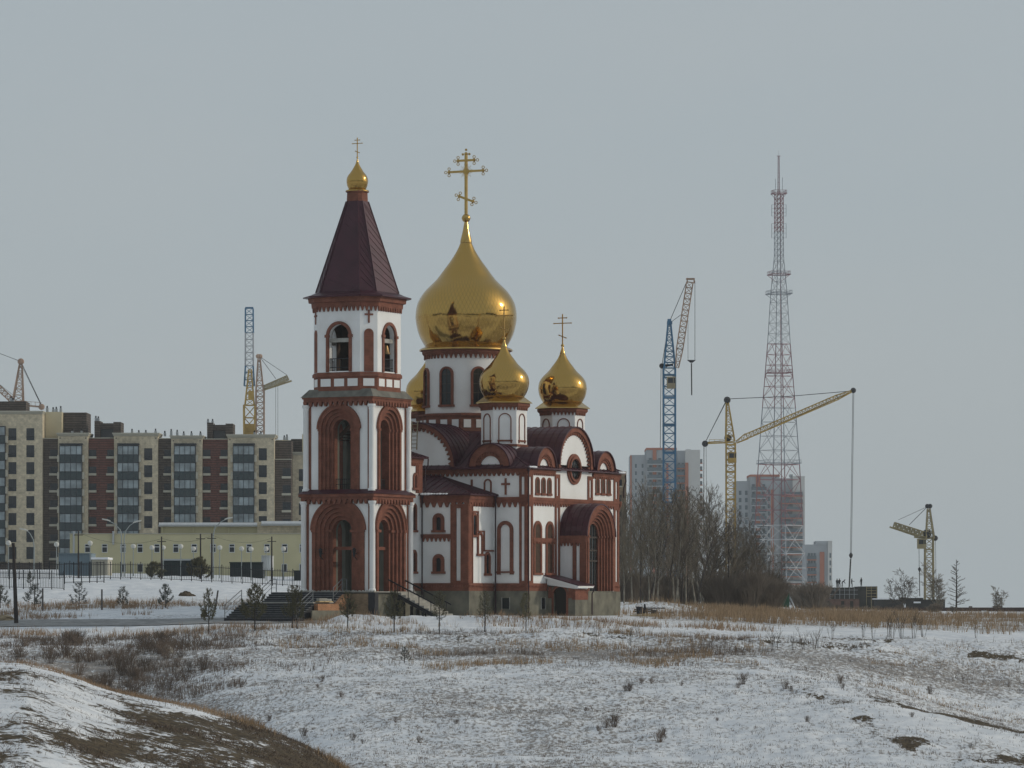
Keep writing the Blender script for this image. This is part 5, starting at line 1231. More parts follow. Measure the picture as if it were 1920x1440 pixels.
tower_block('grey and salmon apartment tower behind the blue crane', 1182, 1317, 1125, YT,
    [('wall', 'grey_panel', (1182, 1213, 853, 1135, 0, 24)), ('corner_strip', 'orange_panel', (1181.5, 1184.5, 854, 1135, .3, 1)), ('wall', 'grey_panel', (1212, 1268, 843, 1135, 2, 24)), ('top_band', 'orange_panel', (1211.5, 1268.5, 840, 844, 2.4, 24)),
     ('strip', 'orange_panel', (1223.5, 1230.5, 844, 1135, 2.5, 1)), ('strip', 'orange_panel', (1249, 1253, 869, 1135, 2.5, 1)), ('wall', 'grey_panel', (1268.5, 1285, 845, 1135, 1, 22)), ('end_wall', 'white_panel', (1284.5, 1312, 844, 1135, 3, 18)), ('strip', 'orange_panel', (1284, 1290, 868, 1135, 3.3, 1)), ('lift_house', 'tin', (1287, 1296, 842, 846, -3, 3))],
    [(1186, 1211, 870, 1010, 2, 13.7, 3.4, 7, 0), (1215, 1223, 859, 1010, 1, 13.7, 5, 9, 2), (1232, 1241, 859, 1010, 1, 13.7, 5, 9, 2), (1269, 1284, 868, 1010, 2, 13.7, 5, 8, 1)],
    [(1213, 1245, 870, 1010, 13.7, 2, 'grey_panel'), (1312, 1317, 868, 1010, 13.7, 1, 'orange_panel'), (1268.5, 1284, 878, 1010, 13.7, 1.5, 'orange_panel')])
tower_block('grey and salmon apartment tower behind the lattice mast', 1380, 1508, 1125, YT,
    [('wall', 'grey_panel', (1380, 1407, 902, 1135, 0, 24)), ('wall', 'grey_panel', (1406, 1461, 893, 1135, 2, 24)), ('top_band', 'orange_panel', (1405.5, 1461.5, 890, 894, 2.4, 24)), ('strip', 'orange_panel', (1417, 1425, 894, 1135, 2.5, 1)), ('strip', 'orange_panel', (1445, 1450, 918, 1135, 2.5, 1)),
     ('wall', 'grey_panel', (1461, 1486, 897, 1135, 1, 22)), ('end_wall', 'white_panel', (1485.5, 1508, 893, 1135, 3, 18)), ('top_band', 'tin', (1427, 1460, 890, 897, -2, 12)), ('lift_house', 'tin', (1481, 1487, 889, 894, -2, 3))],
    [(1382, 1405, 920, 1110, 2, 13.7, 5, 8, 0), (1408, 1416, 908, 1110, 1, 13.7, 5, 9, 2), (1427, 1436, 908, 1110, 1, 13.7, 5, 9, 2), (1438, 1444, 918, 1110, 1, 13.7, 4, 8, 2)],
    [(1408, 1437, 920, 1110, 13.7, 2, 'grey_panel'), (1463, 1504, 930, 1110, 13.7, 3.6, 'orange_panel')])
tower_block('low pale grey block with one salmon strip at the foot of the mast', 1509, 1560, 1125, YT - 60,
    [('wall', 'grey_panel', (1509, 1552, 1021, 1135, 0, 16)), ('roof', 'grey_panel', (1530, 1553, 1014.5, 1021, .5, 14)), ('strip', 'orange_panel', (1537, 1545.5, 1035, 1135, .4, 1)), ('end_wall', 'white_panel', (1552, 1560, 1014, 1135, 1, 14))],
    [(1514, 1530, 1037, 1100, 3, 14, 4.2, 10, 0), (1554, 1559, 1037, 1100, 1, 14, 3, 9, 1)], [(1513, 1531, 1049, 1110, 14, 0, 'orange_panel')])
# brick house sliver behind the church's east end
o = ((1160 - 960) * 520 / FL, 520, (HY - 1120) * 520 / FL); t = thing('brick_house', 'narrow view of a tan brick apartment house behind the church', 'apartment building', o)
one(t, o, 520, 'wall', 'tan_brick', (1125, 1174.5, 884, 1125, 0, 14))
for j in range(7): w_ = one(t, o, 520, 'window', 'pane_dark', (1158, 1166, 899 + j * 29, 911 + j * 29, .05, .3)); one(w_, o, 520, 'sill', 'pale_trim', (1158, 1167, 911.2 + j * 29, 913.5 + j * 29, .3, .3))

# lattice work
def lattice(m, A, B, wa, wb, n, t, tb, ref=(0, 0, 1), tri=False, xb=False):
    A = Vector(A); B = Vector(B); d = (B - A).normalized(); u = Vector(ref)
    if abs(d.dot(u)) > .9: u = Vector((1, 0, 0))
    s = d.cross(u).normalized(); v = s.cross(d).normalized()
    cs = [(-1, -1), (1, -1), (1, 1), (-1, 1)] if not tri else [(-1, -1), (1, -1), (0, 1)]
    st = []
    for k in range(n + 1):
        f = k / n; c = A.lerp(B, f); w = (wa + (wb - wa) * f) / 2; st.append([c + s * (a * w) + v * (b * w) for a, b in cs])
    N = len(cs)
    for j in range(N): m.bar(st[0][j], st[-1][j], t)
    for k in range(n + 1):
        for j in range(N): m.bar(st[k][j], st[k][(j + 1) % N], tb)
        if k < n:
            for j in range(N):
                a, b = (j, (j + 1) % N) if k % 2 == 0 else ((j + 1) % N, j); m.bar(st[k][a], st[k + 1][b], tb)
                if xb: m.bar(st[k][b], st[k + 1][a], tb)
    return st
M_['yellow_steel'] = mat('yellow_paint', (0.40, 0.255, 0.055), .6, var=.2, scale=.5)
M_['dull_yellow'] = mat('faded_yellow_paint', (0.30, 0.245, 0.13), .7, var=.2, scale=.5)
M_['blue_steel'] = mat('blue_paint', (0.06, 0.16, 0.27), .6, var=.2, scale=.5)
M_['rust_steel'] = mat('rusty_pale_paint', (0.34, 0.225, 0.16), .7, var=.3, scale=.4)
M_['red_steel'] = mat('red_paint', (0.20, 0.075, 0.09), .7, var=.15, scale=.3)
M_['white_steel'] = mat('white_paint', (0.40, 0.41, 0.43), .6)
M_['grey_paint'] = mat('bluish_grey_paint', (0.20, 0.22, 0.25), .6)
M_['cab'] = mat('cab_paint', (0.30, 0.25, 0.16), .6, var=.1, scale=.6)
def crane_base(label, px, base, Y):
    return thing('tower_crane', label, 'crane', tuple(P(px, base, Y)), 0, 'tower cranes at the building sites')
def rel(t, Y): 
    o = Vector(t.location); return lambda px, py, dy=0.0: P(px, py, Y) + Vector((0, dy, 0)) - o
def rope(t, Y, pts, r=.05, name='rope', m_='iron'):
    L = rel(t, Y); m = MB(); m.tube([L(*p) for p in pts], r, 4); m.build(name, m_, t)
def cabin(t, Y, x0, x1, y0, y1, d=1.6, m_='cab'):
    L = rel(t, Y); a = L(x0, y1); b = L(x1, y0); m = MB(); m.box(a.x, b.x, -d / 2 - .8, d / 2 - .8, a.z, b.z); m.mi = 1
    w = b.x - a.x; h = b.z - a.z; m.box(a.x + w * .12, b.x - w * .3, -d / 2 - .84, -d / 2 - .79, a.z + h * .45, a.z + h * .88); m.box(b.x - w * .22, b.x - w * .06, -d / 2 - .84, -d / 2 - .79, a.z + h * .45, a.z + h * .88)
    m.build('cab', [m_, 'pane_dark'], t)
def hook(t, Y, px, py, s=1.0, wide=False):
    L = rel(t, Y); c = L(px, py); m = MB()
    if wide: m.prism([c + Vector((-2.0 * s, -.3, .7 * s)), c + Vector((2.0 * s, -.3, .7 * s)), c + Vector((.5 * s, -.3, -.5 * s)), c + Vector((-.5 * s, -.3, -.5 * s))], (0, .6, 0))
    else: m.lathe([(.1 * s, c.z + .9 * s), (.5 * s, c.z + .4 * s), (.55 * s, c.z), (.15 * s, c.z - .8 * s)], 8, (c.x, c.y))
    m.build('hook_block', 'iron', t)
# blue crane with a raised rusty jib
Yc = 700.0; t = crane_base('blue tower crane with its pale rusty jib raised steeply to the right', 1255, 1100, Yc); L = rel(t, Yc); kc = Yc / FL
m = MB(); lattice(m, L(1255, 1110), L(1255, 690), 22 * kc, 22 * kc, 24, .26, .11)
for y in (980, 942, 904, 850, 798, 746, 703): p = L(1255, y); m.box(p.x - 12 * kc, p.x + 12 * kc, p.y - 12 * kc, p.y + 12 * kc, p.z - .12, p.z + .12)
m.build('mast', 'blue_steel', t)
m = MB(); lattice(m, L(1255.5, 690), L(1255, 606), 21 * kc, 5 * kc, 8, .26, .1); p = L(1255, 604); m.box(p.x - .3, p.x + .3, p.y - .3, p.y + .3, p.z - .4, p.z + .5); m.bar(L(1252, 608), L(1252.5, 602), .3); m.bar(L(1259, 608), L(1258.5, 602), .3); m.build('apex', 'blue_steel', t)
m = MB(); lattice(m, L(1269, 690, -1), L(1274, 655, -1), 6 * kc, 12 * kc, 3, .16, .08, ref=(0, 1, 0)); lattice(m, L(1274, 655, -1), L(1293, 530, -1), 12 * kc, 12 * kc, 12, .16, .08, ref=(0, 1, 0)); m.bar(L(1286, 524, -1), L(1302, 524, -1), .3); m.bar(L(1288, 532, -1), L(1288, 522, -1), .2); m.bar(L(1301, 532, -1), L(1301, 522, -1), .2); m.build('jib', 'rust_steel', t)
m = MB(); m.bar(L(1241, 686), L(1262, 684), .4); p = L(1241, 686); m.ball(p, .45, 8, 5); m.build('counter_arm', 'iron', t)
rope(t, Yc, [(1255, 604), (1289, 525)]); rope(t, Yc, [(1258, 604), (1277, 590)], .04); rope(t, Yc, [(1254, 605), (1241, 686)]); rope(t, Yc, [(1239.5, 688), (1238, 840)], .05); rope(t, Yc, [(1242.5, 688), (1243, 840)], .05)
rope(t, Yc, [(1303, 526), (1303, 676)], .04); rope(t, Yc, [(1290, 600), (1290, 676)], .03); hook(t, Yc, 1296.5, 678, .36, True); rope(t, Yc, [(1296.5, 681), (1297, 741)], .1)
cabin(t, Yc, 1250, 1266, 707, 729)
# yellow crane with the long jib
Yc = 900.0; t = crane_base('yellow tower crane with a long jib rising past the lattice mast', 1370, 1110, Yc); L = rel(t, Yc); kc = Yc / FL
m = MB(); lattice(m, L(1370, 1110), L(1370, 830), 17 * kc, 17 * kc, 26, .28, .13)
for y in (936, 885, 834): p = L(1370, y); m.box(p.x - 9 * kc, p.x + 9 * kc, p.y - 9 * kc, p.y + 9 * kc, p.z - .15, p.z + .15)
m.build('mast', 'yellow_steel', t)
m = MB(); lattice(m, L(1369, 828), L(1363.5, 754), 17 * kc, 4 * kc, 7, .26, .12); m.bar(L(1361, 824), L(1363, 750), .3); m.build('apex', 'yellow_steel', t)
for q, r in (((1363.5, 750), .75), ((1600, 732), .6), ((1322, 832), .7), ((1365, 821), .8)): m = MB(); m.ball(L(*q), r, 8, 5); m.build('pulley', 'iron', t)
m = MB(); lattice(m, L(1381, 829), L(1400, 818), 4 * kc, 11 * kc, 2, .2, .1); lattice(m, L(1400, 818), L(1570, 745), 9 * kc, 9 * kc, 26, .22, .1); lattice(m, L(1570, 745), L(1598, 733), 9 * kc, 3 * kc, 4, .2, .1); m.bar(L(1384, 830), L(1596, 735), .5, .25); m.build('jib', 'yellow_steel', t)
m = MB(); m.bar(L(1362, 830), L(1323, 831.5), .4, .3); m.bar(L(1362, 826, 1.5), L(1323, 829, 1.5), .2); 
for x in (1330, 1340, 1350): m.bar(L(x, 831), L(x, 824), .08)
m.bar(L(1330, 824), L(1358, 824), .08); m.build('counter_jib', 'yellow_steel', t)
rope(t, Yc, [(1364, 748), (1480, 743), (1598, 733)], .07); rope(t, Yc, [(1363, 750), (1322, 830)], .07); rope(t, Yc, [(1361, 752), (1324, 826)], .05); rope(t, Yc, [(1320, 833), (1319, 1000)], .07); rope(t, Yc, [(1324, 833), (1325, 1000)], .04)
rope(t, Yc, [(1601, 735), (1596.5, 1038)], .05); rope(t, Yc, [(1599, 735), (1594.5, 1038)], .05); hook(t, Yc, 1595.5, 1042, .75); rope(t, Yc, [(1595, 1048), (1592, 1108)], .16)
cabin(t, Yc, 1364.5, 1380, 848, 868, 2.0, 'yellow_steel')
# short crane at the right
t = crane_base('small faded yellow crane with a folded jib pointing left beside bare trees', 1742, 1140, Yc); L = rel(t, Yc)
m = MB(); lattice(m, L(1742, 1140), L(1742, 1010), 16 * kc, 15 * kc, 11, .3, .14); p = L(1742, 1030); m.box(p.x - 8 * kc, p.x + 8 * kc, p.y - 1, p.y + 1, p.z - .15, p.z + .15); m.build('mast', 'dull_yellow', t)
m = MB(); lattice(m, L(1743.5, 1010), L(1741, 954), 15 * kc, 4 * kc, 5, .3, .13); m.build('apex', 'dull_yellow', t)
for q, r in (((1738.8, 949), .5), ((1744, 949), .5), ((1753.5, 1009), .6), ((1738, 1001), 1.0)): m = MB(); m.ball(L(*q), r, 8, 5); m.build('pulley', 'iron', t)
m = MB(); lattice(m, L(1736, 1003), L(1676, 984), 9 * kc, 9 * kc, 14, .24, .16); m.bar(L(1722, 1006), L(1668, 988), .5, .35); m.bar(L(1714, 1007), L(1750, 1009), .45, .4); m.build('jib', 'dull_yellow', t)
rope(t, Yc, [(1740, 949), (1705, 984)], .06); rope(t, Yc, [(1739, 950), (1684, 975)], .04); rope(t, Yc, [(1744, 950), (1753, 1008)], .06); rope(t, Yc, [(1754, 1011), (1755, 1080)], .04); rope(t, Yc, [(1723, 1010), (1723.5, 1066)], .05); hook(t, Yc, 1724, 1068, .6); rope(t, Yc, [(1724, 1072), (1724.5, 1118)], .09)
cabin(t, Yc, 1719.5, 1735, 1010, 1029, 2.0, 'dull_yellow')
# cranes above the flats at the left
Yc = 1000.0; kc = Yc / FL
t = crane_base('yellow crane cabin tower with a tall blue and white jib seen end on', 468, 830, Yc); L = rel(t, Yc)
m = MB(); lattice(m, L(468, 830), L(468, 760), 20 * kc, 21 * kc, 3, .35, .2); lattice(m, L(468, 760), L(469, 693), 17 * kc, 5 * kc, 6, .28, .13); m.box(*[v for v in (L(459, 800).x, L(477, 800).x)], -1, 1, L(0, 815).z, L(0, 795).z); m.box(L(466, 0).x, L(476, 0).x, -1, 1, L(0, 750).z, L(0, 733).z); m.build('mast', 'yellow_steel', t)
for y0, y1, mt in ((576, 622, 'blue_steel'), (622, 684, 'white_steel'), (684, 722, 'blue_steel')):
    m = MB(); lattice(m, L(465.5, y1, 4), L(465.5, y0, 4), (15 if y0 < 680 else 19) * kc, 14.5 * kc, max(3, int((y1 - y0) / 11)), .24, .11); m.build('jib', mt, t)
m = MB(); m.bar(L(458, 575, 4), L(473, 575, 4), .4); m.build('jib_head', 'blue_steel', t)
t = crane_base('rusty yellow crane with a short folded jib pointing right above the flats', 487.5, 830, Yc); L = rel(t, Yc)
m = MB(); lattice(m, L(487.5, 830), L(487.5, 733), 15 * kc, 15 * kc, 9, .32, .14); m.build('mast', 'rust_steel', t)
m = MB(); lattice(m, L(487, 733), L(485.8, 673), 14 * kc, 4 * kc, 6, .3, .13); m.ball(L(483.8, 668), .55, 8, 5); m.ball(L(488, 668), .55, 8, 5); m.build('apex', 'rust_steel', t)
m = MB(); lattice(m, L(494, 728), L(540, 708), 8 * kc, 8 * kc, 12, .24, .16); m.bar(L(492, 732), L(547, 714), .5, .4); m.build('jib', 'dull_yellow', t)
rope(t, Yc, [(488, 670), (517, 710)], .06); rope(t, Yc, [(489, 670), (538, 703)], .05); rope(t, Yc, [(517, 722), (517, 830)], .04); rope(t, Yc, [(521, 722), (521, 830)], .04)
t = crane_base('crane with a pointed head tower behind the leftmost apartment block', 36, 830, Yc); L = rel(t, Yc)
m = MB(); lattice(m, L(34, 830), L(34, 752), 18 * kc, 18 * kc, 6, .32, .14); m.build('mast', 'rust_steel', t)
m = MB(); lattice(m, L(34, 752), L(39, 684), 19 * kc, 5 * kc, 6, .32, .14); m.ball(L(39, 678), .8, 8, 5); m.build('apex', 'rust_steel', t)
m = MB(); m.bar(L(44, 760), L(78, 763), .55, .4); m.bar(L(44, 752), L(78, 755), .1); m.ball(L(78, 763), .75, 8, 5)
for x in (50, 58, 66, 74): m.bar(L(x, 761), L(x, 753), .08)
m.build('counter_jib', 'rust_steel', t)
m = MB(); lattice(m, L(24, 752), L(-60, 672), 9 * kc, 9 * kc, 14, .24, .12); m.build('jib', 'rust_steel', t)
rope(t, Yc, [(40, 680), (78, 760)], .08); rope(t, Yc, [(43, 690), (76, 758)], .05); rope(t, Yc, [(37, 677), (-60, 640)], .06); rope(t, Yc, [(30, 745), (-40, 690)], .04)
# television mast
Yc = 1600.0; kc = Yc / FL; o = tuple(P(1460.5, 1118, Yc)); t = thing('lattice_mast', 'tall red and white lattice television mast on the right', 'mast', o); ox = Vector(o)
def mast_ring(py, hw, rot=.20): return [P(1460.5, py, Yc) - ox + Vector((hw * kc * math.cos(rot + k * math.pi / 2), hw * kc * math.sin(rot + k * math.pi / 2), 0)) for k in range(4)]
prof = [(1118, 56), (985, 46), (871, 40), (765, 32), (645, 22), (552, 16), (482, 9), (364, 8.6)]
def mhw(py): ys = [p[0] for p in prof][::-1]; ws = [p[1] for p in prof][::-1]; return float(np.interp(py, ys, ws))
secs = [(1118, 985, 'white_steel', 5, .36, .2), (985, 871, 'red_steel', 4, .34, .19), (871, 765, 'grey_paint', 4, .32, .16), (765, 645, 'red_steel', 6, .3, .16), (645, 490, 'grey_paint', 8, .24, .11), (490, 435, 'grey_paint', 5, .22, .11), (435, 364, 'red_steel', 8, .24, .14)]
for y0, y1, mt, n, w1, w2 in secs:
    m = MB(); st = [mast_ring(y0 + (y1 - y0) * k / n, mhw(y0 + (y1 - y0) * k / n)) for k in range(n + 1)]
    for k in range(n):
        for j in range(4):
            m.bar(st[k][j], st[k + 1][j], w1); m.bar(st[k + 1][j], st[k + 1][(j + 1) % 4], w2)
            if y0 > 700:
                mid = (st[k][j] + st[k][(j + 1) % 4]) / 2 if k % 2 == 0 else (st[k + 1][j] + st[k + 1][(j + 1) % 4]) / 2
                if k % 2 == 0: m.bar(mid, st[k + 1][j], w2 * .8); m.bar(mid, st[k + 1][(j + 1) % 4], w2 * .8)
                else: m.bar(st[k][j], mid, w2 * .8); m.bar(st[k][(j + 1) % 4], mid, w2 * .8)
            else: m.bar(st[k][j], st[k + 1][(j + 1) % 4], w2 * .8); m.bar(st[k][(j + 1) % 4], st[k + 1][j], w2 * .8)
    m.build('lattice_section', mt, t)
for py, hw, mt in ((363, 15, 'red_steel'), (515, 22, 'red_steel'), (551, 25, 'grey_paint'), (699, 24, 'red_steel'), (869, 42, 'grey_paint')):
    m = MB(); rg = mast_ring(py, hw * 1.15, math.pi / 4 + .2)
    for j in range(4):
        a, b = rg[j], rg[(j + 1) % 4]; m.bar(a, b, .3); m.bar(a + Vector((0, 0, 1.2)), b + Vector((0, 0, 1.2)), .1)
        for k in range(9): c = a.lerp(b, k / 8); m.bar(c, c + Vector((0, 0, 1.2)), .07)
        inner = mast_ring(py + 14, mhw(py + 14))[j]; m.bar(a, inner, .16) if py < 600 else None
    m.build('platform', mt, t)
m = MB(); lattice(m, P(1460, 364, Yc) - ox, P(1460, 293, Yc) - ox, .7, .5, 16, .14, .08); q = P(1460, 292.5, Yc) - ox; m.bar(q - Vector((.7, 0, 0)), q + Vector((.7, 0, 0)), .2); m.bar(q, q + Vector((0, 0, 2.2)), .06); m.build('antenna', 'red_steel', t)
for s, y0, y1 in ((-1, 446, 419), (1, 446, 419), (-1, 405, 384), (1, 405, 384), (-1, 356, 335), (1, 356, 333)):
    m = MB(); xx = 1460.5 + s * (13.5 if y0 > 380 else 6.5); m.bar(P(xx, y0, Yc) - ox, P(xx, y1, Yc) - ox, .16)
    for k in range(4): yk = y0 + (y1 - y0) * k / 3; m.bar(P(xx, yk, Yc) - ox, P(1460.5 + s * 7, yk, Yc) - ox, .09)
    m.build('side_antenna', 'grey_paint', t)
m = MB(); m.bar(P(1466, 1110, Yc) - ox, P(1463, 364, Yc) - ox, .3); m.build('cable_run', 'red_steel', t)
# half-built house with workers on its top, and the walls of the site
M_['raw_brick'] = brick_mat('raw_brick', (0.20, 0.10, 0.075), (0.16, 0.085, 0.065), (0.15, 0.11, 0.09), .5, .25, .1, .04)
M_['formwork'] = mat('dark_formwork', (0.035, 0.032, 0.030), .9, var=.4, scale=.5)
M_['site_wall'] = brick_mat('site_wall', (0.070, 0.042, 0.036), (0.055, 0.036, 0.032), (0.05, 0.035, 0.03), 3.0, 1.2, .1, .08)
Yc = 880.0; o = tuple(P(1580, 1160, Yc)); t = thing('half_built_house', 'half built house with dark formwork on its upper floor', 'construction site', o)
one(t, o, Yc, 'lower_wall', 'raw_brick', (1536, 1612, 1123, 1170, 0, 14)); one(t, o, Yc, 'upper_wall', 'formwork', (1516, 1611, 1101.5, 1122.8, .3, 16)); one(t, o, Yc, 'upper_wall', 'formwork', (1611.2, 1645, 1099.5, 1150, .1, 15))
one(t, o, Yc, 'scaffold', 'dull_yellow', *[(1625, 1643, y, y + .9, .4, .2) for y in (1102, 1107, 1112, 1118)], *[(x, x + .8, 1099, 1150, .5, .2) for x in (1624, 1633, 1643)])
one(t, o, Yc, 'scaffold', 'tin', *[(1517, 1608, y, y + .6, .5, .2) for y in (1106, 1114)], *[(x, x + .6, 1100, 1123, .5, .15) for x in range(1520, 1610, 9)])
for x in (1550, 1577, 1594): one(t, o, Yc, 'opening', 'dark', (x, x + 6, 1127, 1142, .05, .3))
Yc = 860.0; o = tuple(P(1700, 1150, Yc)); t = thing('site_shed', 'long dark site shed with snow on its roof behind the short crane', 'shed', o)
one(t, o, Yc, 'wall', 'formwork', (1645, 1772, 1124, 1170, 0, 8)); one(t, o, Yc, 'snow_patch', 'snow', (1640, 1688, 1122, 1124, .2, 6), (1694, 1698, 1132, 1139, .3, .4), (1713, 1726, 1128, 1131, .3, .4)); one(t, o, Yc, 'roof', 'formwork', (1696, 1731, 1121, 1123.9, .3, 9))
Yc = 760.0; o = tuple(P(1800, 1160, Yc)); t = thing('boundary_wall', 'long dark brown boundary wall running to the right edge', 'wall', o)
one(t, o, Yc, 'wall', 'site_wall', (1640, 2150, 1139, 1175, 0, .5)); one(t, o, Yc, 'raised_pier', 'site_wall', (1817, 1823, 1136.6, 1138.9, 0, .5)); one(t, o, Yc, 'raised_pier', 'site_wall', (1862, 1880, 1136.6, 1138.9, 0, .5)); one(t, o, Yc, 'snow_patch', 'snow', (1840, 1850, 1145, 1149, .05, .1))
M_['green_fence'] = mat('green_sheet', (0.030, 0.085, 0.052), .7, var=.15, scale=.4)
def sheet_fence(label, x0, x1, y0, y1, Y):
    o = tuple(P((x0 + x1) / 2, y1, Y)); t = thing('sheet_fence', label, 'fence', o, 0, 'green sheet fences')
    one(t, o, Y, 'sheet', 'green_fence', (x0, x1, y0, y1 + 8, 0, .1), *[(x0 + i * 3.2, x0 + i * 3.2 + 1.4, y0 + .2, y1 + 8, .06, .07) for i in range(int((x1 - x0) / 3.2))])
sheet_fence('green sheet fence seen through the birch trunks', 1192, 1310, 1095, 1118, 470); sheet_fence('green sheet fence at the foot of the lattice mast', 1424, 1480, 1112, 1140, 560)
o = tuple(P(1432, 1115, 640)); t = thing('white_hut', 'pale flat roofed hut below the lattice mast', 'hut', o); one(t, o, 640, 'wall', 'pale_trim', (1416, 1449, 1095, 1120, 0, 5)); one(t, o, 640, 'roof', 'tin', (1414, 1451, 1092.5, 1094.9, .4, 6))
# workers
M_['workwear'] = mat('dark_workwear', (0.022, 0.022, 0.028), .9, var=.3, scale=6); M_['skin'] = mat('skin', (0.30, 0.19, 0.14), .7)
def person_mesh(pose):
    J = {'hip': (0, 0, .95), 'belly': (0, .0, 1.1), 'chest': (0, 0, 1.33), 'neck': (0, 0, 1.5), 'chin': (0, -.02, 1.58), 'head': (0, -.01, 1.68), 'top': (0, 0, 1.77)}
    for s, n in ((-1, 'l'), (1, 'r')):
        J['sh' + n] = (s * .19, 0, 1.43); J['el' + n] = (s * .25, -.05, 1.15); J['wr' + n] = (s * .24, -.18, .93); J['fi' + n] = (s * .23, -.22, .82)
        J['th' + n] = (s * .10, 0, .9); J['kn' + n] = (s * .12, -.04, .5); J['an' + n] = (s * .13, .02, .1); J['to' + n] = (s * .14, -.16, .04)
    if pose == 1: J['elr'] = (.36, -.2, 1.24); J['wrr'] = (.30, -.45, 1.25); J['fir'] = (.28, -.55, 1.27); J['knl'] = (-.14, -.16, .5); J['anl'] = (-.14, -.12, .1); J['tol'] = (-.15, -.3, .04)
    if pose == 2:
        for k in ('chest', 'neck', 'chin', 'head', 'top', 'shl', 'shr'): x, y, z = J[k]; J[k] = (x, y - (z - 1.0) * .75, 1.0 + (z - 1.0) * .72)
        J['ell'] = (-.24, -.5, 1.05); J['elr'] = (.24, -.5, 1.05); J['wrl'] = (-.16, -.62, .82); J['wrr'] = (.16, -.62, .82); J['fil'] = (-.14, -.66, .72); J['fir'] = (.14, -.66, .72)
    E = [('hip', 'belly'), ('belly', 'chest'), ('chest', 'neck'), ('neck', 'chin'), ('chin', 'head'), ('head', 'top')]
    for n in 'lr': E += [('chest', 'sh' + n), ('sh' + n, 'el' + n), ('el' + n, 'wr' + n), ('wr' + n, 'fi' + n), ('hip', 'th' + n), ('th' + n, 'kn' + n), ('kn' + n, 'an' + n), ('an' + n, 'to' + n)]
    RAD = {'hip': .17, 'belly': .17, 'chest': .2, 'neck': .07, 'chin': .09, 'head': .115, 'top': .08, 'sh': .10, 'el': .07, 'wr': .05, 'fi': .045, 'th': .12, 'kn': .085, 'an': .06, 'to': .055}
    nm = list(J); me = bpy.data.meshes.new('person'); me.from_pydata([J[k] for k in nm], [(nm.index(a), nm.index(b)) for a, b in E], [])
    o = bpy.data.objects.new('person', me); COL.objects.link(o); o.modifiers.new('skin', 'SKIN'); o.modifiers.new('sub', 'SUBSURF').levels = 1
    for i, k in enumerate(nm):
        r = RAD.get(k, RAD.get(k[:2], .08)); me.skin_vertices[0].data[i].radius = (r, r * (.75 if k in ('hip', 'belly', 'chest') else 1)); me.skin_vertices[0].data[i].use_root = (k == 'hip')
    dg = bpy.context.evaluated_depsgraph_get(); ev = o.evaluated_get(dg); out = bpy.data.meshes.new_from_object(ev); bpy.data.objects.remove(o); bpy.data.meshes.remove(me)
    out.materials.clear(); out.materials.append(M_['workwear']); out.materials.append(M_['skin'])
    for p in out.polygons:
        p.use_smooth = True; c = p.center
        if pose != 2 and 1.56 < c.z < 1.70 and c.y < -.05: p.material_index = 1
    return out
pm = [person_mesh(i) for i in range(3)]
for px, py, pose, rz, label in ((1569.5, 1091.5, 0, .4, 'leftmost worker in dark clothes standing on the half built house'), (1574, 1091.5, 1, -.5, 'worker in dark clothes between two others on the half built house'), (1579, 1092, 2, 1.4, 'worker bending forward right of two standing workmates'), (1597, 1091.5, 1, 1.2, 'worker in dark clothes standing right beside the hanging rope'), (1615, 1093, 0, -.9, 'worker in dark clothes standing apart at the right end of the roof')):
    Yw = 884.0; z = (HY - (1101.3 if px < 1612 else 1099.4)) / FL * Yw; o = add('person', pm[pose], None, (P(px, 0, Yw).x, Yw, z)); o.rotation_euler = (0, 0, rz); tag(o, label, 'person', 'workers on the half built house')
    h = MB(); h.ball((0, -.01 if pose != 2 else -.55, 1.72 if pose != 2 else 1.55), .14, 8, 5, .8); h.build('hard_hat', 'iron', o)

# ================================================================ trees, pines, shrubs, grass
M_['twig'] = mat('grey_twigs', (0.185, 0.155, 0.115), .95, var=.25, scale=.6)
M_['twig_dark'] = mat('dark_twigs', (0.10, 0.082, 0.066), .95, var=.25, scale=.6)
M_['twig_mid'] = mat('brown_twigs', (0.15, 0.122, 0.098), .95, var=.25, scale=.6)
M_['bark_pale'] = mat('pale_bark', (0.30, 0.275, 0.225), .9, var2=(0.09, 0.08, 0.07), scale=1.2)
M_['bark_dark'] = mat('dark_bark', (0.050, 0.042, 0.040), .95, var=.3, scale=2)
M_['needle'] = mat('pine_needles', (0.075, 0.072, 0.040), .85, var2=(0.150, 0.135, 0.078), scale=2.2)
M_['needle_cold'] = mat('grey_green_needles', (0.065, 0.074, 0.062), .85, var2=(0.145, 0.150, 0.130), scale=2.2)
M_['straw'] = mat('straw_grass', (0.265, 0.178, 0.102), .9, var2=(0.38, 0.275, 0.175), scale=.35)
M_['straw_red'] = mat('rusty_grass', (0.26, 0.165, 0.10), .9, var2=(0.36, 0.26, 0.17), scale=.5)
M_['weed'] = mat('brown_weeds', (0.12, 0.092, 0.078), .95, var2=(0.20, 0.155, 0.12), scale=.8)
class Twigs:
    """many thin tapered three-sided twigs gathered into one mesh"""
    def __init__(s): s.v = []; s.f = []; s.n = 0
    def seg(s, p, q, r0, r1):
        d = q - p; L = d.length
        if L < 1e-5: return
        a = d.orthogonal().normalized(); b = d.cross(a).normalized(); i = s.n
        for c, r in ((p, r0), (q, r1)):
            for k in range(3): t = 2.0944 * k; s.v.append(c + a * (math.cos(t) * r) + b * (math.sin(t) * r))
        for k in range(3): s.f.append((i + k, i + (k + 1) % 3, i + 3 + (k + 1) % 3, i + 3 + k))
        s.n += 6
    def mesh(s, name, m):
        me = bpy.data.meshes.new(name); me.from_pydata([tuple(v) for v in s.v], [], s.f); me.materials.append(M_[m]); me.update(); return me
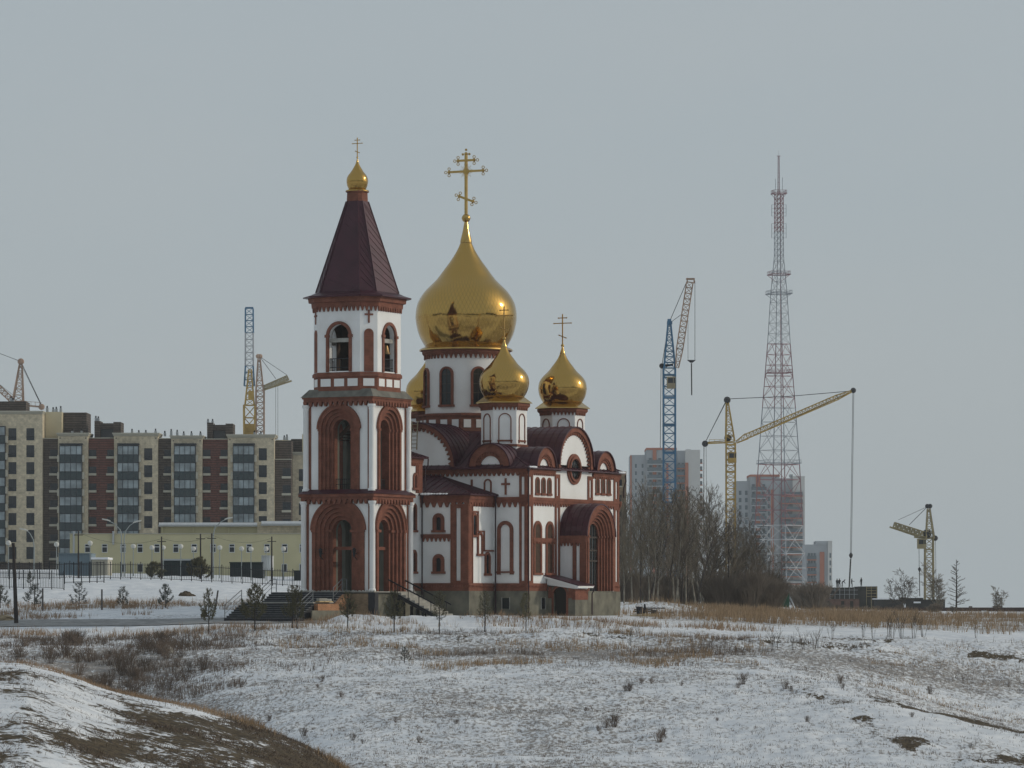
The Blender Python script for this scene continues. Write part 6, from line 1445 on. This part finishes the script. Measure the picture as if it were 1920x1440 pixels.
def bare_tree(name, label, cat, group, loc, H, seed, spread=.35, up=.75, stems=1, minr=.016, bark='bark_pale', twig='twig', levels=3, nb=9, low=.25, lean=.06, blen=1.0, taper=.6):
    rnd = random.Random(seed); root = thing(name, label, cat, loc, 0, group); tw = Twigs(); tr = MB()
    def grow(p, d, L, r, lev):
        n = 3 if lev < levels else 2; pts = [p]; dd = d.copy()
        for k in range(n):
            dd = (dd + Vector((rnd.gauss(0, .10), rnd.gauss(0, .10), .05 * up))).normalized(); pts.append(pts[-1] + dd * (L / n))
        for k in range(n): tw.seg(pts[k], pts[k + 1], max(minr, r * (1 - .6 * k / n)), max(minr * .8, r * (1 - .6 * (k + 1) / n)))
        if lev >= levels: return
        for k in range(5 if lev == 1 else 4):
            f = .2 + .8 * (k + rnd.random()) / 5; i = min(n - 1, int(f * n)); q = pts[i].lerp(pts[i + 1], f * n - i); ph = rnd.uniform(0, 6.283)
            side = dd.orthogonal().normalized(); side.rotate(Matrix.Rotation(ph, 3, dd)); nd = (dd * up + side * spread * 1.5 + Vector((0, 0, .12))).normalized(); grow(q, nd, L * rnd.uniform(.38, .6), r * .5, lev + 1)
    for s in range(stems):
        a = rnd.uniform(0, 6.283); h = H * (1 if s == 0 else rnd.uniform(.7, .95)); p0 = Vector((math.cos(a) * .25 * (stems > 1), math.sin(a) * .25 * (stems > 1), -.3)); d = Vector((rnd.gauss(0, lean), rnd.gauss(0, lean), 1)).normalized(); pts = [p0]; N = 7
        for k in range(N): d = (d + Vector((rnd.gauss(0, .05), rnd.gauss(0, .05), .06))).normalized(); pts.append(pts[-1] + d * ((h + .3) / N))
        r0 = .0075 * h + .02; tr.tube(pts, [max(minr, r0 * (1 - .9 * k / N)) for k in range(N + 1)], 6)
        for k in range(nb):
            f = low + (1 - low) * (k + rnd.random()) / nb; x = f * N; i = min(N - 1, int(x)); q = pts[i].lerp(pts[i + 1], x - i); ph = rnd.uniform(0, 6.283)
            side = Vector((math.cos(ph), math.sin(ph), 0)); nd = (Vector((0, 0, up)) + side * spread * 1.6).normalized(); grow(q, nd, h * blen * rnd.uniform(.22, .36) * (1.15 - f * taper), r0 * (1 - .8 * f) * .6, 1)
    tr.build('trunk', bark, root); add('crown', tw.mesh('crown', twig), root); return root
# ---- birch and poplar grove right of the church
rnd = random.Random(21)
gl = 'slender bare birch among the grove right of the church'
protos = [bare_tree('bare_birch', gl, 'tree', 'bare birches right of the church', (0, 0, 0), 10.0, 30 + i, spread=.30 + .05 * (i % 3), up=.95, bark='bark_pale' if i < 4 else 'bark_dark', twig='twig' if i % 2 == 0 else 'twig_dark', nb=17, low=.18, minr=.0125) for i in range(6)]
outline = [(1150, 950), (1180, 948), (1195, 925), (1225, 922), (1250, 930), (1290, 935), (1320, 932), (1345, 938), (1360, 950), (1385, 985), (1400, 1000), (1420, 1010), (1440, 1035), (1450, 1050)]
nt_ = 0
for i in range(64):
    px = 1152 + 296 * ((i * .618) % 1.0) + rnd.uniform(-4, 4); Y = rnd.uniform(405, 462) if px < 1330 else rnd.uniform(440, 500)
    top = np.interp(px, [a for a, b in outline], [b for a, b in outline]) + rnd.uniform(-4, 42) * (1 if i % 3 else .3)
    x = (px - 960) / FL * Y; z = gz(x, Y); h = (HY - top) / FL * Y - z; s = h / 10.3
    pr = protos[(i if px < 1330 else (3 + i % 3)) % 6 if px < 1330 else (1, 3, 4, 5)[i % 4]]
    wd = s * (1.0 if px < 1330 else 1.35)
    if nt_ < 6 and i < 6: pr = protos[i]; pr.location = (x, Y, z); pr.rotation_euler = (rnd.gauss(0, .03), rnd.gauss(.05, .05), rnd.uniform(0, 6.28)); pr.scale = (wd, wd, s); nt_ += 1
    else: o = dup(pr, (x, Y, z), 0, (wd, wd, s), gl); o.rotation_euler = (rnd.gauss(0, .05), rnd.gauss(.08, .09), rnd.uniform(0, 6.28))
# ---- bushy thicket under the grove and other shrubs
def shrub_proto(name, label, cat, group, H, W, n, seed, m, r=.014, fork=2, droop=0.0):
    rn = random.Random(seed); tw = Twigs()
    for k in range(n):
        a = rn.uniform(0, 6.283); q = rn.random() ** .7; p = Vector((math.cos(a) * W * .16 * q, math.sin(a) * W * .16 * q, -.12)); d = Vector((math.cos(a) * q * W * .5 / H, math.sin(a) * q * W * .5 / H, 1)).normalized(); h = H * rn.uniform(.6, 1.05); e = p + d * h * .55; tw.seg(p, e, r * 1.3, r)
        for j in range(fork):
            d2 = (d + Vector((rn.gauss(0, .3), rn.gauss(0, .3), .1 - droop))).normalized(); e2 = e + d2 * h * .3; tw.seg(e, e2, r, r * .8)
            for i in range(fork): d3 = (d2 + Vector((rn.gauss(0, .4), rn.gauss(0, .4), .1 - droop))).normalized(); tw.seg(e2, e2 + d3 * h * rn.uniform(.14, .28), r * .8, r * .5)
    o = add(name, tw.mesh(name, m)); return tag(o, label, cat, group)
def scatter(pr, spots, label, group):
    for i, (px, Y, s, rz) in enumerate(spots):
        x = (px - 960) / FL * Y; o = pr if i == 0 else pr.copy()
        if i: COL.objects.link(o)
        o.location = (x, Y, gz(x, Y)); o.scale = (s, s, s) if not isinstance(s, tuple) else s; o.rotation_euler = (0, 0, rz); o['label'] = label; o['group'] = group
tl = 'dark leafless bush in the thicket below the birch grove'
pr = shrub_proto('thicket_shrub', tl, 'shrub', 'dark thicket below the grove', 3.0, 3.4, 70, 51, 'twig_mid', .015, 3)
sp = []
for i in range(84):
    px = rnd.choice([rnd.uniform(1320, 1455), rnd.uniform(1156, 1340)]); Y = rnd.uniform(425, 480); s = rnd.uniform(.55, 1.25) * (1 if px > 1310 else .75); sp.append((px, Y, (s, s, s * rnd.uniform(.9, 1.3)), rnd.uniform(0, 6.28)))
scatter(pr, sp, tl, 'dark thicket below the grove')
fl = 'dark bare bush before the half built house'
pr = shrub_proto('roadside_shrub', fl, 'shrub', 'dark bushes before the building site', 2.2, 3.0, 60, 53, 'twig_mid', .022, 3)
sp = []
for i in range(30): px = rnd.uniform(1488, 1530) if i % 3 == 0 else rnd.uniform(1530, 1790); sp.append((px, rnd.uniform(560, 700), rnd.uniform(.7, 1.5) * (1.2 if px < 1535 else .45), rnd.uniform(0, 6.28)))
scatter(pr, sp, fl, 'dark bushes before the building site')
x, Y = (1402 - 960) / FL * 400, 400
# lone trees on the right skyline
def lone(px, base, top, Y, **k):
    x = (px - 960) / FL * Y; z = gz(x, Y); return (x, Y, z), (HY - top) / FL * Y - z
l, h = lone(1690, 1140, 1066, 640); bare_tree('bare_tree', 'round spreading bare tree left of the short crane', 'tree', 'lone trees on the right skyline', l, h * .86, 71, .6, .7, 4, .024, 'bark_dark', 'twig_dark', 3, 9, .25, .30, 1.15, .35)
l, h = lone(1757, 1140, 1066, 650); bare_tree('bare_tree', 'dense bare birch directly behind the short crane mast', 'tree', 'lone trees on the right skyline', l, h * .9, 73, .5, .9, 3, .024, 'bark_pale', 'twig', 3, 14, .15, .10, 1.1, .25)
l, h = lone(1873, 1140, 1102, 680); bare_tree('bare_tree', 'small faint bare tree furthest to the right', 'tree', 'lone trees on the right skyline', l, h * .9, 75, .55, .8, 4, .022, 'bark_dark', 'twig', 3, 10, .15, .2, 1.1, .25)
l, h = lone(1468, 1135, 1108, 600); 
# larch with level branches
l, h = lone(1793, 1140, 1049, 640); root = thing('bare_larch', 'upright bare larch with level branches at the right', 'tree', l, 0, 'lone trees on the right skyline'); tr = MB(); tr.tube([(0, 0, -.4), (.05, 0, h * .5), (0, 0, h)], [.15, .1, .03], 7); tr.build('trunk', 'bark_dark', root); tw = Twigs(); rn = random.Random(5)
for k in range(46):
    f = .12 + .86 * k / 46; a = rn.uniform(0, 6.283); L = h * .27 * (1 - f) ** .75 * rn.uniform(.6, 1.1) + .2; p = Vector((0, 0, h * f)); d = Vector((math.cos(a), math.sin(a), .12 + .5 * f)).normalized(); q = p + d * L; tw.seg(p, q, .05, .03)
    for j in range(4): c = p.lerp(q, .3 + .17 * j); e = Vector((rn.gauss(0, .4), rn.gauss(0, .4), .35)); tw.seg(c, c + (d + e).normalized() * L * .3, .03, .022)
add('crown', tw.mesh('crown', 'twig_dark'), root)

# ---- young pines
def pine(name, label, group, H, W, seed, m, cone=1.0, bare=.2, dens=1.0, tuft=.17):
    rn = random.Random(seed); root = thing(name, label, 'pine', (0, 0, 0), 0, group); t = MB(); t.tube([(0, 0, -.3), (rn.gauss(0, .03), 0, H * .5), (0, 0, H * .96)], [.022 * H ** .6 + .012, .016 * H ** .6 + .008, .008], 6); vs = []; fs = []
    def needles(c, d, s, n):
        for k in range(n):
            a = Vector((rn.gauss(0, 1), rn.gauss(0, 1), rn.gauss(0, 1))).normalized(); v = (d * .9 + a * .9).normalized(); w = v.orthogonal().normalized() * s * .10; b = c + a * s * .12; e = b + v * s * rn.uniform(.7, 1.15); i = len(vs); vs.extend([b - w, b + w, e]); fs.append((i, i + 1, i + 2))
    nb = int(10 * H + 12)
    for k in range(nb):
        f = bare + (.94 - bare) * ((k + rn.random()) / nb) ** .92; z = H * f; q0 = (1 - f) / (1 - bare); R_ = W * .5 * q0 ** .75 * cone + .05; a = k * 2.4 + rn.uniform(-.5, .5); L = R_ * rn.uniform(.3, 1.35); up = .45 + .9 * f
        p = Vector((0, 0, z)); c1 = p + Vector((math.cos(a), math.sin(a), up * .35)) * L * .6; q = c1 + Vector((math.cos(a) * .45, math.sin(a) * .45, .35 + up * .55)) * L * .5; t.bar(p, c1, .013, .013); t.bar(c1, q, .010, .010)
        ns = max(2, int(L / .11))
        for i in range(ns):
            g = .35 + .65 * (i + 1) / ns; c = p.lerp(c1, g / .55) if g < .55 else c1.lerp(q, (g - .55) / .45); needles(c, Vector((math.cos(a) * .4, math.sin(a) * .4, .8)).normalized(), tuft * rn.uniform(.75, 1.2), int(12 * dens))
            if L > .3 and i % 2: s2 = Vector((-math.sin(a), math.cos(a), .35)) * rn.choice((-1, 1)) * L * rn.uniform(.12, .3); needles(c + s2, Vector((s2.x, s2.y, .5)).normalized(), tuft * .95, int(10 * dens))
    needles(Vector((0, 0, H * .95)), Vector((0, 0, 1)), tuft * 1.3, int(22 * dens)); t.build('trunk', 'bark_dark', root)
    me = bpy.data.meshes.new('crown'); me.from_pydata([tuple(v) for v in vs], [], fs); me.materials.append(M_[m]); add('crown', me, root); return root
pk = [pine('young_pine', 'x', 'young pines behind the road', 1.75, 1.35, 81 + i, 'needle_cold', 1.0, .10, .75, .17) for i in range(2)]
def set_pine(pr, first, px, top, base, Y, label, group, wide=1.0, H0=1.75):
    x = (px - 960) / FL * Y; z = gz(x, Y); h = (HY - top) / FL * Y - z; s = h / H0; rz = (px * 7 % 628) / 100
    if first: pr.location = (x, Y, z); pr.scale = (s * wide, s * wide, s); pr.rotation_euler = (0, 0, rz); pr['label'] = label; pr['group'] = group
    else: dup(pr, (x, Y, z), rz, (s * wide, s * wide, s), label, group)
g = 'young pines behind the road'
for i, (px, top, label) in enumerate(((1, 1098, 'small grey green pine cut by the left edge of the photo'), (65, 1096, 'sparse grey green pine just left of a concrete post, behind the dark pole'), (148, 1092, 'bushy small pine midway between two concrete posts'), (231, 1101, 'compact conical small pine right of the concrete posts'), (310, 1096, 'loose small pine beside a dark heap of earth'))):
    Y = ground_at_row(px, 1140, 318, 400); set_pine(pk[i % 2], i < 2, px, top, 1140, Y, label, g, (1.1, 1.25, 1.0, 1.0, .9)[i])
g = 'young pines before the church'
pf = [pine('young_pine', 'x', g, 3.0, (2.0, 1.7, 1.5)[i], 91 + i, 'needle', 1.0, (.20, .26, .28)[i], (.85, .6, .5)[i], .18) for i in range(3)]
for i, (px, top, base, q, w, label) in enumerate(((478, 1094, 1184, 0, 1.0, 'tallest bushy olive pine standing before the dark granite stairs'), (391, 1105, 1190, 1, .75, 'thin sparse pine left of the dark granite stairs'), (909, 1106, 1185, 2, 1.0, 'thin pine before the grey plinth below the tall blind window'), (548, 1096, 1179, 0, .72, 'left pine of the close pair before the dark granite stairs'), (557, 1096, 1180, 0, .68, 'right pine of the close pair before the dark granite stairs'), (652, 1110, 1180, 1, .95, 'pine before the tan stone facing of the bell tower'), (739, 1108, 1186, 1, 1.0, 'pine before the upper end of the side stairs'), (823.5, 1106, 1189, 2, .95, 'thin pine before the foot of the side stairs'), (986, 1110, 1187, 2, .8, 'rightmost thin pine before the corner of the church'))):
    Y = ground_at_row(px, base, 285, 330); set_pine(pf[q], i in (0, 1, 2), px, top, base, Y, label, g, w, 3.0)
sp_ = pine('young_spruce', 'tiny dark spruce alone on the snowy slope below the church', None, 1.0, .85, 97, 'needle_cold', 1.0, .05, 1.3, .09)
Y = ground_at_row(758, 1243, 230, 300); x = (758 - 960) / FL * Y; sp_.location = (x, Y, gz(x, Y)); sp_['category'] = 'spruce'
big = pine('pine_bush', 'broad dark pine bush before the green shed', None, 3.2, 3.4, 99, 'needle', 1.25, .04, 1.5, .3); Y = 428; x, z = base_z(374, Y); h = (HY - 1046) / FL * Y - z; big.location = (x, Y, z); big.scale = (h / 3.2,) * 3
big2 = pine('pine_bush', 'low dark pine bush left of the green shed at the fence', None, 2.0, 2.4, 101, 'needle', 1.25, .04, 1.2, .28); x, z = base_z(289, Y); h = (HY - 1056) / FL * Y - z; big2.location = (x, Y, z); big2.scale = (h / 2.0,) * 3
lp = pine('young_pine', 'small pine seen through the pickets of the nearer fence', 'young pines behind the road', 1.2, 1.0, 103, 'needle_cold', 1.0, .08, .8, .15); x, z = base_z(56, 388); lp.location = (x, 388, z)

# ---- bushes in the hollow, twiggy weeds on the slope
hl = 'bare brown bush in the shaded hollow at the left'
pr = shrub_proto('hollow_shrub', hl, 'shrub', 'bare bushes in the hollow', 1.25, 1.9, 46, 61, 'weed', .010, 2)
sp = []
for i in range(66):
    px = rnd.gauss(175, 95) if i % 3 else rnd.gauss(320, 55); px = max(-40, min(440, px)); lo = 262 if px > 250 else 266; Y = rnd.uniform(lo, 291); sp.append((px, Y, rnd.uniform(.35, .95), rnd.uniform(0, 6.28)))
scatter(pr, sp, hl, 'bare bushes in the hollow')
def at_rows(lst, y0=200, y1=330): return [(px, ground_at_row(px, row, y0, y1), s, (px * 13 % 628) / 100) for px, row, s in lst]
wl = 'dark clump of dry weeds standing on the snowy slope'
pr = shrub_proto('weed_clump', wl, 'weeds', 'weed clumps on the snowy slope', .75, .8, 34, 63, 'weed', .007, 2, .05)
lst = [(1150, 1364, 1.15), (1136, 1368, .7), (1122, 1371, .5), (1237, 1392, 1.0), (1243, 1382, .7), (1392, 1285, 1.0), (1384, 1291, .5), (1180, 1298, .8), (1173, 1296, .55), (1203, 1282, .45), (1222, 1282, .5), (1278, 1287, .4), (1473, 1292, .75), (1482, 1296, .5), (1575, 1283, .8), (1580, 1292, .5), (1514, 1355, .55), (1744, 1302, .8), (604, 1280, .6), (596, 1290, .35), (640, 1308, .5), (504, 1354, .6), (570, 1380, .75), (662, 1392, .6), (680, 1396, .4), (742, 1355, .5), (786, 1394, .6), (855, 1360, .45), (1098, 1335, .35), (1345, 1352, .3), (1710, 1345, .45), (1820, 1402, .35), (452, 1290, .5)]
scatter(pr, at_rows(lst), wl, 'weed clumps on the snowy slope')
sl = 'tall thin bare sapling stems on the snowy plateau edge'
pr = shrub_proto('sapling', sl, 'sapling', 'bare saplings on the plateau edge', 1.7, 1.0, 5, 65, 'twig_dark', .011, 2)
lst = [(1450, 1222, .9), (1456, 1218, 1.0), (1487, 1220, .8), (1506, 1220, 1.0), (1526, 1218, .9), (1534, 1216, .9), (1560, 1200, .9), (1617, 1196, .8), (1637, 1198, .7), (1665, 1196, 1.2), (1672, 1197, 1.0), (1692, 1198, 1.3), (1712, 1197, 1.3), (1730, 1195, 1.0), (1180, 1212, .9), (1300, 1215, .7), (1120, 1205, .8), (1195, 1195, .6), (860, 1212, .6), (320, 1290, .6), (1830, 1196, .6)]
scatter(pr, at_rows(lst, 270, 330), sl, 'bare saplings on the plateau edge')
# heap of dark earth, stump and stones
def lump(name, label, cat, px, row, rx, ry, rz_, m, seed, y0=280):
    rn = random.Random(seed); Y = ground_at_row(px, row, y0, 360); x = (px - 960) / FL * Y; b = MB(); n, k = 14, 7
    for j in range(k + 1):
        t = math.pi * .5 * j / k
        for i in range(n): a = 2 * math.pi * i / n; q = 1 + rn.uniform(-.28, .28); b.v.append((math.cos(a) * rx * math.cos(t) * q, math.sin(a) * ry * math.cos(t) * q, -.25 + (rz_ + .25) * math.sin(t) * (1 + rn.uniform(-.12, .12))))
    for j in range(k):
        for i in range(n): b.f.append((j * n + i, j * n + (i + 1) % n, (j + 1) * n + (i + 1) % n, (j + 1) * n + i)); b.m.append(0)
    tag(b.build(name, m, None, (x, Y, gz(x, Y))), label, cat)
M_['soil'] = mat('raw_soil', (0.060, 0.045, 0.032), .95, var2=(0.13, 0.10, 0.07), scale=3, bump=.4)
lump('earth_heap', 'dark heap of earth beside a loose small pine', 'earth heap', 349, 1118, .75, .5, .38, 'soil', 3, 318)
lump('earth_heap', 'tan heap of earth at the left edge of the road', 'earth heap', 6, 1164, 1.0, .6, .42, 'ladder', 5, 312)
lump('stump', 'old grey stump at the road edge behind a thin pine', 'stump', 383, 1157, .3, .25, .5, 'soil', 7, 308)
lump('boulder', 'grey boulder in the bank above the shaded hollow', 'boulder', 313, 1226, .5, .35, .55, 'concrete', 9, 268)
# ---- grasses nobody could count
def grass(name, label, pts, m, h0, h1, w, seed, lean=.25, cl=4):
    """pts: N x 2 array of (x, Y); each point carries a few blades"""
    rs = np.random.RandomState(seed); pts = np.repeat(pts, cl, 0); n = len(pts); x = pts[:, 0] + rs.normal(0, .09, n); y = pts[:, 1] + rs.normal(0, .09, n); z = ground_z(x, y) - .03
    h = rs.uniform(h0, h1, n) * rs.uniform(.6, 1, n); a = rs.uniform(0, 6.283, n); lx = rs.normal(.06, lean, n) * h; ly = rs.normal(0, lean, n) * h; ww = w * rs.uniform(.6, 1.3, n)
    b = np.stack([x, y, z], -1); dx = np.stack([np.cos(a) * ww, np.sin(a) * ww, np.zeros(n)], -1); mid = b + np.stack([lx * .35, ly * .35, h * .6], -1); tip = b + np.stack([lx, ly, h], -1)
    v = np.stack([b - dx * .5, b + dx * .5, mid + dx * .35, mid - dx * .35, tip], 1).reshape(-1, 3); i = np.arange(n) * 5
    q = np.stack([i, i + 1, i + 2, i + 3], -1); t = np.stack([i + 3, i + 2, i + 4], -1)
    me = bpy.data.meshes.new(name); me.vertices.add(len(v)); me.vertices.foreach_set('co', v.astype(np.float32).ravel()); me.loops.add(n * 7)
    lo = np.concatenate([q, t], 1).ravel(); me.loops.foreach_set('vertex_index', lo.astype(np.int32)); me.polygons.add(n * 2)
    ls = np.stack([np.arange(n) * 7, np.arange(n) * 7 + 4], -1).ravel(); lt = np.tile([4, 3], n)
    me.polygons.foreach_set('loop_start', ls.astype(np.int32)); me.polygons.foreach_set('loop_total', lt.astype(np.int32)); me.update(); me.validate(); me.materials.append(M_[m])
    return tag(add(name, me), label, 'grass', kind='stuff')
def sample(seed, n, px0, px1, Y0, Y1, dens):
    rs = np.random.RandomState(seed); px = rs.uniform(px0, px1, n); Y = rs.uniform(Y0, Y1, n); x = (px - 960) / FL * Y; k = rs.uniform(0, 1, n) < dens(px, Y, x); return np.stack([x[k], Y[k]], -1)
clump = lambda x, Y, sc, lo, hi, sd: sstep(lo, hi, fbm(x / sc, Y / sc, 3, sd))
# straw meadow beyond and right of the church
pts = sample(1, 26000, 1130, 2000, 309, 470, lambda px, Y, x: sstep(1260, 1380, px - (Y - 350) * .4) * clump(x, Y, 7, .42, .62, 101) * (1 - sstep(1620, 1900, px) * .6) * (.5 + .5 * clump(x, Y, 2.2, .35, .6, 163)))
pts2 = sample(2, 5000, 1150, 1560, 318, 400, lambda px, Y, x: clump(x, Y, 6, .42, .6, 103) * (.3 + .7 * sstep(1290, 1380, px)))
grass('straw_meadow', 'tawny dry grass right of the church', np.concatenate([pts, pts2]), 'straw', .4, 1.0, .035, 11)
# reddish stems along the bank before the church and the road
pts = sample(3, 24000, -60, 1500, 292, 312, lambda px, Y, x: clump(x, Y, 5, .42, .64, 107) * (.40 + .45 * sstep(800, 1150, px)) * (1 - sstep(1260, 1480, px)) * np.exp(-((Y - (298 + 9 * sstep(520, 640, px))) / 3.4) ** 2))
pts2 = sample(4, 9000, -60, 640, 322, 345, lambda px, Y, x: .55 * clump(x, Y, 6, .48, .66, 109))
grass('rusty_grass', 'reddish dry grass along the road and the bank', np.concatenate([pts, pts2]), 'straw_red', .25, .75, .028, 13)
# weeds and grass on the lip and the upper slope
pts = sample(5, 30000, -60, 1960, 264, 297, lambda px, Y, x: (1 - .75 * sstep(1420, 1520, px)) * clump(x, Y, 4.5, .46, .66, 113) * (.2 + .5 * np.exp(-((Y - 285) / 7) ** 2)))
pts2 = sample(6, 7000, -60, 460, 258, 296, lambda px, Y, x: clump(x, Y, 4, .40, .58, 127))
grass('slope_grass', 'brown grass and weeds along the plateau edge', np.concatenate([pts, pts2]), 'weed', .2, .6, .024, 17)
pts = sample(7, 26000, 330, 1960, 205, 282, lambda px, Y, x: .25 + .55 * clump(x, Y, 3.5, .46, .66, 131))
grass('slope_stubble', 'short brown stubble poking through the snow of the slope', pts, 'weed', .06, .26, .022, 19, .45, 4)
pts = sample(8, 9000, 520, 1960, 262, 300, lambda px, Y, x: clump(x, Y, 4, .54, .68, 137) * (1 - sstep(1380, 1460, px)))
grass('pale_grass', 'pale dry grass tufts under the plateau edge', pts, 'straw', .25, .7, .03, 23, .3, 5)
# the right bank behind the spur, and the grass edge of the near hill
pts = sample(9, 5000, 1620, 2000, 256, 300, lambda px, Y, x: clump(x, Y, 4, .5, .68, 139) * .5)
grass('bank_grass', 'straw coloured grass on the right bank', pts, 'straw', .12, .35, .025, 29, .4)
pts = sample(10, 24000, -80, 760, 56, 101, lambda px, Y, x: (.12 + .88 * sstep(.42, .62, cover(x, Y, px)[1])) * clump(x, Y, 1.6, .42, .62, 149))
grass('hill_grass', 'matted brown grass on the near hill', pts, 'weed', .03, .13, .012, 31, .8, 5)
pts = sample(12, 9000, 300, 760, 90, 103, lambda px, Y, x: clump(x, Y, 1.2, .38, .6, 151) * np.exp(-((Y - 97) / 3.5) ** 2) * sstep(330, 560, px))
grass('hill_edge_grass', 'golden dry grass along the crest of the near hill', pts, 'straw', .08, .34, .010, 37, .35, 5)
pts = sample(14, 5000, -60, 420, 92, 99, lambda px, Y, x: clump(x, Y, 1.0, .52, .66, 157))
grass('crest_grass', 'thin dry stalks on the crest of the near hill', pts, 'straw_red', .05, .2, .008, 41, .35, 4)

# ================================================================ winter haze: one closed box of even, thin air round the camera and the whole scene
M_h = bpy.data.materials.new('haze_air'); M_h.use_nodes = True; _t = M_h.node_tree; _t.nodes.clear()
_o = _t.nodes.new('ShaderNodeOutputMaterial'); _v = _t.nodes.new('ShaderNodeVolumePrincipled')
_v.inputs['Color'].default_value = (0.74, 0.775, 0.79, 1); _v.inputs['Density'].default_value = 0.00009; _v.inputs['Anisotropy'].default_value = 0.0
_t.links.new(_v.outputs[0], _o.inputs['Volume'])
pass
_b = MB(); _b.box(-9200, 9200, -3700, 9200, -15, 300)
haze = _b.build('haze', M_h); tag(haze, 'thin winter haze over the plain', 'haze', kind='stuff')
haze.visible_shadow = True
